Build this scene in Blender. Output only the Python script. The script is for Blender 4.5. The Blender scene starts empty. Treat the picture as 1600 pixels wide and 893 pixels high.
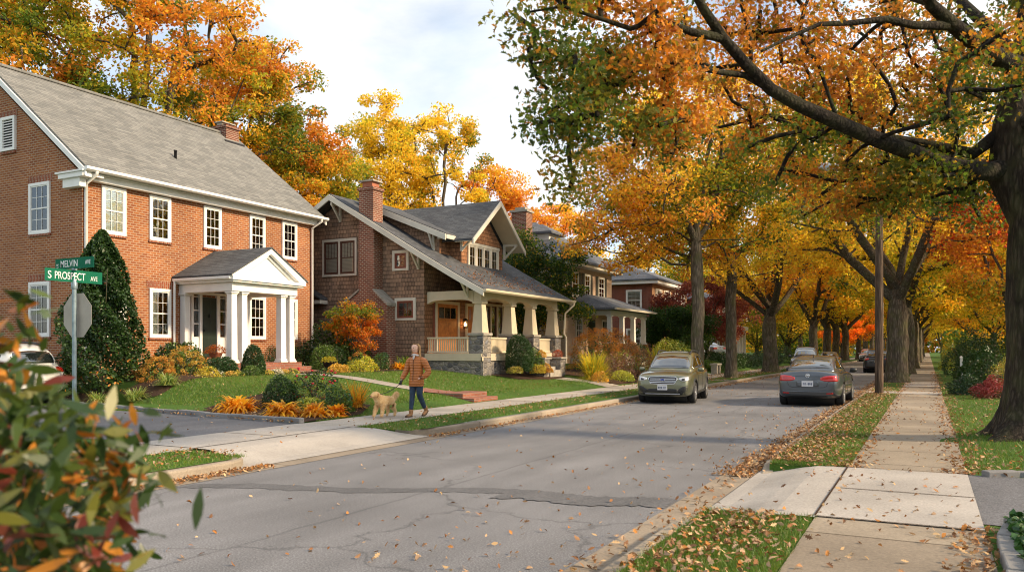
import bpy, bmesh, math, random
import numpy as np
from mathutils import Vector, Matrix, Euler
from mathutils.bvhtree import BVHTree
R_ = math.radians
sc = bpy.context.scene
COL = sc.collection
rng = np.random.default_rng(7)
random.seed(7)
TL = math.atan(650 / 1250.); SN, CS = math.sin(TL), math.cos(TL); EYE = 1.65

# ------------------------------------------------------------------ naming / tagging
def tag(o, label=None, cat=None, group=None, kind=None):
    if label: o['label'] = label
    if cat: o['category'] = cat
    if group: o['group'] = group
    if kind: o['kind'] = kind
    return o
def thing(name, label, cat, loc=(0, 0, 0), rot=0.0, group=None):
    o = bpy.data.objects.new(name, None); COL.objects.link(o)
    o.location = loc; o.rotation_euler = (0, 0, rot); o.empty_display_size = .2
    return tag(o, label, cat, group)
def root_of(o):
    while o.parent: o = o.parent
    return o
def link(name, me, parent=None):
    o = bpy.data.objects.new(name, me); COL.objects.link(o)
    if parent: o.parent = parent
    return o
def copy_tree(o, parent=None):
    c = o.copy(); COL.objects.link(c)
    if parent: c.parent = parent; c.matrix_parent_inverse = o.matrix_parent_inverse
    for ch in list(o.children): copy_tree(ch, c)
    return c

# ------------------------------------------------------------------ mesh builder
class MB:
    def __init__(s, tf=None): s.v = []; s.f = []; s.m = []; s.sm = []; s.tf = tf
    def add(s, vs, fs, m=0, smooth=False):
        n = len(s.v)
        if s.tf: vs = [s.tf(*p) for p in vs]
        s.v += [tuple(p) for p in vs]
        for f in fs: s.f.append([i + n for i in f]); s.m.append(m); s.sm.append(smooth)
        return s
    def box(s, x0, x1, y0, y1, z0, z1, m=0):
        return s.add([(x, y, z) for z in (z0, z1) for y in (y0, y1) for x in (x0, x1)],
              [(0, 2, 3, 1), (4, 5, 7, 6), (0, 1, 5, 4), (2, 6, 7, 3), (0, 4, 6, 2), (1, 3, 7, 5)], m)
    def frustum(s, cx, cy, z0, z1, w0, w1, m=0):
        a, b = w0 / 2, w1 / 2
        return s.add([(cx - a, cy - a, z0), (cx + a, cy - a, z0), (cx + a, cy + a, z0), (cx - a, cy + a, z0),
               (cx - b, cy - b, z1), (cx + b, cy - b, z1), (cx + b, cy + b, z1), (cx - b, cy + b, z1)],
              [(3, 2, 1, 0), (4, 5, 6, 7), (0, 1, 5, 4), (1, 2, 6, 5), (2, 3, 7, 6), (3, 0, 4, 7)], m)
    def extr(s, pts, off, m=0):
        n = len(pts); q = [(p[0] + off[0], p[1] + off[1], p[2] + off[2]) for p in pts]
        return s.add(list(pts) + q, [tuple(range(n - 1, -1, -1)), tuple(range(n, 2 * n))] + [(i, (i + 1) % n, (i + 1) % n + n, i + n) for i in range(n)], m)
    def tube(s, path, rad, n=8, m=0, cap=True, smooth=True):
        path = [Vector(p) for p in path]
        if not hasattr(rad, '__len__'): rad = [rad] * len(path)
        vs = []; u = None
        for i, p in enumerate(path):
            d = (path[min(i + 1, len(path) - 1)] - path[max(i - 1, 0)])
            if d.length < 1e-7: d = Vector((0, 0, 1))
            d.normalize()
            if u is None:
                u = d.cross(Vector((0, 0, 1)) if abs(d.z) < .9 else Vector((1, 0, 0)))
            u = (u - d * u.dot(d)); u.normalize(); w = d.cross(u)
            for k in range(n):
                a = 2 * math.pi * k / n
                vs.append(p + (u * math.cos(a) + w * math.sin(a)) * rad[i])
        fs = [(i * n + k, i * n + (k + 1) % n, (i + 1) * n + (k + 1) % n, (i + 1) * n + k) for i in range(len(path) - 1) for k in range(n)]
        s.add(vs, fs, m, smooth)
        if cap:
            L = len(path) - 1
            s.add([vs[k] for k in range(n)], [tuple(range(n))[::-1]], m)
            s.add([vs[L * n + k] for k in range(n)], [tuple(range(n))], m)
        return s
    def lathe(s, c, prof, n=16, m=0, smooth=True, axis='z'):
        vs = []
        for r, z in prof:
            for k in range(n):
                a = 2 * math.pi * k / n; x, y = r * math.cos(a), r * math.sin(a)
                p = (x, y, z) if axis == 'z' else ((z, x, y) if axis == 'x' else (x, z, y))
                vs.append((c[0] + p[0], c[1] + p[1], c[2] + p[2]))
        L = len(prof)
        fs = [(i * n + k, i * n + (k + 1) % n, (i + 1) * n + (k + 1) % n, (i + 1) * n + k) for i in range(L - 1) for k in range(n)]
        s.add(vs, fs, m, smooth)
        s.add(vs[:n], [tuple(range(n))[::-1]], m); s.add(vs[-n:], [tuple(range(n))], m)
        return s
    def build(s, name, mats, parent=None, local=False, bevel=0, label=None):
        me = bpy.data.meshes.new(name)
        v = s.v
        if parent and not local:
            L = root_of(parent).location
            v = [(p[0] - L[0], p[1] - L[1], p[2] - L[2]) for p in v]
        me.from_pydata(v, [], s.f)
        if not isinstance(mats, (list, tuple)): mats = [mats]
        for m in mats: me.materials.append(m)
        me.polygons.foreach_set('material_index', s.m)
        me.polygons.foreach_set('use_smooth', s.sm)
        bm = bmesh.new(); bm.from_mesh(me)
        if bevel: bmesh.ops.remove_doubles(bm, verts=bm.verts, dist=1e-5)
        bmesh.ops.recalc_face_normals(bm, faces=bm.faces)
        bm.to_mesh(me); bm.free(); me.update()
        o = link(name, me, parent)
        if bevel:
            b = o.modifiers.new('b', 'BEVEL'); b.width = bevel; b.segments = 2; b.limit_method = 'ANGLE'
        if label: o['label'] = label
        return o
def build_split(mb, name, mats, parent, **kw):
    par = list(range(len(mb.v)))
    def fd(a):
        while par[a] != a: par[a] = par[par[a]]; a = par[a]
        return a
    for f in mb.f:
        for i in f[1:]: par[fd(i)] = fd(f[0])
    groups = {}
    for k, f in enumerate(mb.f): groups.setdefault(fd(f[0]), []).append(k)
    out = []
    for ks in groups.values():
        idx = sorted({i for k in ks for i in mb.f[k]}); mp = {a: b for b, a in enumerate(idx)}; m = MB()
        m.v = [mb.v[i] for i in idx]; m.f = [[mp[i] for i in mb.f[k]] for k in ks]; m.m = [mb.m[k] for k in ks]; m.sm = [mb.sm[k] for k in ks]
        out.append(m.build(name, mats, parent, **kw))
    return out
def E_(X0): return lambda u, z, d: (X0 + d, u, z)      # wall that faces +X : (u, z, out)
def S_(Y0): return lambda u, z, d: (u, Y0 - d, z)      # wall that faces -Y
def wb(mb, u0, u1, z0, z1, d0, d1, m=0): mb.box(u0, u1, z0, z1, d0, d1, m); return mb

def np_mesh(name, V, k, mat, parent=None, tint=None, faces=None, smooth=False, local=False):
    """V (n*k,3) : n separate k-gons, or faces (n,k) indices"""
    V = np.asarray(V, np.float32)
    if parent is not None and not local: V = V - np.array(root_of(parent).location, np.float32)
    me = bpy.data.meshes.new(name)
    idx = np.arange(len(V), dtype=np.int32) if faces is None else np.asarray(faces, np.int32).ravel()
    n = len(idx) // k
    me.vertices.add(len(V)); me.vertices.foreach_set('co', V.ravel())
    me.loops.add(len(idx)); me.loops.foreach_set('vertex_index', idx)
    me.polygons.add(n)
    me.polygons.foreach_set('loop_start', np.arange(n, dtype=np.int32) * k)
    me.polygons.foreach_set('loop_total', np.full(n, k, np.int32))
    me.polygons.foreach_set('use_smooth', np.full(n, smooth, bool))
    me.materials.append(mat)
    if tint is not None:
        a = me.attributes.new('tint', 'FLOAT_COLOR', 'FACE')
        c = np.ones((n, 4), np.float32); c[:, :3] = np.clip(tint, 0.002, .9); a.data.foreach_set('color', c.ravel())
    me.update(calc_edges=True)
    return link(name, me, parent)

# ------------------------------------------------------------------ materials
class NT:
    def __init__(s, name):
        s.mat = bpy.data.materials.new(name); s.mat.use_nodes = True
        s.t = s.mat.node_tree; s.t.nodes.clear()
        s.out = s.n('ShaderNodeOutputMaterial')
    def n(s, t, **kw):
        nd = s.t.nodes.new(t)
        for k, v in kw.items():
            if k.startswith('i_'):
                nd.inputs[int(k[2:]) if k[2:].isdigit() else k[2:].replace('_', ' ')].default_value = v
            else: setattr(nd, k, v)
        return nd
    def l(s, a, b): s.t.links.new(a, b)
    def math(s, op, a, b=None, c=None, clamp=False):
        m = s.n('ShaderNodeMath', operation=op); m.use_clamp = clamp
        for i, v in enumerate((a, b, c)):
            if v is None: continue
            if isinstance(v, (int, float)): m.inputs[i].default_value = v
            else: s.l(v, m.inputs[i])
        return m.outputs[0]
    def mix(s, f, a, b, mode='MIX'):
        m = s.n('ShaderNodeMix', data_type='RGBA', blend_type=mode)
        for i, v in ((0, f), (6, a), (7, b)):
            if isinstance(v, (int, float)): m.inputs[i].default_value = v
            elif isinstance(v, tuple): m.inputs[i].default_value = (*v[:3], 1)
            else: s.l(v, m.inputs[i])
        return m.outputs[2]
    def noise(s, vec, scale, detail=4, rough=.55, out=0):
        n = s.n('ShaderNodeTexNoise'); n.inputs['Scale'].default_value = scale
        n.inputs['Detail'].default_value = detail; n.inputs['Roughness'].default_value = rough
        if vec is not None: s.l(vec, n.inputs['Vector'])
        return n.outputs[out]
    def ramp(s, fac, stops):
        r = s.n('ShaderNodeValToRGB'); e = r.color_ramp.elements
        while len(e) < len(stops): e.new(.5)
        for i, (p, c) in enumerate(stops):
            e[i].position = p; e[i].color = (*c[:3], 1) if isinstance(c, tuple) else (c, c, c, 1)
        s.l(fac, r.inputs[0]); return r.outputs[0]
    def obj(s): return s.n('ShaderNodeTexCoord').outputs['Object']
    def scalev(s, vec, sx, sy, sz):
        m = s.n('ShaderNodeVectorMath', operation='MULTIPLY'); s.l(vec, m.inputs[0]); m.inputs[1].default_value = (sx, sy, sz); return m.outputs[0]
    def bump(s, h, strength=.5, dist=.02, normal=None):
        b = s.n('ShaderNodeBump'); b.inputs['Strength'].default_value = strength; b.inputs['Distance'].default_value = dist
        s.l(h, b.inputs['Height'])
        if normal is not None: s.l(normal, b.inputs['Normal'])
        return b.outputs[0]
    def boxuv(s, zk=1.0):
        tc = s.n('ShaderNodeTexCoord'); sp = s.n('ShaderNodeSeparateXYZ'); s.l(tc.outputs['Object'], sp.inputs[0])
        sn = s.n('ShaderNodeSeparateXYZ'); s.l(tc.outputs['Normal'], sn.inputs[0])
        ax = s.math('ABSOLUTE', sn.outputs[0]); ay = s.math('ABSOLUTE', sn.outputs[1])
        f = s.math('GREATER_THAN', ax, ay)
        u = s.math('ADD', s.math('MULTIPLY', sp.outputs[1], f), s.math('MULTIPLY', sp.outputs[0], s.math('SUBTRACT', 1, f)))
        top = s.math('GREATER_THAN', s.math('ABSOLUTE', sn.outputs[2]), .95)
        v = s.math('ADD', s.math('MULTIPLY', s.math('MULTIPLY', sp.outputs[2], zk), s.math('SUBTRACT', 1, top)), s.math('MULTIPLY', sp.outputs[0], top))
        c = s.n('ShaderNodeCombineXYZ'); s.l(u, c.inputs[0]); s.l(v, c.inputs[1])
        return c.outputs[0]
    def pr(s, col, rough=.6, normal=None, metal=0, spec=.5, coat=0):
        p = s.n('ShaderNodeBsdfPrincipled')
        for k, v in (('Base Color', col), ('Roughness', rough), ('Metallic', metal), ('Specular IOR Level', spec), ('Coat Weight', coat)):
            if isinstance(v, (int, float)): p.inputs[k].default_value = v
            elif isinstance(v, tuple): p.inputs[k].default_value = (*v[:3], 1)
            else: s.l(v, p.inputs[k])
        if normal is not None: s.l(normal, p.inputs['Normal'])
        s.l(p.outputs[0], s.out.inputs[0]); return p

def M(name, col, rough=.55, var=.15, vs=3., bump=.15, bs=60., metal=0, spec=.5, coat=0, fine=0):
    t = NT(name); o = t.obj()
    c = t.mix(t.ramp(t.noise(o, vs, 5), [(.3, 0.), (.7, 1.)]), tuple(x * (1 - var) for x in col), tuple(min(1, x * (1 + var)) for x in col))
    nm = t.bump(t.noise(o, bs, 3), bump, .01) if bump else None
    t.pr(c, rough, nm, metal, spec, coat); return t.mat

def brickmat(name, c1, c2, mortar, bw=.215, rh=.075, ms=.011, var=.35, soldier=False, bump=.6):
    t = NT(name); uv = t.boxuv()
    if soldier:
        sp = t.n('ShaderNodeSeparateXYZ'); t.l(uv, sp.inputs[0]); c = t.n('ShaderNodeCombineXYZ'); t.l(sp.outputs[1], c.inputs[0]); t.l(sp.outputs[0], c.inputs[1]); uv = c.outputs[0]
    b = t.n('ShaderNodeTexBrick'); t.l(uv, b.inputs['Vector'])
    b.inputs['Scale'].default_value = 1; b.inputs['Brick Width'].default_value = bw; b.inputs['Row Height'].default_value = rh
    b.inputs['Mortar Size'].default_value = ms; b.inputs['Mortar Smooth'].default_value = .3; b.inputs['Bias'].default_value = -.1
    b.inputs['Color1'].default_value = (*c1, 1); b.inputs['Color2'].default_value = (*c2, 1); b.inputs['Mortar'].default_value = (*mortar, 1)
    n1 = t.ramp(t.noise(t.obj(), .7, 4), [(.3, (1 - var,) * 3), (.7, (1 + var * .3,) * 3)])
    n2 = t.ramp(t.noise(t.obj(), 25, 3), [(.3, (.82,) * 3), (.7, (1.1,) * 3)])
    c = t.mix(1, t.mix(1, b.outputs['Color'], n1, 'MULTIPLY'), n2, 'MULTIPLY')
    h = t.math('ADD', t.math('MULTIPLY', b.outputs['Fac'], -1), t.math('MULTIPLY', t.noise(t.obj(), 90, 3), .4))
    t.pr(c, .85, t.bump(h, bump, .008), spec=.3); return t.mat

def shinglemat(name, c1, c2, gap, w, h, zk=1., lap=.5, var=.35, stain=None, rough=.85, patch=0):
    t = NT(name); uv = t.boxuv(zk)
    b = t.n('ShaderNodeTexBrick'); t.l(uv, b.inputs['Vector']); b.offset = .37; b.squash = 1
    b.inputs['Scale'].default_value = 1; b.inputs['Brick Width'].default_value = w; b.inputs['Row Height'].default_value = h
    b.inputs['Mortar Size'].default_value = .006; b.inputs['Mortar Smooth'].default_value = .2; b.inputs['Bias'].default_value = 0
    b.inputs['Color1'].default_value = (*c1, 1); b.inputs['Color2'].default_value = (*c2, 1); b.inputs['Mortar'].default_value = (*gap, 1)
    sp = t.n('ShaderNodeSeparateXYZ'); t.l(uv, sp.inputs[0])
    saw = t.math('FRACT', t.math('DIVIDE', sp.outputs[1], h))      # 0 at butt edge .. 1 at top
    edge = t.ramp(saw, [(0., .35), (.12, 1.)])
    sv = t.scalev(uv, 40, 2.5, 1); grain = t.ramp(t.noise(sv, 1, 4), [(.3, (.75,) * 3), (.7, (1.15,) * 3)])
    big = t.ramp(t.noise(t.obj(), .8, 5), [(.3, (1 - var,) * 3), (.7, (1 + var * .4,) * 3)])
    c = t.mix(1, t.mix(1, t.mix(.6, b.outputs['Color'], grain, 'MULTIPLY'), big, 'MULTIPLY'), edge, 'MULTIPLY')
    if stain:
        c = t.mix(t.ramp(t.noise(t.scalev(t.obj(), .5, .5, 1.2), 1.1, 5), [(.42, 0.), (.62, 1.)]), c, t.mix(1, c, stain, 'MULTIPLY'))
    hh = t.math('ADD', t.math('SUBTRACT', 1, saw), t.math('MULTIPLY', b.outputs['Fac'], -.8))
    t.pr(c, rough, t.bump(hh, lap, .015), spec=.3); return t.mat

def stonemat(name, cols, mortar, sc_=3.2):
    t = NT(name); uv = t.boxuv(1.45)
    wv = t.n('ShaderNodeVectorMath', operation='ADD'); t.l(uv, wv.inputs[0]); ns = t.n('ShaderNodeVectorMath', operation='SCALE'); ns.inputs['Scale'].default_value = .12
    t.l(t.noise(t.obj(), 3, 3, out=1), ns.inputs[0]); t.l(ns.outputs[0], wv.inputs[1])
    v = t.n('ShaderNodeTexVoronoi', feature='DISTANCE_TO_EDGE'); v.inputs['Scale'].default_value = sc_; v.inputs['Randomness'].default_value = .8; t.l(wv.outputs[0], v.inputs['Vector'])
    v2 = t.n('ShaderNodeTexVoronoi'); v2.inputs['Scale'].default_value = sc_; v2.inputs['Randomness'].default_value = .8; t.l(wv.outputs[0], v2.inputs['Vector'])
    sp = t.n('ShaderNodeSeparateColor'); t.l(v2.outputs['Color'], sp.inputs[0])
    c = t.ramp(sp.outputs[0], [(0, cols[0]), (.45, cols[1]), (.8, cols[2]), (1, cols[3])])
    c = t.mix(1, c, t.ramp(t.noise(t.obj(), 18, 5), [(.3, (.65,) * 3), (.7, (1.2,) * 3)]), 'MULTIPLY')
    e = t.ramp(v.outputs['Distance'], [(.02, 0.), (.07, 1.)])
    c = t.mix(e, mortar, c)
    h = t.math('ADD', t.math('MULTIPLY', t.ramp(v.outputs['Distance'], [(0, 0.), (.2, 1.)]), 1.), t.math('MULTIPLY', t.noise(t.obj(), 25, 5), .5))
    t.pr(c, .9, t.bump(h, .9, .03), spec=.3); return t.mat

def foliage(name, col=None, trans=.5, rough=.55, spec=.3, sat=1.0):
    t = NT(name)
    if col is None:
        a = t.n('ShaderNodeAttribute'); a.attribute_name = 'tint'; c = a.outputs['Color']
    else: c = t.mix(t.noise(t.obj(), 8, 3), tuple(x * .7 for x in col), tuple(x * 1.3 for x in col))
    p = t.pr(c, rough, spec=spec)
    tr = t.n('ShaderNodeBsdfTranslucent'); t.l(t.mix(1, c, (1.5, 1.45, 1.0), 'MULTIPLY'), tr.inputs[0])
    mx = t.n('ShaderNodeMixShader'); mx.inputs[0].default_value = trans
    t.l(p.outputs[0], mx.inputs[1]); t.l(tr.outputs[0], mx.inputs[2]); t.l(mx.outputs[0], t.out.inputs[0]); return t.mat

def barkmat(name, c1, c2, sx=9, sz=1.6, moss=0):
    t = NT(name); o = t.obj(); v = t.scalev(o, sx, sx, sz)
    n = t.noise(v, 1, 6, .65); n2 = t.noise(o, 2.2, 4)
    vo = t.n('ShaderNodeTexVoronoi', feature='DISTANCE_TO_EDGE'); vo.inputs['Scale'].default_value = 1.3; t.l(v, vo.inputs['Vector'])
    h = t.math('ADD', t.math('ADD', n, t.math('MULTIPLY', t.noise(t.scalev(o, sx * 4, sx * 4, sz * 5), 1, 4), .35)), t.math('MULTIPLY', t.ramp(vo.outputs[0], [(0, 0.), (.45, 1.)]), .38))
    c = t.ramp(h, [(.50, tuple(x * .4 for x in c1)), (.8, c1), (1.1 if 0 else 1.0, c2)])
    if moss: c = t.mix(t.math('MULTIPLY', t.ramp(n2, [(.45, 0.), (.65, 1.)]), moss), c, (.09, .10, .035))
    t.pr(c, .92, t.bump(h, .9, .04), spec=.2); return t.mat

def glassmat(name, dark=(.012, .014, .016), rough=.03):
    t = NT(name); o = t.obj()
    g = t.n('ShaderNodeBsdfGlossy'); g.inputs['Roughness'].default_value = rough; g.inputs['Color'].default_value = (.95, .97, 1, 1)
    tr = t.n('ShaderNodeBsdfTransparent'); tr.inputs[0].default_value = (.85, .9, .9, 1)
    fr = t.n('ShaderNodeFresnel'); fr.inputs[0].default_value = 1.6
    nm = t.bump(t.noise(o, 2.5, 2), .12, .02)
    t.l(nm, g.inputs['Normal'])
    f = t.math('ADD', t.math('MULTIPLY', fr.outputs[0], .95), .05, clamp=True)
    mx = t.n('ShaderNodeMixShader'); t.l(f, mx.inputs[0]); t.l(tr.outputs[0], mx.inputs[1]); t.l(g.outputs[0], mx.inputs[2])
    t.l(mx.outputs[0], t.out.inputs[0]); return t.mat

def carpaint(name, col, metal=.55, rough=.28):
    t = NT(name); o = t.obj()
    c = t.mix(t.ramp(t.noise(o, 2.5, 5), [(.35, 0.), (.7, 1.)]), col, tuple(x * .85 + .012 for x in col))
    fl = t.noise(o, 900, 2)
    c = t.mix(.35, c, t.mix(1, c, t.ramp(fl, [(.3, (.5,) * 3), (.7, (1.6,) * 3)]), 'MULTIPLY'))
    p = t.pr(c, rough, t.bump(t.noise(o, 1.6, 2), .05, .02), metal=metal, coat=1.0); p.inputs['Coat Roughness'].default_value = .06
    return t.mat

# brick / stone / paint
BRICK = brickmat('red_brick', (.38, .125, .034), (.24, .062, .020), (.44, .30, .20), ms=.014, var=.25)
BRICK_S = brickmat('soldier_brick', (.33, .09, .04), (.23, .055, .028), (.40, .29, .21), soldier=True)
BRICK_D = brickmat('dark_brick', (.25, .068, .038), (.14, .038, .025), (.40, .30, .22), ms=.015)
BRICK_P = brickmat('paving_brick', (.34, .12, .07), (.22, .07, .045), (.26, .2, .16), var=.25)
BRICK_4 = brickmat('far_red_brick', (.30, .075, .045), (.20, .05, .035), (.30, .2, .15))
SHAKE = shinglemat('cedar_shake', (.47, .29, .185), (.27, .175, .12), (.03, .02, .015), .15, .165, lap=.9, stain=(.74, .76, .80))
SHAKE_SUN = shinglemat('sunlit_cedar_shake', (.40, .20, .10), (.26, .125, .065), (.04, .02, .012), .15, .165, lap=.9)  # same cedar as the gable side, with sun warmth put into the colour
ROOF1 = shinglemat('grey_asphalt_shingle', (.25, .245, .225), (.165, .165, .155), (.11, .11, .11), .32, .14, zk=1.62, lap=.4, var=.15)
ROOF2 = shinglemat('dark_asphalt_shingle', (.115, .12, .125), (.07, .073, .08), (.04, .04, .045), .32, .14, zk=2.0, lap=.5, var=.2)
ROOF3 = shinglemat('slate_grey_shingle', (.17, .18, .2), (.12, .125, .14), (.06, .06, .07), .32, .14, zk=1.8, lap=.4, var=.2)
STONE = stonemat('fieldstone', [(.12, .115, .12), (.24, .22, .2), (.33, .29, .24), (.2, .2, .215)], (.2, .18, .155), 4.2)
STONE_L = M('cut_stone', (.34, .31, .26), .85, .25, 4, .5, 40)
WHITE = M('white_paint', (.80, .79, .76), .5, .06, 2, .08, 30)
CREAM = M('cream_paint', (.58, .50, .36), .5, .08, 2, .1, 30)
CREAM_L = M('pale_trim_paint', (.62, .58, .49), .5, .08, 2, .1, 30)
SASH = M('brown_sash_paint', (.10, .045, .03), .45, .2, 8, .05)
SASH_R = M('red_sash_paint', (.20, .055, .03), .45, .2, 8, .05)
BLIND = None
def _blind():
    t = NT('window_blind'); uv = t.boxuv(); sp = t.n('ShaderNodeSeparateXYZ'); t.l(uv, sp.inputs[0])
    fr = t.math('FRACT', t.math('DIVIDE', sp.outputs[1], .055))
    c = t.mix(t.ramp(fr, [(.0, 0.), (.3, 1.), (.9, 1.), (1., .2)]), (.40, .35, .27), (.78, .72, .60))
    t.pr(c, .7, t.bump(fr, .6, .01)); return t.mat
BLIND = _blind()
CURTAIN = M('pale_curtain', (.66, .62, .54), .8, .2, 6, .3, 12)
DARK = M('interior_shade', (.018, .018, .02), .7, .3, 2, 0)  # near-black colour painted for the unlit space behind openings
GLASS = glassmat('window_glass')
DOOR_G = M('dark_green_door_paint', (.018, .03, .022), .35, .2, 3, .05)
WOOD = M('varnished_wood', (.42, .15, .035), .4, .3, 6, .15, 30)
METAL_D = M('dark_metal', (.03, .03, .032), .45, .2, 5, .05, metal=.6)
GALV = M('galvanised_steel', (.22, .29, .33), .42, .25, 9, .12, 80, metal=.45)
FOL = foliage('autumn_leaf'); FOLG = foliage('glossy_leaf', trans=.25, rough=.4, spec=.5)
LITTER = foliage('dry_leaf', trans=.08, rough=.75, spec=.2)
BARK = barkmat('grey_brown_bark', (.11, .088, .066), (.2, .165, .125), moss=.5)
BARK_L = barkmat('limb_bark', (.085, .068, .052), (.15, .125, .095), 9, 7, moss=.35)
BARK_LO = barkmat('dark_limb_bark', (.018, .014, .011), (.042, .033, .026), 10, 8, moss=.25)
BARK_O = barkmat('dark_oak_bark', (.030, .023, .017), (.07, .055, .041), 11, 2.2, moss=.3)
# ================================================================== terrain
def sst(x):
    x = np.clip(x, 0, 1); return x * x * (3 - 2 * x)
def hgt(X, Y):
    X = np.asarray(X, float); Y = np.asarray(Y, float)
    d = -11.2 - X
    up = .20 * sst(d / 1.1) + .48 * sst((d - .8) / 5.6) + .15 * sst((d - 9) / 20)
    w = sst((Y - 13.0 - np.clip(d, 0, 16) * .07) / 2.2)
    left = .15 + np.where(d > 0, up, 0) * w
    r = X - .42
    right = .14 + np.where(r > 0, .05 * np.clip(r, 0, 30), 0) * sst((Y - 11.6) / 2) + .10 * np.exp(-((X - 1.5) ** 2 + (Y - 15.4) ** 2) / 1.6)
    z = np.where(X < -5, left, right)
    return z
def h1(x, y): return float(hgt(x, y))
def gz(x, y): return h1(x, y) if (x < -8.3 or x > -2.0) else 0.0

def sheet(name, xs, ys, dz, mat, kind='structure', mask=None, label=None):
    """a terrain-following sheet on a grid"""
    xs = np.asarray(xs); ys = np.asarray(ys)
    Xg, Yg = np.meshgrid(xs, ys, indexing='ij'); Z = hgt(Xg, Yg) + dz
    V = np.stack([Xg, Yg, Z], -1).reshape(-1, 3); n = len(ys)
    F = []
    for i in range(len(xs) - 1):
        for j in range(n - 1):
            if mask and not mask((xs[i] + xs[i + 1]) / 2, (ys[j] + ys[j + 1]) / 2): continue
            F.append((i * n + j, (i + 1) * n + j, (i + 1) * n + j + 1, i * n + j + 1))
    o = np_mesh(name, V, 4, mat, faces=F, smooth=True); return tag(o, label=label, kind=kind)
def poly(name, pts, z, mat, kind='structure', thick=0):
    """flat polygon; terrain-following z when z is None"""
    mb = MB(); P = [(x, y, (h1(x, y) + .006 if z is None else z)) for x, y in pts]
    if thick: mb.extr([(p[0], p[1], p[2] - thick) for p in P], (0, 0, thick))
    else: mb.add(P, [tuple(range(len(P)))])
    return tag(mb.build(name, mat), kind=kind)

# ---- materials
def _asphalt(name, base=.072, road=False, tint=(1.0, .99, 1.02)):
    t = NT(name); o = t.obj()
    big = t.ramp(t.noise(o, .35, 6), [(.3, (base * .82,) * 3), (.7, (base * 1.2,) * 3)])
    med = t.ramp(t.noise(t.scalev(o, 1.2, .25, 1), 1.6, 6), [(.35, (.86,) * 3), (.7, (1.13,) * 3)])
    ag = t.ramp(t.noise(o, 60, 6, .8), [(.34, (.45,) * 3), (.5, (.95,) * 3), (.66, (1.9,) * 3)])
    c = t.mix(1, t.mix(1, t.mix(1, big, med, 'MULTIPLY'), ag, 'MULTIPLY'), tint, 'MULTIPLY')
    if road:
        v = t.n('ShaderNodeTexVoronoi', feature='DISTANCE_TO_EDGE'); v.inputs['Scale'].default_value = .33; v.inputs['Randomness'].default_value = 1
        wv = t.n('ShaderNodeVectorMath', operation='ADD'); t.l(o, wv.inputs[0]); nz = t.n('ShaderNodeVectorMath', operation='SCALE'); nz.inputs['Scale'].default_value = .7
        t.l(t.noise(o, 1.7, 6, .6, out=1), nz.inputs[0]); t.l(nz.outputs[0], wv.inputs[1]); t.l(wv.outputs[0], v.inputs['Vector'])
        cr = t.ramp(v.outputs[0], [(0, 0.), (.0035, .15), (.009, 1.)])
        gate = t.ramp(t.noise(o, .22, 2), [(.5, 0.), (.56, 1.)])
        cr = t.math('MAXIMUM', cr, gate)
        sp = t.n('ShaderNodeSeparateXYZ'); t.l(o, sp.inputs[0])
        sx = t.math('ADD', sp.outputs[0], t.math('MULTIPLY', t.math('SUBTRACT', t.noise(o, .5, 5), .5), .35))
        seam = t.ramp(t.math('ABSOLUTE', t.math('ADD', sx, 5.15)), [(.008, .25), (.03, 1.)])
        cr = t.math('MULTIPLY', cr, seam)
        c = t.mix(1, c, t.mix(cr, (.66, .66, .66), (1, 1, 1)), 'MULTIPLY')
    h = t.noise(o, 80, 2, .7)
    t.pr(c, .82, t.bump(h, .25, .005), spec=.35); return t.mat
def _concrete(name, col, joint=None, jo=0., stain=.25, jx=None):
    t = NT(name); o = t.obj()
    c = t.mix(t.ramp(t.noise(o, .9, 6), [(.3, 0.), (.7, 1.)]), tuple(x * (1 - stain) for x in col), tuple(x * (1 + stain * .5) for x in col))
    c = t.mix(1, c, t.ramp(t.noise(o, 45, 4, .65), [(.35, (.8,) * 3), (.65, (1.12,) * 3)]), 'MULTIPLY')
    sp = t.n('ShaderNodeSeparateXYZ'); t.l(o, sp.inputs[0]); nm = t.bump(t.noise(o, 70, 4), .35, .006)
    if joint:
        cell = t.math('DIVIDE', t.math('ADD', sp.outputs[1], jo), joint)
        wn = t.n('ShaderNodeTexWhiteNoise', noise_dimensions='1D'); t.l(t.math('FLOOR', cell), wn.inputs['W'])
        c = t.mix(1, c, t.ramp(wn.outputs[0], [(0, (.82, .80, .78)), (.5, (.98, .97, .95)), (1, (1.1, 1.08, 1.04))]), 'MULTIPLY')
        fr = t.math('ABSOLUTE', t.math('SUBTRACT', t.math('FRACT', cell), .5))
        j = t.ramp(fr, [(.5 - .014 / joint, 1.), (.5 - .004 / joint, 0.)])
        c = t.mix(1, c, t.mix(j, (.3, .26, .2), (1, 1, 1)), 'MULTIPLY'); nm = t.bump(j, .8, .02, nm)
    t.pr(c, .88, nm, spec=.3); return t.mat
def _soil(name, c1, c2, c3, sc1=30):
    t = NT(name); o = t.obj()
    c = t.ramp(t.noise(o, sc1, 6, .7), [(.3, c1), (.52, c2), (.72, c3)])
    c = t.mix(1, c, t.ramp(t.noise(o, .5, 4), [(.3, (.75,) * 3), (.7, (1.2,) * 3)]), 'MULTIPLY')
    t.pr(c, .95, t.bump(t.noise(o, sc1, 5), .9, .03), spec=.2); return t.mat
ASPH = _asphalt('road_asphalt', .175, True); ASPH_D = _asphalt('driveway_asphalt', .13, tint=(1, 1, 1.06)); ASPH_P = _asphalt('patch_asphalt', .115)
CONC = _concrete('sidewalk_concrete', (.315, .265, .205), 1.52, .6); CONC_L = _concrete('pale_concrete', (.43, .39, .34), 1.62, .35)
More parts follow.
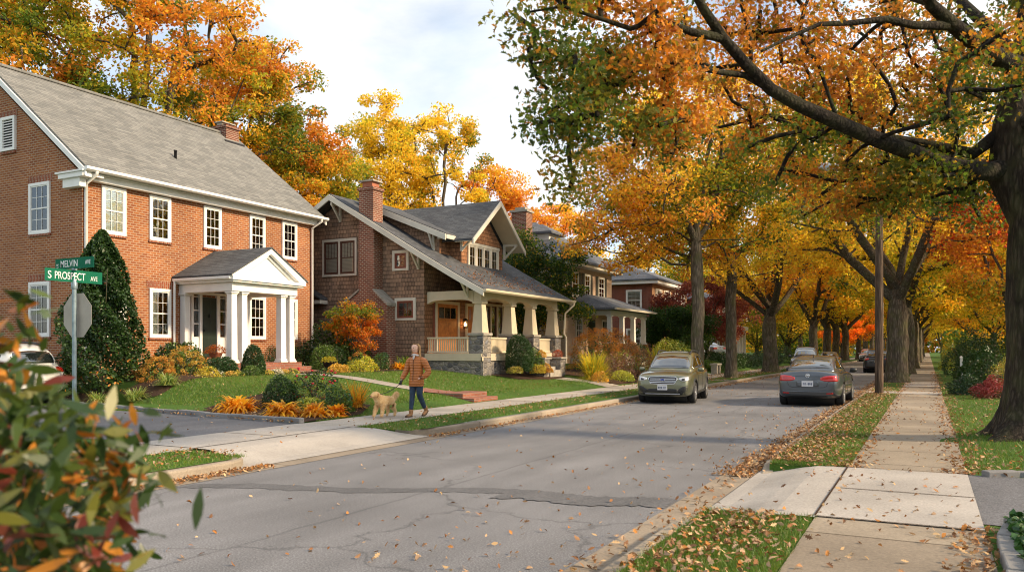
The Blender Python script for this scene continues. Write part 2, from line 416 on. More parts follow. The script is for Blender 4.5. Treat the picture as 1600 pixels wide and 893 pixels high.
CONC_A = _concrete('apron_concrete', (.43, .395, .355), stain=.22); CURB = _concrete('curb_concrete', (.34, .29, .23), 3.0, .4, .3)
GUT = _concrete('gutter_concrete', (.30, .25, .195), 3.0, .4, .3)
LAWN = _soil('lawn_soil', (.045, .085, .015), (.07, .14, .02), (.10, .18, .03), 22)
MULCH = _soil('mulch', (.02, .012, .008), (.06, .035, .022), (.13, .075, .045), 45)
FAR = _soil('far_ground', (.05, .07, .02), (.09, .10, .03), (.20, .15, .04), 1.5)

# ---- road, kerbs, pavements
tag(np_mesh('road', [(-8.35, -12, 0), (-2.02, -12, 0), (-2.02, 420, 0), (-8.35, 420, 0)], 4, ASPH), kind='structure')
xs = np.concatenate([[-260, -160, -100, -60], np.arange(-44, -11.3, 1.0), [-11.2, -10.5, -9.8, -8.46]])
ys = np.concatenate([[-60, -20], np.arange(-4, 60, 1.0), np.arange(60, 130, 6), [150, 200, 300, 440]])
ysl = np.unique(np.concatenate([ys, [7.97, 8.5, 12.2, 12.73]])); ysr = np.unique(np.concatenate([ys, [7.5, 11.12]]))
sheet('ground', xs, ysl, -.006, LAWN, mask=lambda x, y: not (x > -9.8 and 7.97 < y < 12.73))
xs = np.concatenate([[-1.87, -1.4, -.9, -.2, .42], np.arange(.8, 6, .4), np.arange(6, 30, 3), [60, 120, 260]])
sheet('ground', xs, ysr, -.006, LAWN, mask=lambda x, y: not (x < -.9 and 7.5 < y < 11.12))

def curb(name, pts, w=.15, z=.135, mat=CURB):
    """pts: inner (road) edge polyline, offset to the left side by w; rounded top edge"""
    P = [Vector((p[0], p[1], 0)) for p in pts]; mb = MB(); rings = []
    for i, p in enumerate(P):
        d = (P[min(i + 1, len(P) - 1)] - P[max(i - 1, 0)]).normalized(); nrm = Vector((-d.y, d.x, 0))
        zz = z if len(pts[i]) < 3 else pts[i][2]
        prof = [(0, -.08), (0.0, zz - .035), (.012, zz - .01), (.035, zz), (w, zz), (w, -.08)]
        rings += [p + nrm * a + Vector((0, 0, b)) for a, b in prof]
    k = 6
    fs = [(i * k + j, i * k + j + 1, (i + 1) * k + j + 1, (i + 1) * k + j) for i in range(len(P) - 1) for j in range(k - 1)]
    mb.add(rings, fs + [tuple(range(k)), tuple(range((len(P) - 1) * k, len(P) * k))[::-1]], 0)
    return tag(mb.build(name, mat), kind='structure')
def arc(cx, cy, r, a0, a1, n=8): return [(cx + r * math.cos(R_(a0 + (a1 - a0) * i / n)), cy + r * math.sin(R_(a0 + (a1 - a0) * i / n))) for i in range(n + 1)]
# left kerb (road on its right when walking +Y => left offset is outward)
curb('curb', [(-8.35, -12), (-8.35, 0), (-8.35, 7.7)] + arc(-9.05, 7.75, .7, 0, 90))
curb('curb', [(-9.3, 12.55)] + [(-8.35 - .7 * math.cos(R_(a)) + 0.0 if 0 else -8.35 - .55 * (1 - math.sin(R_(a))), 12.55 + 1.1 * (1 - math.cos(R_(a)))) for a in range(15, 91, 15)] + [(-8.35, 20), (-8.35, 60), (-8.35, 420)])
# right kerb: walk -Y so the verge is on the left
curb('curb', [(-2.02, 420), (-2.02, 60), (-2.02, 11.9), (-2.0, 11.35, .09), (-1.97, 10.95, .035), (-1.95, 10.7, .008)])
curb('curb', [(-1.95, 8.0, .008), (-1.97, 7.75, .035), (-2.0, 7.4, .09), (-2.02, 6.9), (-2.02, 0), (-2.02, -12)])
def strip(name, x0, x1, y0, y1, z, mat): return tag(np_mesh(name, [(x0, y0, z), (x1, y0, z), (x1, y1, z), (x0, y1, z)], 4, mat), kind='structure')
strip('gutter', -2.40, -2.02, -12, 420, .005, GUT); strip('gutter', -8.35, -8.02, -12, 420, .005, GUT)
# patches on the asphalt
random.seed(3)
def patch_band(a, b, w, nm='road_patch', zz=.004):
    n = 34; up = []; dn = []
    for i in range(n + 1):
        t = i / n; x = a[0] + (b[0] - a[0]) * t; y = a[1] + (b[1] - a[1]) * t + .08 * math.sin(t * 9)
        up.append((x, y + w / 2 + random.uniform(-.05, .05), .004)); dn.append((x, y - w / 2 + random.uniform(-.05, .05), .004))
    V = []; 
    for i in range(n): V += [dn[i], dn[i + 1], up[i + 1], up[i]]
    tag(np_mesh(nm, [(x, y, zz) for x, y, _ in V], 4, ASPH_P), kind='structure')
patch_band((-7.95, 6.75), (-4.2, 8.2), .32); patch_band((-4.3, 8.0), (-2.42, 8.3), .55, zz=.008)
# pavements
sheet('sidewalk', [-11.2, -10.5, -9.8], np.concatenate([np.arange(-12, 60, 2.), [80, 120, 200, 420]]), .004, CONC_L)
sheet('sidewalk', [-.9, -.24, .42], np.concatenate([np.arange(-12, 60, 2.), [80, 120, 200, 420]]), .004, CONC)
# driveway crossings (concrete)
ap = MB(); Y0, Y1 = 8.45, 12.1
def apron(x_road, x_in, y0, y1, flare, zin, name, mat):
    s = 1 if x_in > x_road else -1; n = 6; V = []
    for i in range(n + 1):
        t = i / n; x = x_road + (x_in - x_road) * t; z = .012 + (zin + .009 - .012) * sst(t * 1.3)
        f = flare * (1 - t) ** 2
        V.append([(x, y0 - f + (y1 - y0 + 2 * f) * k / 4, float(z)) for k in range(5)])
    Q = [V[i][k] for i in range(n + 1) for k in range(5)]
    F = [(i * 5 + k, (i + 1) * 5 + k, (i + 1) * 5 + k + 1, i * 5 + k + 1) for i in range(n) for k in range(4)]
    m = MB(); m.add(Q, F); return tag(m.build(name, mat), kind='structure')
apron(-8.34, -9.8, 8.5, 12.2, .55, .15, 'driveway_apron', CONC_A)
apron(-2.0, -.9, 7.62, 11.0, .12, .14, 'driveway_apron', CONC_A)
strip('sidewalk_slab', -.9, .42, 7.66, 9.3, .152, CONC_A); strip('sidewalk_slab', -.9, .42, 9.32, 11.0, .152, CONC_A)
strip('sidewalk_slab', -11.2, -9.8, 8.5, 10.3, .162, CONC_A); strip('sidewalk_slab', -11.2, -9.8, 10.32, 12.2, .162, CONC_A)
strip('sidewalk_slab', -1.87, .42, 29.9, 31.6, .152, CONC_A); strip('sidewalk_slab', -.9, .42, 36, 41, .152, CONC_A)
# expansion joints across the right crossing
for a, b in (((-.905, 7.66), (-.905, 11.0)), ((-.9, 9.31), (.42, 9.31)), ((-.9, 7.65), (.42, 7.65)), ((-.9, 11.01), (.42, 11.01)), ((-9.8, 8.5), (-9.8, 12.2)), ((-11.2, 10.31), (-9.8, 10.31)), ((-9.8, 10.31), (-8.4, 10.31))):
    w = .010; dx = abs(b[0] - a[0]) > .1
    z = .158 if a[0] > -5 else .168
    if a[0] < -5 and b[0] == -8.4: continue
    strip('pavement_joint', a[0] - (0 if dx else w), b[0] + (0 if dx else w), a[1] - (w if dx else 0), b[1] + (w if dx else 0), z, MULCH)
# driveways
poly('driveway', [(-11.2, 8.95), (-11.2, 12.25), (-13.5, 12.55), (-16, 12.85), (-20, 13.5), (-27, 14.3), (-34, 14.5), (-34, 6.2), (-20, 7.2), (-14, 8.2), (-12.2, 8.7)], .148, ASPH_D)
poly('driveway', [(.42, 8.0), (.42, 11.05), (12, 11.4), (12, 7.6)], .142, ASPH_D)
# stone edging of the driveway
def edging(name, pts, w, h, mat, L=.55, label=None, jig=.012):
    P = [Vector((*p, 0)) for p in pts]; mb = MB()
    for a, b in zip(P, P[1:]):
        n = max(1, int((b - a).length / L)); d = (b - a) / n; u = d.normalized(); nn = Vector((-u.y, u.x, 0)) * w / 2
        for i in range(n):
            p = a + d * i + u * .008; q = a + d * (i + 1) - u * .008; j = Vector((random.uniform(-jig, jig), random.uniform(-jig, jig), 0))
            z = max(gz(p.x, p.y), .13); hh = h + random.uniform(-jig, jig)
            mb.extr([(*(v + j).xy, z - .08) for v in (p - nn, q - nn, q + nn, p + nn)], (0, 0, hh + .08))
    return mb.build(name, mat, bevel=.012)
GRAN = M('granite_edging', (.21, .205, .20), .85, .3, 3, .5, 50)
random.seed(11)
o = edging('stone_edging', [(-11.2, 12.36), (-12.6, 12.5), (-14.2, 12.66), (-16.4, 12.98), (-18.6, 13.3), (-21.0, 13.7), (-25, 14.2)], .14, .10, GRAN); tag(o, 'low grey stone edging between asphalt driveway and left lawn', 'edging')
o = edging('stone_edging', [(.6, 11.0), (.95, 11.22), (2.2, 11.3), (6, 11.4)], .14, .07, GRAN, 1.2); tag(o, 'grey stone edging along the far side of the right driveway', 'edging')
o = edging('stone_edging', [(.52, 3.5), (.51, 5.2), (.50, 6.6), (.52, 7.3), (.60, 7.8), (.85, 8.0), (6, 8.0)], .12, .08, GRAN, .42, jig=.02); tag(o, 'pale stone block edging around green ground cover at right', 'edging')
# planting beds
def bed(pts, z=None):
    cx = sum(p[0] for p in pts) / len(pts); cy = sum(p[1] for p in pts) / len(pts); mb = MB(); n = len(pts); V = []; K = 5
    for k in range(K + 1):
        t = k / K
        for p in pts:
            x = cx + (p[0] - cx) * t; y = cy + (p[1] - cy) * t; V.append((x, y, gz(x, y) + .02 + .05 * (1 - t ** 3)))
    F = [(k * n + i, k * n + (i + 1) % n, (k + 1) * n + (i + 1) % n, (k + 1) * n + i) for k in range(K) for i in range(n)]
    mb.add(V, F, 0, True); return tag(mb.build('mulch_bed', MULCH), kind='structure')
BEDS = [
 [(-11.3, 12.5), (-12.8, 12.62), (-14.8, 12.9), (-15.6, 13.5), (-14.8, 14.9), (-13.2, 15.6), (-11.9, 15.5), (-11.35, 14.4)],
 [(-22.2, 14.0), (-19.2, 13.6), (-18.0, 14.4), (-18.0, 15.5), (-18.2, 17.6), (-18.2, 19.2), (-22.2, 19.2)],
 [(-22.2, 20.6), (-18.2, 20.6), (-17.6, 23), (-17.4, 25.2), (-17.9, 26.0), (-22.2, 26.0)],
 [(-15.2, 27.3), (-13.9, 27.3), (-13.4, 29), (-13.5, 31.0), (-15.0, 31.0)],
 [(-14.8, 32.2), (-12.6, 32.4), (-11.4, 30.4), (-11.35, 34), (-11.5, 42), (-15.4, 42), (-15.4, 34)],
 [(.6, 3.5), (.6, 7.3), (.8, 7.9), (6, 7.9), (6, 3.5)]]
for b in BEDS: bed(b)
# brick / stone walks
sheet('brick_walk', np.arange(-13.6, -12.2, .2), [19.5, 20.0, 20.5], .02, BRICK_P); sheet('garden_path', np.arange(-18.75, -13.5, .29), [19.65, 20.0, 20.4], .008, CONC_L)
st_ = thing('brick_steps', 'two low brick steps from the left pavement up to the garden walk', 'steps', (-11.6, 20.1, .15))
t_ = MB(); t_.box(-11.62, -11.26, 19.35, 20.75, .1, .27).build('step', BRICK_P, st_, bevel=.01)
t_ = MB(); t_.box(-12.35, -11.624, 19.35, 20.75, .1, .40).build('step', BRICK_P, st_, bevel=.01)
m = MB()
for P_ in ([(-9.8, 7.9), (-8.95, 7.9), (-8.95, 8.42), (-9.3, 8.47), (-9.8, 8.58)], [(-8.95, 7.9), (-8.46, 7.9), (-8.55, 8.13), (-8.95, 8.36)], [(-9.8, 12.16), (-9.3, 12.46), (-8.85, 12.66), (-8.85, 12.8), (-9.8, 12.8)]):
    m.extr([(x, y, .0) for x, y in P_], (0, 0, .13))
for P_ in ([(-1.87, 11.02), (-.9, 10.99), (-.9, 11.14), (-1.87, 11.14)], [(-1.87, 7.48), (-.9, 7.48), (-.9, 7.62), (-1.87, 7.6)]): m.extr([(x, y, .0) for x, y in P_], (0, 0, .126))
tag(m.build('verge_edge', LAWN), kind='structure')
strip('apron_base', -13.0, -8.345, 7.0, 15.5, -.002, CONC_A); strip('apron_base', -2.025, 1.5, 7.2, 13.0, -.002, CONC_A)
sheet('garden_path', [-15.2, -14, -13, -12, -11.2], [29.6, 30.3, 31.1], .012, CONC_L)
sheet('garden_path', [-15.9, -14, -13, -12, -11.2], [46.2, 47.4], .012, CONC_L)
sheet('garden_path', [-9.8, -9.1, -8.5], [38.2, 39.6], .012, CONC_L)
def inpoly(x, y, p):
    c = False; j = len(p) - 1
    for i in range(len(p)):
        if (p[i][1] > y) != (p[j][1] > y) and x < (p[j][0] - p[i][0]) * (y - p[i][1]) / (p[j][1] - p[i][1]) + p[i][0]: c = not c
        j = i
    return c

# ------------------------------------------------------------------ grass (stuff) and fallen leaves (stuff)
def hgv(X, Y): return np.where((X < -8.35) | (X > -2.02), hgt(X, Y), 0.)
def grass(name, regions, n, hmin, hmax, w, label=None, dead=.12, avoid=()):
    P = []
    area = [(r[1] - r[0]) * (r[3] - r[2]) for r in regions]; tot = sum(area)
    for r, a in zip(regions, area):
        k = int(n * a / tot); y = r[2] + (r[3] - r[2]) * rng.random(k) ** 1.35; P.append(np.stack([rng.uniform(r[0], r[1], k), y], 1))
    P = np.concatenate(P)
    if avoid:
        ok = np.array([not any(inpoly(x, y, a) for a in avoid) for x, y in P]); P = P[ok]
    n = len(P); z = hgv(P[:, 0], P[:, 1]) - .015
    a = rng.uniform(0, 2 * np.pi, n); d = np.stack([np.cos(a), np.sin(a)], 1); h = rng.uniform(hmin, hmax, n); lean = rng.normal(0, .45, (n, 2)) * h[:, None]
    ww = w * rng.uniform(.6, 1.3, n)
    A = np.column_stack([P - d * ww[:, None], z]); B = np.column_stack([P + d * ww[:, None], z])
    C = np.column_stack([P + lean, z + h])
    V = np.stack([A, B, C], 1).reshape(-1, 3)
    g = np.sin(P[:, 0] * 1.3 + P[:, 1] * .7) * .5 + .5
    c1 = np.array([.065, .15, .016]); c2 = np.array([.16, .24, .026]); c3 = np.array([.24, .19, .07])
    t = (rng.random(n) * .7 + g * .3)[:, None]; col = c1 * (1 - t) + c2 * t
    dd = rng.random(n) < dead; col[dd] = c3
    tag(np_mesh(name, V, 3, FOLG, tint=col), kind='stuff', label=label)
ASTEM = [(-.5, 0), (-.30, .07), (-.26, .22), (-.14, .10), (.02, .34), (.07, .12), (.26, .25), (.26, .09), (.5, .0), (.30, -.07), (.22, -.24), (.09, -.11), (-.04, -.31), (-.12, -.11), (-.27, -.19), (-.32, -.08)]
LPAL = np.array([[.40, .22, .11], [.30, .14, .06], [.50, .32, .18], [.22, .11, .055], [.44, .19, .05], [.56, .38, .20], [.40, .27, .17]])
def frames(n, up=0.0, flat=1.0):
    W = rng.normal(size=(n, 3)); W[:, 2] = np.abs(W[:, 2]) * flat + up; W /= np.linalg.norm(W, axis=1)[:, None]
    A = rng.normal(size=(n, 3)); U = np.cross(W, A); U /= np.linalg.norm(U, axis=1)[:, None]; Vv = np.cross(W, U)
    return U, Vv, W
def leaves(name, P, size, col, shape, mat, parent=None, up=.3, flat=1., fold=.25, curl=.3, kind=None, label=None, local=False):
    n = len(P); U, Vv, W = frames(n, up, flat)
    S = np.array([(p[0], p[1]) for p in shape]); k = len(S)
    a = S[:, 0][None, :, None]; b = S[:, 1][None, :, None]
    fo = (fold * rng.uniform(-.2, 1, n))[:, None, None]; cu = (curl * rng.uniform(-1, 1, n))[:, None, None]
    V = P[:, None, :] + size[:, None, None] * (a * U[:, None, :] + b * Vv[:, None, :] + (fo * np.abs(b) * 1.0 + cu * a * a) * W[:, None, :])
    o = np_mesh(name, V.reshape(-1, 3), k, mat, parent, tint=col, local=local)
    if kind: o['kind'] = kind
    if label: o['label'] = label
    return o
HEX = [(-.5, 0), (-.15, .27), (.2, .22), (.5, 0), (.2, -.22), (-.15, -.27)]
KITE = [(-.5, 0), (0, .3), (.5, 0), (0, -.3)]
MAPLE = [(-.45, 0), (-.30, .30), (-.02, .20), (.10, .46), (.22, .18), (.52, 0), (.22, -.18), (.10, -.46), (-.02, -.20), (-.30, -.30)]
def litter(name, n, xy, smin, smax, lift=.012, pal=LPAL, shape=ASTEM, bright=1.):
    P = xy(n); n = len(P); z = hgv(P[:, 0], P[:, 1]) + lift + rng.random(n) * .012
    s = rng.uniform(smin, smax, n) * .82; c = pal[rng.integers(0, len(pal), n)] * rng.uniform(.7, 1.25, (n, 1)) * bright
    c[P[:, 0] < -5] *= 1
    Q = np.column_stack([P, z]); k = int(n * .45); leaves(name, Q[:k], s[:k], c[:k], shape, LITTER, up=1.1, flat=.7, fold=.6, curl=.8, kind='stuff')
    leaves(name, Q[k:], s[k:] * .9, c[k:] * .9, [(-.5, 0), (-.25, .16), (.05, .26), (.3, .15), (.5, 0), (.28, -.13), (.0, -.22), (-.3, -.13)], LITTER, up=.9, flat=1.0, fold=1.3, curl=1.2, kind='stuff')
def U_(x0, x1, y0, y1, py=1.0): return lambda n: np.column_stack([rng.uniform(x0, x1, n), y0 + (y1 - y0) * rng.random(n) ** py])
def N_(xc, sx, y0, y1, py=1.0, lo=-99, hi=99):
    def f(n):
        x = xc + np.abs(rng.normal(0, sx, n)) * (1 if hi > 50 else -1) if False else np.clip(rng.normal(xc, sx, n), lo, hi)
        return np.column_stack([x, y0 + (y1 - y0) * rng.random(n) ** py])
    return f
grass('grass', [(-1.86, -.9, 11.0, 30)], 42000, .03, .075, .0045)
grass('grass', [(-1.86, -.9, 2.5, 7.6)], 26000, .03, .075, .004)
grass('grass', [(.45, 4.5, 11.4, 34)], 60000, .03, .075, .006)
grass('grass', [(-9.8, -8.5, 12.3, 30), (-9.8, -8.5, 30, 60)], 30000, .03, .07, .008)
grass('grass', [(-9.8, -8.5, 2, 8.3)], 14000, .03, .07, .006)
WALK = [(-19, 19.3), (-11.9, 19.3), (-11.9, 20.6), (-19, 20.6)]
grass('grass', [(-18.6, -11.22, 12.9, 26.4)], 95000, .03, .07, .008, avoid=[BEDS[0], BEDS[1], BEDS[2], WALK])
grass('grass', [(-16, -11.22, 26.4, 46)], 26000, .03, .07, .012, avoid=[BEDS[3], BEDS[4]])
grass('grass', [(-19, -11.22, 3, 8.6)], 9000, .03, .07, .01, avoid=[])
# litter
litter('fallen_leaves', 1700, N_(-1.92, .30, 11.2, 60, 1.8, -2.6, -1.2), .06, .11)
litter('fallen_leaves', 3400, N_(-2.22, .14, 10.5, 70, 1.6, -2.9, -2.03), .06, .11, .016)
litter('fallen_leaves', 160, N_(-2.25, .12, 3, 10.5, 1., -2.7, -2.03), .06, .11, .016)
litter('fallen_leaves', 2900, N_(-1.5, .24, 11.1, 34, 1.5, -1.85, -.95), .05, .10, .045)
litter('fallen_leaves', 1100, N_(-1.45, .27, 3, 7.5, 1., -1.85, -.92), .055, .11, .045)
litter('fallen_leaves', 900, N_(-.9, .12, 11, 45, 1.6, -1.3, -.5), .06, .11)
litter('fallen_leaves', 1500, N_(.42, .14, 11, 60, 1.6, .05, .9), .06, .11)
litter('fallen_leaves', 420, N_(.40, .16, 4.5, 7.7, 1., .0, .6), .06, .12, .02)
litter('fallen_leaves', 420, U_(-.9, .42, 4, 40, 1.6), .05, .10, .012)
litter('fallen_leaves', 60, U_(-1.9, .42, 7.6, 11, 1.), .06, .10, .02)
litter('fallen_leaves', 1500, U_(.5, 4.5, 11.5, 40, 1.5), .06, .12, .05)
litter('fallen_leaves', 520, U_(-8, -2.4, 3, 45, 1.7), .05, .10)
litter('fallen_leaves', 420, N_(-3.1, .6, 5, 40, 1.4, -5, -2.4), .05, .10)
litter('fallen_leaves', 1500, N_(-8.22, .09, 1, 8.4, 1., -8.34, -7.7), .06, .11, .02)
litter('fallen_leaves', 900, N_(-8.22, .08, 12.6, 30, 1.4, -8.34, -7.8), .06, .11, .02)
litter('fallen_leaves', 1500, N_(-8.22, .2, 30, 90, 1.2, -8.34, -7.2), .08, .14, .02)
litter('fallen_leaves', 700, U_(-9.75, -8.5, 2, 8.3), .06, .11, .05)
litter('fallen_leaves', 420, U_(-9.75, -8.5, 12.4, 28), .06, .11, .05)
litter('fallen_leaves', 1700, U_(-11.1, -8.5, 30, 80, 1.), .09, .15, .05)
litter('fallen_leaves', 110, U_(-11.2, -8.6, 8.5, 26), .05, .1, .022)
litter('fallen_leaves', 260, U_(-18, -11.3, 13.2, 27), .06, .1, .055)
litter('fallen_leaves', 60, U_(-17, -11.3, 9, 12.3), .06, .1, .03)
litter('fallen_leaves', 700, N_(12.3, .12, 0, 1), .05, .1) if False else None
_e = np.array([(-11.2, 12.28), (-12.6, 12.42), (-14.2, 12.58), (-16.4, 12.9), (-18.6, 13.22)])
def _ed(n):
    k = rng.integers(0, 4, n); t = rng.random(n)[:, None]; return _e[k] * (1 - t) + _e[k + 1] * t + rng.normal(0, .07, (n, 2))
litter('fallen_leaves', 260, _ed, .05, .1, .035)
def _bd(i): return lambda n: np.array([p for p in np.column_stack([rng.uniform(min(q[0] for q in BEDS[i]), max(q[0] for q in BEDS[i]), n), rng.uniform(min(q[1] for q in BEDS[i]), max(q[1] for q in BEDS[i]), n)]) if inpoly(*p, BEDS[i])])
for i, n in ((0, 800), (1, 500), (2, 400), (4, 800), (5, 1500)): litter('fallen_leaves', n, _bd(i), .05, .10, .07)
# ================================================================== buildings
def window(parent, T, u0, u1, z0, z1, cas=.09, out=.05, cols=3, rows=2, double=True, blind='blind', sash=WHITE, frame=WHITE, sill=BRICK_S, sillh=.07, bars_low=True, name='window', hi_only=False):
    """u0..z1 outer edge of the casing; T local wall transform"""
    g = MB(T); gu0, gu1, gz0, gz1 = u0 + cas, u1 - cas, z0 + cas * .8, z1 - cas
    wb(g, gu0, gu1, gz0, gz1, out - .028, out - .022)
    w = g.build(name, GLASS, parent)
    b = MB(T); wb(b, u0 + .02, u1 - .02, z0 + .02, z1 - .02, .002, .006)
    b.build('shade_backing', DARK, w)  # dark sheet on the uncut wall stands in for the unlit room
    zm = (gz0 + gz1) / 2 if double else gz0
    if blind:
        b = MB(T); zb = gz0 if blind in ('full', 'curtain') else zm - .1
        if blind == 'curtain':
            wb(b, gu0, gu0 + (gu1 - gu0) * .32, gz0, gz1, .010, .016); wb(b, gu1 - (gu1 - gu0) * .32, gu1, gz0, gz1, .010, .016)
        else: wb(b, gu0, gu1, zb, gz1, .010, .016)
        b.build('curtain' if blind == 'curtain' else 'blind', CURTAIN if blind == 'curtain' else BLIND, w)
    f = MB(T)
    wb(f, u0, gu0, z0, z1, .001, out + .012); wb(f, gu1, u1, z0, z1, .001, out + .012)
    wb(f, gu0, gu1, gz1, z1, .001, out + .012); wb(f, gu0, gu1, z0, gz0, .001, out + .012)
    f.build('frame', frame, w, bevel=.006)
    s = MB(T); sw = .035
    for a, b_ in ((gu0, gu0 + sw), (gu1 - sw, gu1)): wb(s, a, b_, gz0, gz1, out - .04, out - .006)
    wb(s, gu0 + sw, gu1 - sw, gz1 - sw, gz1, out - .04, out - .006); wb(s, gu0 + sw, gu1 - sw, gz0, gz0 + sw * 1.3, out - .04, out - .006)
    if double: wb(s, gu0 + sw, gu1 - sw, zm - .02, zm + .02, out - .04, out + .0)
    for (a, b_, on) in ((gz0 + sw * 1.3, zm - .02, bars_low), (zm + .02 if double else gz0 + sw * 1.3, gz1 - sw, True)):
        if not on or b_ - a < .1: continue
        for i in range(1, cols):
            u = gu0 + sw + (gu1 - gu0 - 2 * sw) * i / cols; wb(s, u - .007, u + .007, a, b_, out - .021, out - .009)
        for j in range(1, rows):
            z = a + (b_ - a) * j / rows; wb(s, gu0 + sw, gu1 - sw, z - .007, z + .007, out - .0205, out - .0105)
    s.build('sash', sash, w)
    if sill:
        q = MB(T); wb(q, u0 - .03, u1 + .03, z0 - sillh, z0 - .002, .001, .06); q.build('sill', sill, w, bevel=.006)
    return w
def gable_mesh(mb, x0, x1, y0, y1, z0, ze, xr, zr, m=0):
    """closed gabled body with the ridge along Y at xr"""
    prof = [(x0, z0), (x1, z0), (x1, ze), (xr, zr), (x0, ze)]
    return mb.extr([(x, y0, z) for x, z in prof], (0, y1 - y0, 0), m)
def slab(mb, a, b, y0, y1, th, m=0):
    """roof plane between a=(x,z) eave and b=(x,z) ridge"""
    return mb.extr([(a[0], y0, a[1]), (b[0], y0, b[1]), (b[0], y0, b[1] - th), (a[0], y0, a[1] - th)], (0, y1 - y0, 0), m)
def pipe(name, pts, mat, parent, r=.045): return MB().tube(pts, r, 8).build(name, mat, parent)

# ---------------------------------------------------------------- brick colonial
H1 = thing('brick_house', 'two-storey red brick house with grey gabled roof and white columned portico', 'house', (-22.3, 15.2, .3))
X0, Y0, Y1 = -22.3, 15.2, 25.22
m = MB(); gable_mesh(m, -31.3, X0, Y0, Y1, .1, 6.82, -26.8, 10.35); m.build('wall', BRICK, H1)
m = MB(); slab(m, (-21.78, 6.98), (-26.8, 10.88), 14.98, 25.44, .10); slab(m, (-31.82, 6.98), (-26.8, 10.88), 14.98, 25.44, .10)
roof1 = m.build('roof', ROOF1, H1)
MB().box(-26.92, -26.68, 14.98, 25.44, 10.83, 10.915).build('ridge_cap', ROOF1, roof1)
MB().lathe((-23.6, 19.6, 8.2), [(.05, 0), (.05, .42), (.06, .42), (.06, .47)], 10).build('vent_pipe', METAL_D, roof1)
m = MB()   # rakes, fascia, frieze, returns
for y in (14.93, 25.42):
    for e in (-21.78, -31.82): slab(m, (e, 6.90), (-26.8, 10.80), y, y + .07, .2)
m.box(-22.298, -22.05, Y0 - .02, Y1 + .02, 6.66, 6.84); m.box(-22.298, -21.95, Y0 - .1, Y1 + .1, 6.842, 6.93)
m.box(-22.28, -21.86, 14.95, 15.6, 6.74, 6.84); m.box(-23.0, -21.84, 14.90, 15.19, 6.70, 6.84); m.box(-23.1, -21.8, 14.86, 15.19, 6.842, 6.90)
m.box(-22.9, -22.1, 14.98, 15.19, 6.44, 6.699)
m.build('cornice', WHITE, H1, bevel=.01)
m = MB(); m.extr([(-21.79, 14.92, 6.98), (-21.66, 14.92, 6.98), (-21.66, 14.92, 6.90), (-21.72, 14.92, 6.86), (-21.79, 14.92, 6.86)], (0, 10.58, 0)); m.build('gutter', WHITE, H1)
def downspout(parent, x, y, ztop, zbot, xg, dirx=1):
    return MB().tube([(xg, y, ztop), (xg, y, ztop - .08), (x, y, ztop - .32), (x, y, zbot + .25), (x, y, zbot + .12), (x + .25, y, zbot)], .05, 8).build('downspout', WHITE, parent)
downspout(H1, -22.22, 15.27, 6.88, .75, -21.72); downspout(H1, -22.22, 25.12, 6.88, .75, -21.72)
T1 = E_(X0); TS = S_(Y0)
for (a, b) in ((15.81, 16.64), (17.49, 18.31), (19.67, 20.45), (21.78, 22.56), (23.46, 24.28)):
    window(H1, T1, a, b, 5.17, 6.63, blind='full')
for (a, b) in ((15.81, 16.64), (17.49, 18.31), (21.75, 22.59), (23.52, 24.30)):
    window(H1, T1, a, b, 2.02, 3.62, blind='curtain' if a < 19 else 'blind')
window(H1, TS, -24.84, -23.80, 5.2, 6.78, blind='full'); window(H1, TS, -24.84, -23.80, 2.03, 3.72, blind='blind')
window(H1, TS, -29.4, -28.4, 5.2, 6.78); window(H1, TS, -29.4, -28.4, 2.03, 3.72)
m = MB()
for (a, b) in ((15.81, 16.64), (17.49, 18.31), (21.75, 22.59), (23.52, 24.30)): wb(m.__class__(T1), 0, 0, 0, 0, 0, 0)
m = MB(T1)
for (a, b) in ((15.81, 16.64), (17.49, 18.31), (21.75, 22.59), (23.52, 24.30)):
    wb(m, a - .08, b + .08, 3.622, 3.86, .001, .012)
m.tf = TS
for z in (6.782, 3.722): wb(m, -24.92, -23.72, z, z + .23, .001, .012); wb(m, -29.5, -28.3, z, z + .23, .001, .012)
wb(m, -26.40, -25.50, 9.02, 9.2, .001, .012)
build_split(m, 'lintel', BRICK_S, H1)
# louvred gable vent
v = MB(TS)
for i in range(11): z = 8.06 + i * .083; v.extr([(-26.2, z, .005), (-25.64, z, .005), (-25.64, z - .045, .055), (-26.2, z - .045, .055), (-26.2, z - .03, .055), (-25.64, z + .012, .005)][:4], (0, .012, 0))
gv = v.build('gable_vent', WHITE, H1)
f = MB(TS); wb(f, -26.3, -26.2, 7.94, 9.02, .001, .075); wb(f, -25.64, -25.54, 7.94, 9.02, .001, .075); wb(f, -26.2, -25.64, 8.93, 9.02, .001, .075); wb(f, -26.2, -25.64, 7.94, 8.02, .001, .075)
f.build('frame', WHITE, gv); MB(TS).box(-26.2, -25.64, 8.02, 8.93, .002, .004).build('shade_backing', DARK, gv);  # dark sheet paints the shade behind the louvres
MB(TS).box(-26.3, -25.54, 7.85, 7.93, .001, .05).build('sill', BRICK_S, gv)
# chimney on the ridge
ch = MB().box(-27.3, -26.4, 24.5, 25.2, 9.6, 11.05).box(-27.36, -26.34, 24.44, 25.26, 11.052, 11.16).build('chimney', BRICK_D, H1)
m = MB()
for y in (24.65, 25.05): m.box(-27.0, -26.7, y - .11, y + .11, 11.162, 11.3); m.box(-27.1, -26.6, y - .17, y + .17, 11.302, 11.35)
m.build('chimney_cap', STONE_L, ch)
MB().box(-26.9, -26.1, 24.2, 25.25, 10.2, 10.42).build('flashing', METAL_D, ch)
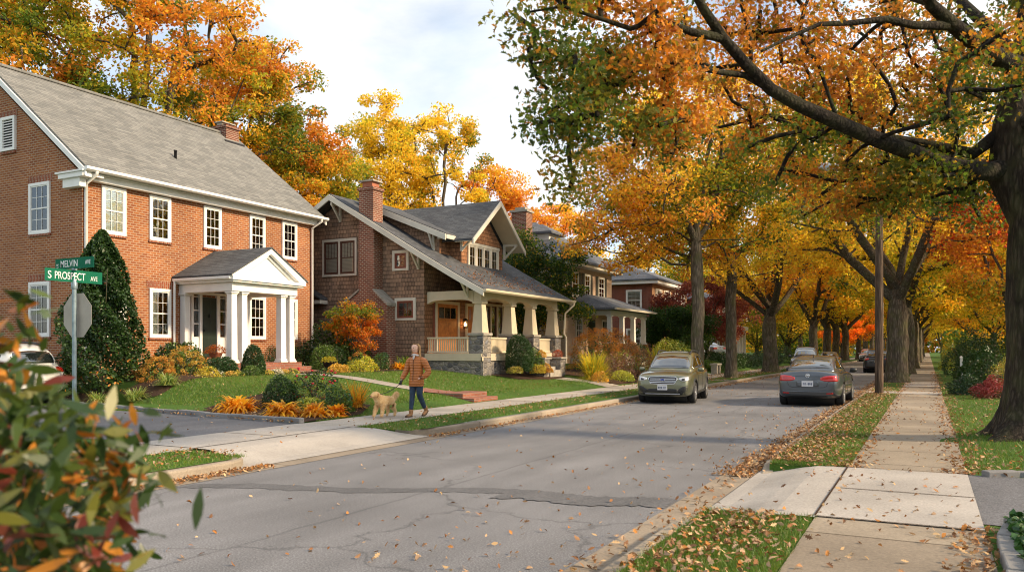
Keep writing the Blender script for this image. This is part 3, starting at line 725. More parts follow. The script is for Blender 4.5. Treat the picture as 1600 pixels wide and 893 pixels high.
# wall lantern-like bits: door group
D = MB(T1); wb(D, 19.56, 20.19, 1.38, 3.44, .03, .07)
for (a, b) in ((19.62, 19.84), (19.91, 20.13)):
    for z0, z1 in ((1.5, 2.05), (2.15, 2.75), (2.85, 3.35)): wb(D, a, b, z0, z1, .071, .082)
door = D.build('door', DOOR_G, H1, bevel=.006)
MB(T1).lathe((19.62, 2.3, .1), [(.0, 0), (.03, 0), (.035, .03), (0, .05)], 8).build('handle', METAL_D, door)
m = MB(); m.tube([(X0 + .10, 19.875, 2.86), (X0 + .10, 19.875, 2.74)], .022, 8); m.build('knocker', METAL_D, door)
m = MB(T1); z0 = 1.26
wb(m, 19.10, 19.20, z0, 3.52, .001, .09); wb(m, 19.44, 19.55, z0, 3.52, .001, .11); wb(m, 20.20, 20.33, z0, 3.52, .001, .11); wb(m, 20.60, 20.74, z0, 3.52, .001, .09)
wb(m, 19.06, 20.78, 3.521, 3.60, .001, .13); wb(m, 19.2, 19.44, z0, 2.05, .001, .05); wb(m, 20.33, 20.6, z0, 2.05, .001, .05); wb(m, 19.2, 20.6, 1.2, 1.259, .001, .16)
for u in (19.2, 20.33):
    for z in (2.05, 2.52, 2.98, 3.45): wb(m, u, u + (.24 if u < 20 else .27), z - .02, z + .02, .02, .05)
m.build('door_surround', WHITE, H1, bevel=.008)
m = MB(T1); wb(m, 19.2, 19.44, 2.07, 3.5, .002, .03); wb(m, 20.33, 20.6, 2.07, 3.5, .002, .03); m.build('sidelight', GLASS, H1)
# fan light
c = (20.0, 3.61); m = MB(T1); fan = []
for i in range(17): a = math.pi * i / 16; fan.append((c[0] + .62 * math.cos(a), c[1] + .42 * math.sin(a) * .7, .004))
m.extr(fan, (0, 0, .02)); fl = m.build('fanlight', GLASS, H1)
m = MB()
for i in range(0, 7): a = math.pi * i / 6; m.tube([(X0 + .035, c[0], c[1]), (X0 + .035, c[0] + .62 * math.cos(a), c[1] + .29 * math.sin(a))], .014, 6)
m.tube([(X0 + .04, c[0] + .64 * math.cos(math.pi * i / 16), c[1] + .31 * math.sin(math.pi * i / 16)) for i in range(17)], .03, 6); m.build('muntin', WHITE, fl)
# portico
P = MB().box(-22.29, -19.72, 18.45, 21.75, .5, 1.19).build('portico', BRICK_P, H1)
m = MB()
for i in range(3): m.box(-19.72 + i * .32 + .002, -19.72 + (i + 1) * .32, 18.9 if i < 2 else 18.7, 21.9 if i < 2 else 22.1, .4, 1.05 - i * .14)
m.build('steps', BRICK_P, P)
for (x, y) in ((-20.0, 18.80), (-20.0, 19.24), (-20.0, 21.02), (-20.0, 21.44), (-22.14, 18.78), (-22.14, 21.46)):
    m = MB(); m.box(x - .17, x + .17, y - .17, y + .17, 1.192, 1.25); m.box(x - .145, x + .145, y - .145, y + .145, 1.252, 1.31); m.frustum(x, y, 1.312, 3.42, .25, .225)
    m.box(x - .13, x + .13, y - .13, y + .13, 3.422, 3.46); m.box(x - .16, x + .16, y - .16, y + .16, 3.462, 3.52); m.build('column', WHITE, P, bevel=.008)
m = MB()   # entablature beams and cornice
m.box(-22.28, -19.82, 18.64, 18.94, 3.522, 3.80); m.box(-22.28, -19.82, 21.30, 21.60, 3.522, 3.80); m.box(-20.17, -19.80, 18.62, 21.62, 3.524, 3.802)
m.box(-22.28, -19.62, 18.50, 21.74, 3.804, 3.86); m.box(-22.28, -19.56, 18.44, 21.80, 3.862, 3.97)
m.build('entablature', WHITE, P, bevel=.01)
yc, za, ze = 20.12, 5.02, 4.02
m = MB(); m.extr([(-19.78, 18.62, 3.972), (-19.78, 21.62, 3.972), (-19.78, yc, 4.86)], (-.04, 0, 0))
for s in (-1, 1):
    ye = yc + s * 1.70; m.extr([(-19.74, ye, 3.972), (-19.74, ye, 4.06), (-19.74, yc, za), (-19.74, yc, za - .18), (-19.74, yc + s * 1.36, 3.972)], (.17, 0, 0))
    ye = yc + s * 1.2; m.extr([(-19.775, ye + s * .16, 3.98), (-19.775, yc, 4.80), (-19.775, yc, 4.72), (-19.775, ye - s * .02, 3.98)], (.06, 0, 0))
m.box(-19.775, -19.70, yc - 1.35, yc + 1.35, 3.974, 4.03)
m.build('pediment', WHITE, P, bevel=.008)
m = MB()
for s in (-1, 1):
    a = [(-19.54, yc + s * 1.74, 4.0), (-19.54, yc, za + .04), (-19.54, yc, za - .02), (-19.54, yc + s * 1.74, 3.972 - .03)]
    m.extr([(-19.54, yc + s * 1.76, 4.00), (-19.54, yc + s * 1.76, 4.045), (-19.54, yc, za + .055), (-19.54, yc, za + .004)], (-2.75, 0, 0))
m.build('portico_roof', ROOF2, P)
m = MB(); m.box(-22.26, -19.66, 18.36, 18.438, 3.90, 3.985); m.build('gutter', WHITE, P)
MB().tube([(-22.2, 18.4, 3.9), (-22.2, 18.38, 1.0)], .04, 8).build('downspout', WHITE, P)
MB().tube([(-22.2, 21.66, 3.8), (-22.2, 21.66, 1.4)], .035, 8).build('downspout', WHITE, P)
MB().box(-22.2, -20.2, 18.95, 21.29, 3.76, 3.79).build('ceiling', WHITE, P)

# ---------------------------------------------------------------- shingled bungalow
H2 = thing('shingled_house', 'brown cedar shingled bungalow with dormer and stone pier porch', 'house', (-17.7, 26.5, .7))
YG, YB = 26.5, 33.6
XR, ZR = -21.9, 8.05; SL = .583
def rz(x): return ZR - SL * (x - XR)
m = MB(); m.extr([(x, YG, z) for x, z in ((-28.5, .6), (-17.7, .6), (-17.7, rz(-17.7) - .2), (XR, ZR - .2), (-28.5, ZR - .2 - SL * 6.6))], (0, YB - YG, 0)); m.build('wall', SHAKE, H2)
# roof, slightly flared (bell-cast) towards the porch eave
def fl(x): return rz(x) + (0 if x < -17.5 else .10 * ((x + 17.5) / 2.9) ** 2)
RX = [XR, -20, -18, -17, -16, -15.2, -14.58]
m = MB()
top = [(x, fl(x)) for x in RX]; prof = top + [(x, z - .09) for x, z in top[::-1]]
m.extr([(x, 25.80, z) for x, z in prof], (0, 34.2 - 25.80, 0))
bk = [(XR, ZR), (-29.3, ZR - SL * 7.4), (-29.3, ZR - SL * 7.4 - .09), (XR, ZR - .09)]; m.extr([(x, 25.80, z) for x, z in bk], (0, 8.4, 0))
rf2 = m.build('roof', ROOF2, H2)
LEAFR = None
m = MB()
for y in (25.74, 34.16):
    pr_ = [(x, z - .035) for x, z in top] + [(x, z - .27) for x, z in top[::-1]]
    m.extr([(x, y, z) for x, z in pr_], (0, .06, 0)); b2 = [(XR, ZR - .035), (-29.3, ZR - SL * 7.4 - .035), (-29.3, ZR - SL * 7.4 - .27), (XR, ZR - .27)]; m.extr([(x, y, z) for x, z in b2], (0, .06, 0))
build_split(m, 'bargeboard', CREAM_L, rf2)
m = MB(); m.extr([(x, 25.805, z - .092) for x, z in top] + [(x, 25.805, z - .115) for x, z in top[::-1]], (0, 8.35, 0)); m.build('soffit', CREAM, rf2)
m = MB(); z = fl(-14.58); m.extr([(-14.575, 25.76, z), (-14.46, 25.76, z), (-14.46, 25.76, z - .07), (-14.52, 25.76, z - .12), (-14.575, 25.76, z - .12)], (0, 8.5, 0)); m.build('gutter', CREAM, H2)
pipe('downspout', [(-14.5, 34.1, fl(-14.58) - .1), (-14.5, 34.08, fl(-14.58) - .2), (-14.9, 34.0, 3.3), (-14.95, 33.98, 2.35), (-14.85, 33.98, 2.2), (-14.85, 33.98, 1.0)], CREAM, H2, .05)
def bracket(parent, x, y, ztop, T='S', L=.62):
    m = MB()
    if T == 'S': m.box(x - .05, x + .05, y - L, y, ztop - .12, ztop); m.box(x - .045, x + .045, y - .09, y, ztop - .75, ztop - .12); m.extr([(x - .035, y - .09, ztop - .72), (x - .035, y - .09, ztop - .6), (x - .035, y - L + .12, ztop - .12), (x - .035, y - L + .02, ztop - .12)], (.07, 0, 0))
    else: m.box(x, x + L, y - .05, y + .05, ztop - .12, ztop); m.box(x, x + .09, y - .045, y + .045, ztop - .7, ztop - .12); m.extr([(x + .09, y - .035, ztop - .68), (x + .09, y - .035, ztop - .56), (x + L - .12, y - .035, ztop - .12), (x + L - .02, y - .035, ztop - .12)], (0, .07, 0))
    return m.build('bracket', CREAM_L, parent)
bracket(H2, -21.88, YG, 7.72); bracket(H2, -17.95, YG, rz(-17.95) - .18); bracket(H2, -15.75, YG + .1, fl(-15.75) - .12)
TB = S_(YG)
# twin window and small ones
m = MB(TB); wb(m, -22.85, -21.02, 4.70, 4.79, .001, .07); wb(m, -22.85, -21.02, 6.16, 6.27, .001, .06)
for u in (-22.85, -21.985, -21.12): wb(m, u, u + .1, 4.79, 6.16, .001, .055)
m.build('window_casing', CREAM_L, H2, bevel=.006)
for u in (-22.75, -21.885):
    window(H2, TB, u, u + .765, 4.79, 6.16, cas=.05, out=.04, cols=4, rows=1, blind='full', sash=SASH, frame=SASH, sill=None, bars_low=False)
for (a, b, z0, z1, big) in ((-19.22, -18.42, 4.80, 5.62, 0), (-19.10, -18.08, 2.80, 3.70, 1)):
    m = MB(TB); c = .12; wb(m, a, a + c, z0, z1, .001, .05); wb(m, b - c, b, z0, z1, .001, .05); wb(m, a + c, b - c, z1 - c, z1, .001, .05); wb(m, a + c, b - c, z0, z0 + .09, .001, .06)
    m.build('window_casing', CREAM_L, H2, bevel=.006)
    window(H2, TB, a + c, b - c, z0 + .09, z1 - c, cas=.05, out=.035, cols=3 if big else 2, rows=2, double=False, blind=None, sash=SASH_R, frame=SASH_R, sill=None)
# basement window and foundation
MB().box(-22.9, -17.72, YG - .06, YG - .001, .5, 1.22).build('foundation', STONE, H2)
window(H2, S_(YG - .06), -18.95, -17.95, .80, 1.2, cas=.05, out=.03, cols=3, rows=1, double=False, blind=None, sash=CREAM_L, frame=CREAM_L, sill=None)
MB(S_(YG)).lathe((-18.0, 1.47, .10), [(.0, 0), (.13, .02), (.16, .06), (.12, .1), (.03, .12)], 14, axis='z').build('wall_lamp', M('white_enamel', (.7, .7, .68), .3), H2)
# low side roof at left, next to the brick house
m = MB(); m.extr([(-24.2, 26.45, 4.7), (-22.55, 26.45, 3.80), (-22.55, 26.45, 3.72), (-24.2, 26.45, 4.62)], (0, -.5, 0)); ent = m.build('side_roof', ROOF2, H2)
MB().box(-24.2, -22.55, 25.98, 26.44, 3.55, 3.70).build('fascia', CREAM_L, ent)
# external brick chimney
m = MB()
pf = [(-21.30, .6), (-19.08, .6), (-19.08, 3.40), (-19.72, 3.95), (-19.72, 6.3), (-20.47, 6.3), (-20.47, 3.95), (-21.30, 3.40)]
m.extr([(x, 25.9, z) for x, z in pf], (0, .598, 0)); m.box(-20.45, -19.74, 25.89, 26.52, 6.302, 8.05); m.box(-20.50, -19.69, 25.84, 26.57, 8.052, 8.17)
ch2 = m.build('chimney', BRICK_D, H2)
m = MB(); m.box(-20.34, -19.85, 25.98, 26.44, 8.172, 8.40); m.build('flue', M('clay_flue', (.38, .14, .08), .8, .2, 6, .3), ch2)
MB().box(-20.46, -19.73, 25.88, 26.54, 8.402, 8.46).build('chimney_cap', STONE_L, ch2)
m = MB(); m.extr([(-19.02, 25.85, 3.37), (-19.74, 25.85, 4.0), (-19.74, 25.85, 4.08), (-19.02, 25.85, 3.49)], (0, .66, 0)); m.extr([(-21.36, 25.85, 3.37), (-20.45, 25.85, 4.0), (-20.45, 25.85, 4.08), (-21.36, 25.85, 3.49)], (0, .66, 0)); build_split(m, 'shoulder', STONE_L, ch2)
# dormers
m = MB(); m.extr([(x, 27.45, z) for x, z in ((-21.2, 7.0), (-17.6, 5.0), (-17.6, 6.32), (-21.2, 7.75))], (0, 4.8, 0)); dw = m.build('dormer', SHAKE, H2)
MB().box(-17.598, -17.58, 27.45, 28.2, 5.2, 6.25).build('front_wall', SHAKE_SUN, dw)  # thin facing sheet that carries the sunlit copy of the shakes
m = MB(); sh = [(-21.5, 8.02), (-17.05, 6.24)]; m.extr([(-21.5, 27.05, 8.06), (-17.05, 27.05, 6.28), (-17.05, 27.05, 6.20), (-21.5, 27.05, 7.98)], (0, 5.6, 0)); m.build('shed_roof', ROOF2, dw)
m = MB(); m.extr([(-21.2, 26.99, 7.90), (-17.03, 26.99, 6.235), (-17.03, 26.99, 5.99), (-21.2, 26.99, 7.66)], (0, .06, 0)); m.box(-17.06, -17.0, 27.05, 28.3, 6.06, 6.22); build_split(m, 'bargeboard', CREAM_L, dw)
for k in range(3): MB().box(-17.6, -17.08, 27.3 + k * .35, 27.36 + k * .35, 6.1, 6.2).build('rafter_tail', CREAM_L, dw)
bracket(dw, -17.85, 27.45, 6.42, 'S', .45)
yc, zp = 29.95, 7.86
m = MB(); m.extr([(-17.0, y, z) for y, z in ((28.2, 4.9), (31.75, 4.9), (31.75, 6.15), (yc, 7.62), (28.2, 6.15))], (-3.2, 0, 0)); gd = m.build('gable_dormer', SHAKE_SUN, H2)
m = MB()
for s in (-1, 1):
    ye = yc + s * 2.32; zz = zp - .80 * 2.32
    m.extr([(-16.15, ye, zz), (-16.15, yc, zp), (-16.15, yc, zp + .10), (-16.15, ye, zz + .09)], (-5.0, 0, 0))
m.build('dormer_roof', ROOF2, gd)
m = MB()
for s in (-1, 1):
    ye = yc + s * 2.34; zz = zp - .80 * 2.34
    m.extr([(-16.14, ye, zz - .14), (-16.14, ye, zz + .06), (-16.14, yc, zp + .07), (-16.14, yc, zp - .15)], (.06, 0, 0))
build_split(m, 'bargeboard', CREAM_L, gd)
m = MB()
for s in (-1, 1):
    ye = yc + s * 2.3; zz = zp - .80 * 2.3
    m.extr([(-16.16, ye, zz - .02), (-16.16, yc, zp - .02), (-16.16, yc, zp - .045), (-16.16, ye, zz - .045)], (-.83, 0, 0))
m.build('soffit', CREAM, gd)
for y in (28.12, yc, 31.85): bracket(gd, -17.0, y, 6.36 - .0 if y != yc else 7.72, 'E', .72)
T2 = E_(-17.0); m = MB(T2); wb(m, 28.66, 31.36, 4.98, 5.08, .001, .08); wb(m, 28.66, 31.36, 6.0, 6.12, .001, .07)
for i in range(5): u = 28.7 + i * .64; wb(m, u - .04, u + .06, 5.08, 6.0, .001, .06)
m.build('window_casing', CREAM_L, gd)
for i in range(4): u = 28.76 + i * .64; window(gd, T2, u, u + .54, 5.08, 6.0, cas=.045, out=.035, cols=2, rows=2, double=False, blind=None, sash=CREAM_L, frame=CREAM_L, sill=None, name='window')
# porch
PO = MB().box(-17.69, -15.10, 26.52, 33.9, 1.32, 1.48).build('porch', CREAM, H2)
m = MB(); m.box(-17.69, -15.13, 26.56, 26.70, .5, 1.19); m.box(-15.27, -15.13, 26.7, 29.5, .5, 1.19); m.box(-15.27, -15.13, 31.1, 33.9, .5, 1.19); build_split(m, 'porch_base', STONE, PO)
m = MB(); m.box(-17.69, -15.08, 26.50, 26.54, 1.2, 1.35); m.box(-15.12, -15.06, 26.5, 29.3, 1.2, 1.35); m.build('skirt_board', CREAM, PO)
for y in (26.9, 29.35, 31.3, 33.6):
    m = MB(); m.frustum(-15.38, y, .5, 2.17, .66, .62); pi = m.build('stone_pier', STONE, PO, bevel=.03)
    MB().box(-15.74, -15.02, y - .36, y + .36, 2.172, 2.27).build('pier_cap', STONE_L, pi, bevel=.012)
    m = MB(); m.frustum(-15.38, y, 2.272, 3.40, .50, .32); m.box(-15.60, -15.16, y - .22, y + .22, 3.402, 3.50); m.build('column', CREAM, PO, bevel=.008)
# arched beams
def arched(mb, u0, u1, z0, z1, d0, d1, rise):
    n = 12; V = []
    for i in range(n + 1):
        t = i / n; u = u0 + (u1 - u0) * t; za_ = z0 + rise * (1 - (2 * t - 1) ** 4)
        V += [(u, za_, d0), (u, z1, d0), (u, z1, d1), (u, za_, d1)]
    F = [(0, 1, 2, 3), tuple(n * 4 + k for k in (3, 2, 1, 0))]
    for i in range(n):
        for k in range(4): F.append((i * 4 + k, i * 4 + (k + 1) % 4, (i + 1) * 4 + (k + 1) % 4, (i + 1) * 4 + k))
    mb.add(V, F)
m = MB(E_(-15.22))
for a, b in ((27.12, 29.13), (29.57, 31.08), (31.52, 33.38)): arched(m, a, b, 3.48, 3.86, -.30, 0, .17)
for y in (26.9, 29.35, 31.3, 33.6): wb(m, y - .22, y + .22, 3.502, 3.86, -.30, .0)
m.tf = S_(26.72); arched(m, -17.69, -15.55, 3.44, 3.92, -.25, .03, .14)
m.build('beam', CREAM, PO)
MB().box(-17.69, -15.54, 26.98, 33.9, 3.80, 3.84).build('ceiling', CREAM, PO)
def railing(parent, T, u0, u1, zb, zt, n, solid=False):
    m = MB(T); wb(m, u0, u1, zt - .07, zt, -.06, .06); wb(m, u0, u1, zb, zb + .07, -.04, .04)
    if solid:
        wb(m, u0, u1, zb + .07, zt - .07, -.02, .005)
        for i in range(n): u = u0 + (u1 - u0) * (i + .5) / n; wb(m, u - .02, u + .02, zb + .07, zt - .07, .006, .02)
    else:
        for i in range(n): u = u0 + (u1 - u0) * (i + .5) / n; wb(m, u - .018, u + .018, zb + .07, zt - .07, -.018, .018)
    return m.build('railing', CREAM, parent)
railing(PO, S_(26.70), -17.66, -15.73, 1.50, 2.12, 21); railing(PO, E_(-15.36), 27.24, 29.02, 1.5, 2.12, 18, True); railing(PO, E_(-15.36), 31.63, 33.27, 1.5, 2.12, 15, True)
m = MB()
for i in range(5): m.box(-15.1 + i * .28, -15.1 + (i + 1) * .28 - .002, 29.75, 30.95, .5, 1.34 - i * .14)
m.build('steps', STONE_L, PO)
for y in (29.55, 31.15):
    m = MB().box(-15.0, -13.9, y - .17, y + .17, .5, 1.15).box(-14.3, -13.75, y - .26, y + .26, .5, 1.24).build('cheek_wall', STONE, PO, bevel=.03); MB().box(-14.36, -13.69, y - .32, y + .32, 1.242, 1.31).build('cap', STONE_L, m, bevel=.01)
m = MB(); m.tube([(-15.0, 29.7, 2.1), (-14.0, 29.7, 1.5), (-13.9, 29.7, 1.45)], .02, 6); m.tube([(-14.1, 29.7, 1.5), (-14.1, 29.7, .8)], .02, 6); m.build('handrail', METAL_D, PO)
# porch wall: doors and tall window
T3 = E_(-17.7)
MB(T3).box(26.52, 33.6, 1.48, 3.8, .001, .012).build('porch_wall', SHAKE_SUN, H2)
def wood_door(u0, u1):
    m = MB(T3); wb(m, u0, u1, 1.5, 3.5, .02, .06)
    for a, b in ((u0 + .12, (u0 + u1) / 2 - .05), ((u0 + u1) / 2 + .05, u1 - .12)): wb(m, a, b, 1.65, 2.7, .061, .072)
    wb(m, u0 + .1, u1 - .1, 2.80, 2.86, .061, .09)
    d = m.build('door', WOOD, H2, bevel=.006)
    g = MB(T3)
    for i in range(3): a = u0 + .13 + i * (u1 - u0 - .26) / 3; wb(g, a + .02, a + (u1 - u0 - .26) / 3 - .02, 2.92, 3.35, .061, .068)
    g.build('pane', GLASS, d); f = MB(T3); wb(f, u0 - .12, u0, 1.5, 3.62, .012, .09); wb(f, u1, u1 + .12, 1.5, 3.62, .012, .09); wb(f, u0, u1, 3.5, 3.62, .012, .09); f.build('frame', CREAM, d)
wood_door(27.35, 28.95)
m = MB(T3); wb(m, 27.1, 27.22, 1.5, 3.62, .012, .05); m.build('door_trim', SASH_R, H2)
wood_door(29.75, 30.2)
m = MB(T3)
for u in (31.2, 31.82, 32.44, 33.0): wb(m, u - .05, u + .05, 1.9, 3.6, .012, .1)
wb(m, 31.15, 33.05, 3.6, 3.7, .012, .1); wb(m, 31.15, 33.05, 1.85, 1.95, .012, .11); m.build('window_casing', CREAM, H2)
for u in (31.25, 31.87, 32.49): window(H2, T3, u, u + .52, 1.95, 3.6, cas=.03, out=.045, cols=1, rows=1, blind=None, sash=SASH, frame=SASH, sill=None)
LMAT = NT('lamp_glow'); e_ = LMAT.n('ShaderNodeEmission'); e_.inputs[0].default_value = (1, .50, .16, 1); e_.inputs[1].default_value = 14; LMAT.l(e_.outputs[0], LMAT.out.inputs[0])
for (x, y) in ((-17.5, 29.35),):
    L = thing('porch_lantern', 'small dark lantern glowing on the wall beside the bungalow porch door', 'lantern', (x, y, 2.7))
    m = MB(); m.box(x - .19, x - .02, y - .02, y + .02, 2.93, 2.96)
    for a in (-1, 1):
        for b in (-1, 1): m.box(x + a * .07 - .01, x + a * .07 + .01, y + b * .07 - .01, y + b * .07 + .01, 2.58, 2.86)
    m.frustum(x, y, 2.86, 2.97, .22, .04); m.frustum(x, y, 2.54, 2.58, .12, .18); m.build('cage', METAL_D, L)
    MB().lathe((x, y, 2.62), [(.0, 0), (.045, .02), (.055, .1), (.02, .18)], 10).build('bulb', LMAT.mat, L)

# ---------------------------------------------------------------- hip-roofed cream house with porch
CREAMB = brickmat('cream_brick', (.66, .46, .32), (.58, .39, .27), (.6, .46, .34), var=.2)
SHUT = M('dark_shutter', (.05, .055, .05), .5)
def hip(mb, x0, x1, y0, y1, ze, zr, m=0, th=.12):
    w = min(x1 - x0, y1 - y0) / 2
    if (y1 - y0) > (x1 - x0): a, b = ((x0 + x1) / 2, y0 + w, zr), ((x0 + x1) / 2, y1 - w, zr)
    else: a, b = (x0 + w, (y0 + y1) / 2, zr), (x1 - w, (y0 + y1) / 2, zr)
    c = [(x0, y0, ze), (x1, y0, ze), (x1, y1, ze), (x0, y1, ze)]; d = [(p[0], p[1], p[2] - th) for p in c]
    V = c + d + [a, b]
    if (y1 - y0) > (x1 - x0): F = [(0, 1, 8), (1, 2, 9, 8), (2, 3, 9), (3, 0, 8, 9)]
    else: F = [(0, 1, 9, 8), (1, 2, 9), (2, 3, 8, 9), (3, 0, 8)]
    F += [(0, 4, 5, 1), (1, 5, 6, 2), (2, 6, 7, 3), (3, 7, 4, 0), (7, 6, 5, 4)]
    mb.add(V, F, m)
H3 = thing('cream_house', 'cream brick house with hipped grey roof behind white porch columns', 'house', (-18.2, 41.5, .9))
MB().box(-27, -18.2, 41.5, 49.0, .5, 6.5).build('wall', CREAMB, H3)
m = MB(); hip(m, -27.6, -17.5, 40.9, 49.6, 6.72, 9.6); r3 = m.build('roof', ROOF3, H3)
MB().box(-27.5, -17.6, 41.0, 49.5, 6.42, 6.60).build('fascia', CREAM_L, r3)
m = MB(); m.box(-21.6, -19.9, 43.0, 44.6, 7.2, 8.5); d3 = m.build('dormer', WHITE, r3)
m = MB(); hip(m, -21.9, -19.6, 42.7, 44.9, 8.6, 9.2); m.build('dormer_roof', ROOF3, r3)
c3 = MB().box(-21.3, -20.35, 40.9, 41.7, .8, 9.5).build('chimney', BRICK_D, H3); MB().box(-21.38, -20.27, 40.82, 41.78, 9.502, 9.62).box(-21.15, -20.5, 41.05, 41.55, 9.622, 9.8).build('chimney_cap', STONE_L, c3)
T3b = E_(-18.2)
for (a, b) in ((42.4, 43.4), (44.3, 45.2), (46.55, 47.6)):
    window(H3, T3b, a, b, 4.75, 6.15, frame=CREAM_L, sash=WHITE, sill=CREAM_L, cols=2, rows=2)
    m = MB(T3b); wb(m, a - .38, a - .03, 4.75, 6.15, .001, .05); wb(m, b + .03, b + .38, 4.75, 6.15, .001, .05)
    for z in np.arange(4.85, 6.1, .09):
        for q in (a - .34, b + .07): wb(m, q, q + .27, z, z + .05, .051, .065)
    build_split(m, 'shutter', SHUT, H3)
for (a, b) in ((43.0, 44.0), (47.2, 48.2)): window(H3, T3b, a, b, 2.0, 3.5, frame=CREAM_L, sash=WHITE, sill=None)
window(H3, S_(41.5), -19.9, -19.0, 4.75, 6.15, frame=CREAM_L)
m = MB(T3b); wb(m, 45.0, 46.0, 1.35, 3.45, .002, .06); m.build('door', DOOR_G, H3)
p3 = MB().box(-18.19, -15.7, 42.3, 49.1, .5, 1.3).build('porch', CREAM_L, H3)
for y in (42.75, 44.8, 46.8, 48.8):
    q = MB().box(-16.24, -15.76, y - .24, y + .24, .5, 1.95).build('brick_pier', BRICK, p3)
    m = MB(); m.box(-16.2, -15.8, y - .2, y + .2, 1.952, 2.03); m.frustum(-16, y, 2.032, 3.5, .28, .24); m.box(-16.17, -15.83, y - .17, y + .17, 3.502, 3.57); m.build('column', WHITE, p3, bevel=.01)
m = MB(); m.box(-16.16, -15.84, 42.58, 48.97, 3.572, 3.86); m.box(-18.19, -16.16, 42.58, 42.85, 3.572, 3.86); m.build('beam', CREAM_L, p3)
m = MB(); m.add([(-15.4, 42.1, 3.98), (-15.4, 49.45, 3.98), (-18.19, 49.0, 4.95), (-18.19, 43.6, 4.95), (-18.19, 42.1, 3.98), (-18.19, 49.45, 3.98), (-15.4, 42.1, 3.88), (-15.4, 49.45, 3.88), (-18.19, 49.45, 3.88), (-18.19, 42.1, 3.88)],
   [(0, 1, 2, 3), (0, 3, 4), (1, 5, 2), (0, 6, 7, 1), (1, 7, 8, 5), (4, 9, 6, 0), (6, 9, 8, 7), (3, 2, 5, 4)]); m.build('porch_roof', ROOF3, p3)
MB().box(-15.42, -15.3, 42.0, 49.5, 3.86, 3.97).build('gutter', CREAM_L, p3)
railing(p3, E_(-16.0), 43.0, 44.55, 1.32, 1.92, 12, True); railing(p3, E_(-16.0), 47.05, 48.55, 1.32, 1.92, 12, True)

# ---------------------------------------------------------------- red brick house further along
H4 = thing('brick_house', 'distant red brick house with grey roof, sunlit front and black shutters beyond the cream house', 'house', (-18.2, 57.5, .9))
MB().box(-27, -18.2, 57.5, 67.0, .5, 6.6).build('wall', BRICK_4, H4)
MB().box(-18.199, -18.17, 57.52, 67, .6, 6.5).build('front_wall', brickmat('sunlit_front_brick', (.50, .25, .13), (.42, .20, .10), (.5, .36, .25), var=.2), H4)  # facade sheet of the same brick, sunlight put into its lighter colour
m = MB(); hip(m, -27.6, -17.5, 56.9, 67.6, 6.85, 8.9); r4 = m.build('roof', ROOF3, H4); MB().box(-27.5, -17.6, 57.0, 67.5, 6.5, 6.73).build('fascia', WHITE, r4)
window(H4, S_(57.5), -20.2, -18.95, 4.55, 6.1, cas=.12); window(H4, S_(57.5), -20.2, -18.95, 1.7, 3.2, cas=.12)
T4 = E_(-18.17)
for a in (58.6, 60.8, 63.2, 65.2):
    window(H4, T4, a, a + .95, 4.7, 6.2, cas=.1); m = MB(T4); wb(m, a - .4, a - .04, 4.7, 6.2, .001, .05); wb(m, a + .99, a + 1.35, 4.7, 6.2, .001, .05); build_split(m, 'shutter', SHUT if a > 62 else CREAM_L, H4)
for a in (58.6,): window(H4, T4, a, a + .95, 1.9, 3.4, cas=.1)
p4 = MB().box(-18.16, -15.9, 61.3, 66.3, .5, 1.2).build('porch', BRICK_P, H4)
for y in (61.7, 63.2, 64.4, 65.9): MB().frustum(-16.1, y, 1.202, 3.6, .26, .22).build('column', WHITE, p4)
m = MB(); m.box(-16.3, -15.9, 61.5, 66.1, 3.602, 3.85); m.box(-18.16, -16.3, 61.5, 61.8, 3.602, 3.85); m.build('beam', WHITE, p4)
m = MB(); m.extr([(-15.6, 61.1, 3.86), (-18.16, 61.1, 4.9), (-18.16, 61.1, 3.86)], (0, 5.4, 0)); m.build('porch_roof', ROOF3, p4)
MB(T4).box(63.4, 64.3, 1.25, 3.3, .002, .06).build('door', DOOR_G, H4)
# ---------------------------------------------------------------- white-trimmed house seen between the street trees
H5 = thing('red_brick_house', 'farthest red brick house with white porch posts, seen behind the dark red maple', 'house', (-18.5, 76, .9))
MB().box(-27, -18.5, 76, 85.5, .5, 6.4).build('wall', BRICK_4, H5)
m = MB(); hip(m, -27.6, -17.8, 75.4, 86.1, 6.5, 8.3); m.build('roof', ROOF3, H5)
T5 = E_(-18.5)
for a in (77, 79.4, 81.8, 84): window(H5, T5, a, a + 1, 4.4, 5.9, cas=.12); window(H5, T5, a, a + 1, 1.8, 3.3, cas=.12)
window(H5, S_(76), -21.5, -20.3, 4.4, 5.9, cas=.12); window(H5, S_(76), -21.5, -20.3, 1.8, 3.3, cas=.12)
p5 = MB().box(-18.49, -16.4, 78.5, 83.5, .5, 1.15).build('porch', WHITE, H5)
for y in (78.8, 80.3, 81.7, 83.2): MB().frustum(-16.6, y, 1.152, 3.5, .28, .24).build('column', WHITE, p5)
m = MB(); m.box(-18.49, -16.3, 78.3, 83.7, 3.502, 3.9); m.build('porch_roof', WHITE, p5)

g = np.random.default_rng(8); n = 520; xr = -15.0 - g.random(n) ** 1.5 * 1.6; yr = g.uniform(26.2, 33.9, n); zr_ = np.array([fl(x) for x in xr]) + .02
o = leaves('fallen_leaves', np.column_stack([xr, yr, zr_]), g.uniform(.05, .10, n), np.array([[.40, .16, .06], [.30, .12, .05], [.46, .24, .10]])[g.integers(0, 3, n)], HEX, LITTER, up=1.2, flat=.7, fold=.5, curl=.5, kind='stuff')
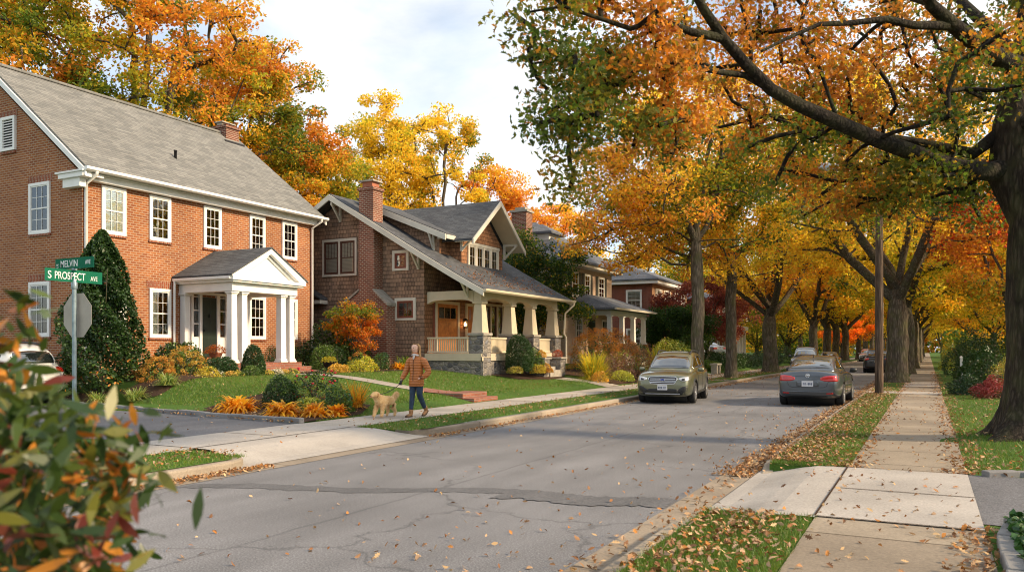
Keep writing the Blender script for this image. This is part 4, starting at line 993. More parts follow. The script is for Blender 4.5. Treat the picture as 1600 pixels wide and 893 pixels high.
# ================================================================== trees
C_OR = (.68, .27, .04); C_DO = (.52, .17, .025); C_YE = (.90, .64, .06); C_GO = (.80, .47, .04); C_GR = (.105, .175, .024); C_OL = (.28, .31, .03)
C_RD = (.46, .045, .02); C_BR = (.26, .10, .025); C_YG = (.48, .46, .035); C_DG = (.028, .065, .014); C_CR = (.20, .045, .04); C_LG = (.14, .22, .03)
def ellips(n, c, r, shell=.45, seed=None):
    g = rng if seed is None else np.random.default_rng(seed)
    v = g.normal(size=(n, 3)); v /= np.linalg.norm(v, axis=1)[:, None]
    rad = (shell + (1 - shell) * g.random(n)) ** .8
    return np.array(c) + v * rad[:, None] * np.array(r)
class Skel:
    def __init__(s): s.P = []; s.par = []; s.pl = []; s.paths = []; s.r = None
    def node(s, p, par):
        s.P.append(np.array(p, float)); s.par.append(par); s.pl.append(0 if par < 0 else s.pl[par] + float(np.linalg.norm(s.P[-1] - s.P[par]))); return len(s.P) - 1
    def path(s, pts, par):
        ids = [] if par < 0 else [par]
        for p in pts:
            par = s.node(p, par); ids.append(par)
        s.paths.append(ids); return ids
    def attach(s, clusters, g, first=0, step=.7, sag=.15, k_up=.9, wob=.10):
        order = np.argsort([np.min(np.linalg.norm(np.array(s.P[first:]) - c, axis=1)) for c in clusters])
        for ci in order:
            c = clusters[ci]; A = np.array(s.P[first:]); d = A - c; dist = np.linalg.norm(d, axis=1)
            cost = dist + .12 * np.array(s.pl[first:]) + k_up * np.maximum(0, d[:, 2] + .1 * dist)
            j = int(np.argmin(cost)) + first; a = s.P[j]; L = np.linalg.norm(c - a); n = max(2, int(L / step))
            par = s.par[j]; dirp = (a - s.P[par]) if par >= 0 else np.array([0, 0, 1.])
            dirp = dirp / (np.linalg.norm(dirp) + 1e-6)
            m = a + dirp * L * .35 + np.array([0, 0, sag * L]) * .5
            pts = []
            for i in range(1, n + 1):
                t = i / n; p = (1 - t) ** 2 * a + 2 * t * (1 - t) * m * .5 + 2 * t * (1 - t) * .5 * (a + c) / 2 + t * t * c
                p = p + g.normal(0, wob * L / n * 1.2, 3) * (t < 1)
                pts.append(p)
            s.path(pts, j)
    def radii(s, tr, tip=.012, power=.5):
        w = np.zeros(len(s.P)); ch = np.zeros(len(s.P), int)
        for p in s.par:
            if p >= 0: ch[p] += 1
        for i in range(len(s.P) - 1, -1, -1):
            if ch[i] == 0: w[i] += 1
            if s.par[i] >= 0: w[s.par[i]] += w[i]
        s.r = np.maximum(tip, tr * (w / w[0]) ** power); return s.r
    def mesh(s, flare=1.0, base_z=0, nbig=14, mb=None, ridges=0, seed=0):
        mb = mb or MB(); r = s.r; s.lim = MB()
        for ids in s.paths:
            P = [s.P[i] for i in ids]; R = [r[i] for i in ids]
            if s.par[ids[0]] >= 0 or ids[0] != 0: R[0] = min(R[0], R[1] * 1.25)
            if ids[0] == 0:   # trunk: root flare
                R = [rr * (1 + flare * math.exp(-(p[2] - base_z) / .38)) for rr, p in zip(R, P)]
            k = nbig if max(R) > .12 else (6 if max(R) > .04 else 4)
            n0 = len(mb.v); (mb if ids[0] == 0 else s.lim).tube(P, R, k, 0, cap=(ids[0] == 0))
            if ids[0] == 0 and flare > 0:
                gg = np.random.default_rng(seed); ph = gg.random(3) * 6
                for i in range(len(P)):
                    e = math.exp(-(P[i][2] - base_z) / .45)
                    for q in range(k):
                        v = mb.v[n0 + i * k + q]; a = math.atan2(v[1] - P[i][1], v[0] - P[i][0])
                        f = 1 + (.16 * math.sin(5 * a + ph[0]) + .09 * math.sin(3 * a + ph[1])) * e + .035 * math.sin(7 * a + ph[2] + i * .2)
                        mb.v[n0 + i * k + q] = (P[i][0] + (v[0] - P[i][0]) * f, P[i][1] + (v[1] - P[i][1]) * f, v[2])
        return mb
def crown_cols(P, clus_id, clusters, pal, w, g, jit=.18, grad=None, fq=1.):
    pal = np.array(pal); w = np.array(w, float); w /= w.sum(); cum = np.cumsum(w)
    cc = np.array(clusters)
    f = g.random(3) * 9
    q = np.sin(cc[:, 0] * .55 * fq + f[0]) + np.sin(cc[:, 1] * .6 * fq + f[1]) + np.sin(cc[:, 2] * .8 * fq + f[2])
    q = (np.argsort(np.argsort(q + g.normal(0, .55, len(cc)))) + .5) / len(cc)
    if grad is not None:
        zz = (np.argsort(np.argsort(cc[:, 2])) + .5) / len(cc); q = q * (1 - grad) + zz * grad; q = (np.argsort(np.argsort(q)) + .5) / len(cc)
    ql = np.clip(q[clus_id] + g.normal(0, .09, len(P)), 0, .999)
    i = np.searchsorted(cum, ql); i = np.clip(i, 0, len(pal) - 1)
    col = pal[i]; j = g.integers(0, len(pal), len(P)); mixw = (g.random(len(P)) ** 3 * .8)[:, None]
    return (col * (1 - mixw) + pal[j] * mixw) * g.uniform(1 - jit * 2, 1 + jit, (len(P), 1))
def crown(name, clusters, per, sig, size, pal, w, root, seed, shape=HEX, mat=None, flat=.65, grad=None, up=.15, droop=0., fq=1.):
    g = np.random.default_rng(seed); clusters = np.array(clusters); n = len(clusters)
    cnt = np.maximum(4, (per * g.uniform(.55, 1.5, n)).astype(int)); cid = np.repeat(np.arange(n), cnt)
    d = g.normal(size=(len(cid), 3)); d /= np.linalg.norm(d, axis=1)[:, None]; d *= (g.random(len(cid)) ** .45)[:, None] * 1.5 * sig * g.uniform(.7, 1.2, n)[cid][:, None]
    d[:, 2] *= flat; P = clusters[cid] + d
    col = crown_cols(P, cid, clusters, pal, w, g, grad=grad, fq=fq)
    s = g.uniform(size * .7, size * 1.3, len(P))
    return leaves(name, P, s, col, shape, mat or FOL, root, up=up, fold=.5, curl=.5)
def make_tree(name, label, cat, x, y, H, R, zc0, trunk_r, pal, w, seed, nclus=110, per=170, sig=.62, size=.15, lean=(0, 0), fork=None, bark=None, group=None, shape=KITE, ell=None, grad=None, flare=.55, lod=0, shell=.4, zb=None, limbs=5, spread=.5):
    g = np.random.default_rng(seed); z0 = (gz(x, y) if zb is None else zb) - .08
    root = thing(name, label, cat, (x, y, z0 + .08), 0, group)
    fork = fork or zc0 * .9
    ell = ell or [((0, 0, (zc0 + H) / 2), (R, R, (H - zc0) / 2), 1.)]
    cl = []
    for c, r, f in ell: cl += list(ellips(int(nclus * f), (x + lean[0] + c[0], y + lean[1] + c[1], z0 + c[2]), r, shell, seed + len(cl)))
    cl = [c for c in cl]
    sk = Skel(); n = 7
    tp = [(x + lean[0] * .5 * (i / n) ** 1.5 + g.normal(0, .03), y + lean[1] * .5 * (i / n) ** 1.5 + g.normal(0, .03), z0 + fork * i / n) for i in range(n + 1)]
    tp = [(x, y, z0), (x, y, z0 + .12), (x, y, z0 + .3), (x, y, z0 + .6)] + [p for p in tp if p[2] > z0 + .75]
    ids = sk.path(tp, -1); top = np.array(tp[-1])
    # limbs rising from the fork
    for i in range(limbs):
        a = 2 * math.pi * (i + g.uniform(-.25, .25)) / limbs; rr = R * spread * g.uniform(.6, 1.1) if i else R * .12; zt = z0 + zc0 + (H - zc0) * g.uniform(.35, .62) if i else z0 + zc0 + (H - zc0) * .75
        e = np.array([x + lean[0] + rr * math.cos(a), y + lean[1] + rr * math.sin(a), zt]); st = ids[-1] if i % 2 == 0 else ids[-2]
        a0 = sk.P[st]; pts = []
        for k in range(1, 7):
            t = k / 6; p = a0 * (1 - t) + e * t; out = (e - a0) * np.array([1, 1, 0]); p = p + out * .25 * math.sin(math.pi * t) * .6 + g.normal(0, .07, 3); pts.append(p)
        sk.path(pts, st)
    sk.attach(cl, g, first=max(3, len(tp) - 2), step=.9)
    sk.radii(trunk_r, .012 if not lod else .02)
    if not lod:   # keep the trunk thick up to the fork
        for i in ids: sk.r[i] = max(sk.r[i], trunk_r * (.80 + .2 * (1 - i / len(ids))))
        sk.r[ids[-1]] = trunk_r * .50; sk.r[ids[-2]] = trunk_r * .78
    tm = sk.mesh(flare, z0, seed=seed); tm.build('trunk', bark or BARK, root); sk.lim.build('branches', BARK_L, root)
    crown('crown', cl, per, sig, size, pal, w, root, seed + 5, shape=shape, grad=grad)
    return root
P_GOLD = ([C_LG, C_YG, C_YE, C_GO, C_OR], [1.4, 2, 5, 3, 1]); P_ORAN = ([C_GR, C_OL, C_GO, C_OR, C_YE], [1.2, 2, 3, 3.2, 1.8])
P_MIX = ([C_GR, C_OL, C_GO, C_YE, C_OR], [1.6, 2, 3, 2.6, 1.4]); P_YEL = ([C_YE, C_YG, C_GO, C_LG], [5, 2, 2, .8]); P_GRN = ([C_GR, C_OL, C_LG, C_YG], [4, 2, 2, 1])
P_RED = ([C_RD, C_DO, C_OR], [3, 2, 2]); P_CRI = ([C_CR, (.28, .07, .05), (.34, .14, .06)], [4, 2, .8]); P_GRO = ([C_GR, C_OL, C_GO, C_OR], [3, 2.5, 1.5, 1.2])

# ---- the big oak at the right: trunk beside the pavement, limbs reaching over the road
def cw(px, py, zc):          # a point given by bearing, height and distance
    xc = (px - 800) / 1250. * zc; return np.array([CS * xc - SN * zc, SN * xc + CS * zc, EYE + (545 - py) / 1250. * zc])
OX, OY = 1.62, 15.35
oak = thing('oak_tree', 'huge dark-barked oak at right of the pavement, limbs reaching over the street', 'tree', (OX, OY, h1(OX, OY)))
sk = Skel(); z0 = h1(OX, OY) - .1
T0 = [(OX, OY, z0), (OX, OY, z0 + .12), (OX, OY, z0 + .28), (OX, OY, z0 + .5), (OX, OY, z0 + .8), (OX + .01, OY, z0 + 1.4), (OX - .02, OY, z0 + 2.2), (OX, OY, z0 + 3), (OX + .02, OY, z0 + 3.6), tuple(cw(1592, 262, 13.3)), tuple(cw(1585, 190, 13.3)), tuple(cw(1600, 110, 13.4)), tuple(cw(1605, 0, 13.5)), tuple(cw(1600, -160, 13.5)), tuple(cw(1590, -330, 13.6))]
tid = sk.path(T0, -1)
def limb(start, pts, par=None): return sk.path([cw(*p) for p in pts], start)
A = limb(tid[9], [(1545, 268, 13.1), (1490, 262, 12.9), (1430, 240, 12.6), (1370, 218, 12.3), (1310, 192, 12.0), (1250, 165, 11.7), (1205, 140, 11.5), (1165, 100, 11.3), (1130, 60, 11.1), (1098, 12, 10.9), (1070, -40, 10.8), (1030, -110, 10.7)])
B = limb(A[7], [(1165, 118, 11.4), (1120, 112, 11.1), (1075, 102, 10.8), (1030, 108, 10.6), (985, 95, 10.4), (930, 105, 10.2), (880, 92, 10.0), (830, 100, 9.8)])
Cc = limb(tid[10], [(1520, 240, 13.4), (1450, 226, 13.5), (1380, 214, 13.6), (1330, 205, 13.8), (1270, 190, 14.1), (1200, 180, 14.5), (1120, 200, 15)])
Dd = limb(tid[11], [(1540, 80, 12.9), (1490, 40, 12.6), (1455, 8, 12.3), (1430, -50, 12.1), (1400, -120, 12.)])
Ee = limb(Dd[2], [(1430, 40, 12.2), (1385, 30, 12.0), (1330, 36, 11.8), (1280, 38, 11.6), (1230, 60, 11.4), (1190, 80, 11.2)])
Ff = limb(A[9], [(1080, 50, 10.8), (1030, 30, 10.5), (985, 45, 10.2), (940, 30, 9.9), (880, 10, 9.7), (820, 20, 9.6)])
Gg = limb(tid[10], [(1640, 200, 12.6), (1720, 150, 12), (1800, 100, 11.5)])
Hh = limb(tid[11], [(1560, 60, 14.4), (1500, 0, 16), (1400, -60, 17.5), (1300, -120, 18.5)])
g = np.random.default_rng(41)
def region(px0, px1, py0, py1, z0_, z1_, n): return [cw(g.uniform(px0, px1), g.uniform(py0, py1), g.uniform(z0_, z1_)) for _ in range(n)]
cl = []
cl += region(768, 900, -40, 120, 9.2, 11, 12) + region(805, 960, 110, 200, 9.4, 11.2, 10) + region(845, 915, 200, 300, 9.6, 11.0, 5) + region(880, 1060, -60, 200, 9.6, 12.5, 31)
cl += region(960, 1120, 60, 245, 9.8, 12.5, 20) + region(1060, 1290, -60, 110, 11.6, 14, 24) + region(1130, 1330, 130, 290, 12.2, 15.5, 27) + region(1120, 1330, 20, 180, 12, 14, 14) + region(1300, 1500, 110, 210, 12.8, 15.5, 17) + region(1320, 1500, 225, 330, 12.4, 15, 20)
cl += region(1330, 1600, -60, 120, 13, 15.5, 26) + region(1390, 1540, 270, 350, 12.8, 16, 12) + region(1480, 1640, 40, 190, 10.8, 12.4, 12) + region(1250, 1520, 20, 200, 14, 18, 20)
cl += region(1230, 1400, 250, 350, 13, 17, 10) + region(1100, 1700, -420, -60, 10, 18, 26) + region(780, 1100, -330, -60, 9.4, 14, 16)
# a few sprays hanging lower
sk.attach(cl, g, first=9, step=.55, sag=.1, k_up=.35, wob=.14)
sk.radii(.47, .007, .5)
for i, ii in enumerate(tid[:10]): sk.r[ii] = max(sk.r[ii], .49 - .06 * i / 10)
def taper(ids, r0, r1):
    for k, i in enumerate(ids[1:]): sk.r[i] = r0 + (r1 - r0) * (k / max(1, len(ids) - 2)) ** .8
lset = set(tid)
for L_, a_, b_ in ((A, .155, .045), (B, .045, .013), (Cc, .10, .025), (Dd, .14, .05), (Ee, .06, .02), (Ff, .05, .012), (Gg, .14, .05), (Hh, .12, .03)): taper(L_, a_, b_); lset |= set(L_)
for i in range(len(sk.r)):
    if i not in lset: sk.r[i] = min(sk.r[i], .032)
sk.mesh(.85, z0, 28, seed=3).build('trunk', BARK_O, oak); sk.lim.build('branches', BARK_LO, oak)
crown('crown', cl, 142, .34, .100, [(.05, .09, .015), C_GR, (.15, .17, .022), (.26, .24, .03), (.40, .17, .025), (.62, .24, .03), (.60, .32, .04), (.42, .13, .02)], [1.9, 2.0, 1.9, 1.6, 1.7, 2.6, .9, 1.2], oak, 99, shape=ASTEM, flat=.7, up=.05, fq=2.2)

# ---- street trees on the left verge
ST = 'street trees in the left verge'
make_tree('street_tree', 'orange street tree in the left verge just behind the olive wagon', 'tree', -9.1, 35.3, 14.6, 5.8, 5.0, .27, *P_ORAN, 101, nclus=180, per=175, sig=.60, size=.16, group=ST, ell=[((0, 0, 9.9), (6.2, 5.8, 4.9), 1), ((-3.6, -1.2, 7.3), (3.2, 3.4, 2.3), .22)], grad=.3, fork=7.4, shell=.25)
make_tree('street_tree', 'slim trunked golden street tree beside the front walk, second behind the olive wagon', 'tree', -9.1, 42.2, 13.6, 5.2, 5.0, .27, *P_MIX, 102, nclus=125, per=165, sig=.62, size=.175, group=ST, grad=.2, fork=7.2, shell=.25)
make_tree('street_tree', 'stout pale street tree forking low into spreading limbs beside the dark parked car', 'tree', -9.15, 54.2, 16.0, 6.8, 5.4, .44, *P_GOLD, 103, nclus=155, per=150, sig=.76, size=.21, fork=4.3, group=ST, limbs=6, spread=.7)
# ---- right verge
SR = 'street trees in the right verge'
make_tree('street_tree', 'massive forked street tree with yellow leaves right behind the utility pole', 'tree', -1.25, 40.6, 15.2, 6.9, 4.6, .44, *P_GOLD, 104, nclus=165, per=160, sig=.68, size=.18, fork=4.4, group=SR, limbs=6, spread=.75, ell=[((0, 0, 10.2), (7.0, 6.6, 5.2), 1)])
make_tree('street_tree', 'yellow street tree next beyond the massive forked one in the right verge', 'tree', -1.15, 54.5, 14.5, 6.0, 4.6, .42, *P_YEL, 105, nclus=110, per=150, sig=.8, size=.24, group=SR)
T_A = make_tree('street_tree', 'golden street tree with dark trunk, first of the far trees along the left verge', 'tree', -9.1, 76, 13.5, 6, 4.6, .36, *P_GOLD, 106, nclus=115, per=120, sig=.9, size=.32, group=ST, lod=1)
T_B = make_tree('street_tree', 'yellow street tree, first of the far trees along the right verge', 'tree', -1.1, 70, 13.5, 6, 4.6, .38, *P_YEL, 107, nclus=115, per=120, sig=.9, size=.31, group=SR, lod=1)
def dupt(src, x, y, rot, s, label, group=None, sz=None, cat=None, mat=None):
    c = copy_tree(src); c.location = (x, y, gz(x, y)); c.rotation_euler = (0, 0, rot); c.scale = (s, s, sz or s); c['label'] = label
    if group: c['group'] = group
    return c
far = ['second', 'third', 'fourth', 'fifth', 'sixth', 'seventh', 'eighth', 'ninth', 'tenth', 'eleventh']
for i, y in enumerate((87, 98, 112, 128, 146, 168, 195, 230)):
    dupt(T_A if i % 2 else T_B, -9.1 - (i % 3) * .2, y, i * 2.1 + 1, 1.0 + .05 * (i % 3), 'far street tree in the left verge, %s in line beyond the dark parked car' % far[i], ST)
for i, y in enumerate((84, 98, 114, 132, 152, 178, 210)):
    dupt(T_B if i % 2 else T_A, -1.1, y, i * 1.7 + .4, 1.0 + .06 * (i % 3), 'far street tree in the right verge, %s in line beyond the utility pole' % far[i], SR)
# bright orange maple far down on the left, closing the view
T_O = make_tree('maple_tree', 'vivid orange maple far down the street above the distant cars', 'tree', -11.0, 124, 8.6, 4.6, 2.0, .2, [(.95, .24, .02), (.95, .34, .03), (.9, .42, .04)], [3, 2, 1], 108, nclus=70, per=170, sig=.65, size=.24, lod=1, zb=.3)
# ---- trees in the gardens
make_tree('japanese_maple', 'dark crimson maple spreading behind the slim street trunks', 'tree', -14.2, 58, 6.3, 3.9, 1.9, .13, *P_CRI, 109, nclus=110, per=190, sig=.55, size=.17, zb=.6, fork=1.3, shell=.55, limbs=6, spread=.8, ell=[((0, 0, 4.0), (4.1, 3.9, 2.2), 1)])
make_tree('japanese_maple', 'small orange maple in front of the brick chimney base', 'tree', -19.3, 24.3, 2.95, 1.25, .7, .05, [(.62, .17, .02), (.55, .24, .02), C_OL, C_GR], [4, 2, 1.6, 1], 110, nclus=75, per=75, sig=.21, size=.085, zb=.85, fork=.5, shell=.3, ell=[((0, 0, 1.85), (1.25, 1.15, .95), 1)], grad=.55, shape=MAPLE)
make_tree('maple_tree', 'red and orange maple right of the pavement beyond the big oak', 'tree', 3.5, 38, 9.0, 3.7, 2.2, .2, [C_OL, C_GO, C_OR, C_DO, C_RD, (.55, .06, .03)], [1, 3, 2.5, 1.2, 2., 1.2], 111, nclus=110, per=180, sig=.55, size=.16, grad=.75, zb=.35)
make_tree('garden_tree', 'dense green tree with yellowing tips between the bungalow and cream house', 'tree', -18.6, 38.0, 7.0, 3.0, 1.2, .2, [C_DG, C_GR, (.05, .10, .02), C_OL, C_GO], [4, 3, 2, 1.3, .8], 112, nclus=150, per=180, sig=.5, size=.14, zb=.9, shell=.35, ell=[((0, 0, 3.9), (3.1, 2.8, 3.2), 1)])
make_tree('garden_tree', 'dark green spreading evergreen beside the cream house porch', 'tree', -14.6, 51.5, 4.1, 2.6, .7, .12, [C_DG, (.035, .075, .018), C_GR], [4, 3, 1], 113, nclus=90, per=180, sig=.42, size=.15, zb=.9, shell=.3, ell=[((0, 0, 2.0), (2.6, 2.5, 1.7), 1)])
# behind the houses
BG = 'tall trees behind the houses'
make_tree('backyard_tree', 'very tall orange and green tree behind the left part of the brick house roof', 'tree', -37.5, 28.8, 25, 6, 8, .45, [C_GR, C_OL, C_YG, C_GO, C_OR], [3.4, 3, 1.5, 3, 2.4], 114, nclus=250, per=165, sig=.66, size=.22, group=BG, fork=8, limbs=7, shell=.45, ell=[((0, 0, 17), (6.2, 6.2, 7.6), 1)], zb=.6)
make_tree('backyard_tree', 'tall green-gold tree cut by the left edge behind the brick gable', 'tree', -43, 23.5, 22, 6, 6, .5, *P_GRO, 115, nclus=230, per=180, sig=.8, size=.25, group=BG, fork=7, zb=.6)
make_tree('backyard_tree', 'broad orange tree behind the brick house chimney', 'tree', -39, 38.6, 22.0, 4.8, 8, .42, [C_GR, C_OL, C_GO, C_OR, C_DO], [2, 2.4, 2.4, 4, .8], 116, nclus=230, per=170, sig=.66, size=.22, group=BG, fork=8, zb=.6, grad=.2)
make_tree('backyard_tree', 'green and rust tree between the brick house roof and the bungalow chimney', 'tree', -38, 42.4, 17.5, 4.6, 4, .32, [C_GR, C_OL, C_YG, C_GO, C_OR], [2.6, 2.4, 1, 1.6, 2], 117, nclus=230, per=190, sig=.7, size=.23, group=BG, zb=.7)
make_tree('backyard_tree', 'bright yellow tree directly behind the bungalow chimney', 'tree', -41, 55.5, 23.0, 4.7, 6, .3, *P_YEL, 118, nclus=230, per=150, sig=.66, size=.25, group=BG, zb=.7, shell=.45, ell=[((0, 0, 14.5), (4.6, 4.4, 8.2), 1)])
make_tree('backyard_tree', 'airy yellow tree with visible limbs above the bungalow dormer roof', 'tree', -37.6, 59, 22.5, 4.2, 7, .28, *P_YEL, 119, nclus=115, per=135, sig=.58, size=.25, group=BG, zb=.7, fork=9, shell=.7, ell=[((0, 0, 15.4), (4.4, 4.2, 6.8), 1)])
make_tree('backyard_tree', 'orange tree peeking over the bungalow gable to its right', 'tree', -34, 62.8, 17.5, 4.4, 6, .28, [C_OR, C_GO, C_YE, C_OR], [3, 2, 1, 2], 120, nclus=130, per=160, sig=.7, size=.26, group=BG, zb=.7)
make_tree('backyard_tree', 'pale gold tree behind the roof of the cream house', 'tree', -34, 76, 16.5, 4.5, 5, .25, [C_YE, C_GO, C_OR], [3, 2, 1], 121, nclus=90, per=150, sig=.7, size=.28, group=BG, zb=.7, shell=.6)
T_G = make_tree('backyard_tree', 'broad green-gold tree standing behind the brick house beyond the cream one', 'tree', -33, 100, 15, 8, 2.0, .4, [C_GR, C_OL, C_GO, C_YE], [2, 2, 2, 1], 122, nclus=110, per=110, sig=1.2, size=.36, group=BG, lod=1)
k = 0
BGF = 'far trees closing the view'
spots = [(-24, 100, 1.0, T_A), (-16, 108, .8, T_G), (-30, 128, 1.1, T_A), (-18, 134, .9, T_B), (-24, 160, 1.1, T_G), (-15, 190, 1.0, T_A), (-30, 200, 1.3, T_B), (-5, 300, 1.2, T_A), (-13, 290, 1.2, T_B), (4, 290, 1.2, T_G), (-22, 260, 1.3, T_G),
         (9, 52, .75, T_G), (6.5, 66, .8, T_B), (12, 74, 1, T_G), (7, 92, .8, T_A), (13, 105, 1.1, T_G), (8, 128, .9, T_B), (14, 150, 1.2, T_G), (7, 175, 1, T_A), (10, 215, 1.2, T_G), (16, 50, 1.0, T_G), (-43, 72, 1.0, T_G), (-46, 92, 1.1, T_A), (-17, 92, .55, T_G)]
cnt = {}; ordn = ['nearest', 'second', 'third', 'fourth', 'fifth', 'sixth', 'seventh', 'eighth', 'ninth', 'tenth', 'eleventh', 'twelfth', 'thirteenth', 'fourteenth', 'fifteenth', 'sixteenth']
rank = {}
for L_ in (True, False):
    for r_, i in enumerate(sorted([i for i, q in enumerate(spots) if (q[0] < -3) == L_], key=lambda i: spots[i][1])): rank[i] = r_
side = {True: 'behind the houses on the left', False: 'beyond the pavement hedges on the right'}
for i, (x, y, s, src) in enumerate(spots):
    L_ = x < -3; cnt[L_] = cnt.get(L_, 0) + 1
    dupt(src, x, y, i * 1.3, s, '%s far tree %s, %s in order of distance' % ('golden' if src is T_A else 'yellow' if src is T_B else 'green-gold', side[L_], ordn[rank[i]]), BGF)

def woods(name, label, x0, x1, y0, y1, h, n, size, pal, seed):
    g = np.random.default_rng(seed); X = g.uniform(x0, x1, n); Y = g.uniform(y0, y1, n); a = X * .13 + Y * .11
    top = h * (.72 + .16 * np.sin(a * 1.9) + .12 * np.sin(a * 4.7 + 1) + .08 * np.sin(a * 11)); Z = top * (1 - g.random(n) ** 1.6 * 1.0) + .3
    q = np.sin(a * 2.3) + np.sin(Z * .9 + a * 3) + g.normal(0, .6, n); q = (np.argsort(np.argsort(q)) + .5) / n
    col = np.array(pal)[(q * len(pal)).astype(int)] * g.uniform(.6, 1.2, (n, 1))
    leaves(name, np.column_stack([X, Y, Z]), g.uniform(.7, 1.3, n) * size, col, KITE, FOL, None, up=.1, kind='stuff', label=label)
woods('far_woods', 'hedges and small trees closing the lawns far down on the left', -60, -13, 165, 180, 6.5, 9000, .7, [C_GR, C_OL, C_GO], 4)
woods('far_woods', 'hedges and small trees far down on the right', 2.5, 30, 165, 180, 6.5, 7000, .7, [C_GR, C_OL, C_GO], 5)
woods('far_woods', 'far autumn woods closing the end of the street', -70, 60, 345, 375, 26, 26000, 1.7, [C_GR, C_OL, C_GO, C_YE, C_OR], 1)
woods('far_woods', 'far autumn woods behind the houses', -75, -58, 55, 345, 11, 26000, .9, [C_GR, C_DG, C_OL, C_GO], 2)
woods('far_woods', 'far woods to the right of the street', 26, 44, 40, 345, 11, 22000, .9, [C_GR, C_DG, C_OL, C_GO], 3)
# ================================================================== shrubs and garden plants
def mound(name, label, cat, x, y, r, h, pal, w, n, size, seed, zb=None, group=None, shape=HEX, mat=None, lump=.12, cone=False, stems=True, up=.1):
    g = np.random.default_rng(seed); z0 = gz(x, y) if zb is None else zb; root = thing(name, label, cat, (x, y, z0), 0, group)
    v = g.normal(size=(n, 3)); v[:, 2] = np.abs(v[:, 2]) * 1.0; v /= np.linalg.norm(v, axis=1)[:, None]
    rr = np.where(g.random(n) < .75, g.uniform(.86, 1.02, n), g.uniform(.4, .9, n))
    ph = g.random(6) * 6; L = 1 + lump * (np.sin(v[:, 0] * 5 + ph[0]) + np.sin(v[:, 1] * 5 + ph[1]) + np.sin(v[:, 2] * 7 + ph[2]) + .6 * np.sin(v[:, 0] * 11 + ph[3]) * np.sin(v[:, 2] * 9 + ph[4])) / 2
    if cone:
        t = g.random(n) ** .8; a = g.random(n) * 2 * np.pi; prof = (1 - t) ** .68 * .97 + .03
        prof = prof * np.minimum(1, .75 + t * 4); k = rr * (1 + lump * (np.sin(a * 4 + t * 17 + ph[0]) + np.sin(a * 7 + t * 31 + ph[1])))
        P = np.column_stack([np.cos(a) * r * prof * k, np.sin(a) * r * prof * k, t * h])
    else:
        P = v * (rr * L)[:, None] * np.array([r, r, h])
        low = P[:, 2] < h * .35; P[low, :2] *= (.90 + .1 * P[low, 2:3] / (h * .35))
    P = P + np.array([x, y, z0])
    q = np.sin(P[:, 0] * 4 / r + ph[0]) + np.sin(P[:, 2] * 4 / h + ph[1]) + g.normal(0, .7, n); q = (np.argsort(np.argsort(q)) + .5) / n
    pal = np.array(pal); cw_ = np.cumsum(np.array(w, float) / sum(w)); col = pal[np.clip(np.searchsorted(cw_, q), 0, len(pal) - 1)] * g.uniform(.65, 1.2, (n, 1))
    leaves('foliage', P, g.uniform(.7, 1.3, n) * size, col, shape, mat or FOLG, root, up=up, fold=.5, curl=.4)
    if stems:
        m = MB()
        for i in range(7): a = g.uniform(0, 6.28); m.tube([(x, y, z0 - .05), (x + r * .3 * math.cos(a), y + r * .3 * math.sin(a), z0 + h * .4), (x + r * .65 * math.cos(a), y + r * .65 * math.sin(a), z0 + h * .75)], [.02, .014, .006], 5)
        m.build('stem', BARK, root)
    return root
def tuft(name, label, cat, x, y, r, h, cols, n, bw, seed, zb=None, group=None, droop=1.0, seg=4, wide=.5, mat=None):
    """strap leaves arching out of one crown (hosta, daylily, ornamental grass)"""
    g = np.random.default_rng(seed); z0 = gz(x, y) if zb is None else zb; root = thing(name, label, cat, (x, y, z0), 0, group)
    a = g.random(n) * 2 * np.pi; L = g.uniform(.55, 1.1, n); el = g.uniform(.15, 1.25, n)
    V = np.zeros((n, seg + 1, 2, 3)); d = np.column_stack([np.cos(a), np.sin(a)]); s = np.column_stack([-np.sin(a), np.cos(a)])
    off = g.normal(0, r * .13, (n, 2))
    for i in range(seg + 1):
        t = i / seg; rad = r * L * t * np.cos(el * .8) + r * .05; z = h * L * (np.sin(el) * t * 1.6 - droop * 1.05 * t * t * (1.1 - .4 * np.sin(el))) + .03
        wd = bw * (np.sin(np.pi * min(.98, t * wide + (1 - wide) * .5 + .0)) if 0 else (math.sin(math.pi * (.08 + .92 * t) ** .8) + .12)) * g.uniform(.7, 1.2, n)
        if i == seg: wd = wd * .15
        c = np.column_stack([x + off[:, 0] + d[:, 0] * rad, y + off[:, 1] + d[:, 1] * rad, z0 + np.maximum(z, .015)])
        for k, sg in enumerate((-1, 1)): V[:, i, k, :2] = c[:, :2] + s * wd[:, None] * sg; V[:, i, k, 2] = c[:, 2] + abs(sg) * wd * .25
    idx = np.arange(n)[:, None] * (seg + 1) * 2 + np.arange(seg)[None, :] * 2
    F = np.stack([idx, idx + 1, idx + 3, idx + 2], -1).reshape(-1, 4)
    cc = np.array(cols)[g.integers(0, len(cols), n)] * g.uniform(.75, 1.2, (n, 1)); cc = np.repeat(cc, seg, axis=0)
    np_mesh('leaf_blades', V.reshape(-1, 3), 4, mat or FOL, root, tint=cc, faces=F, smooth=True); return root
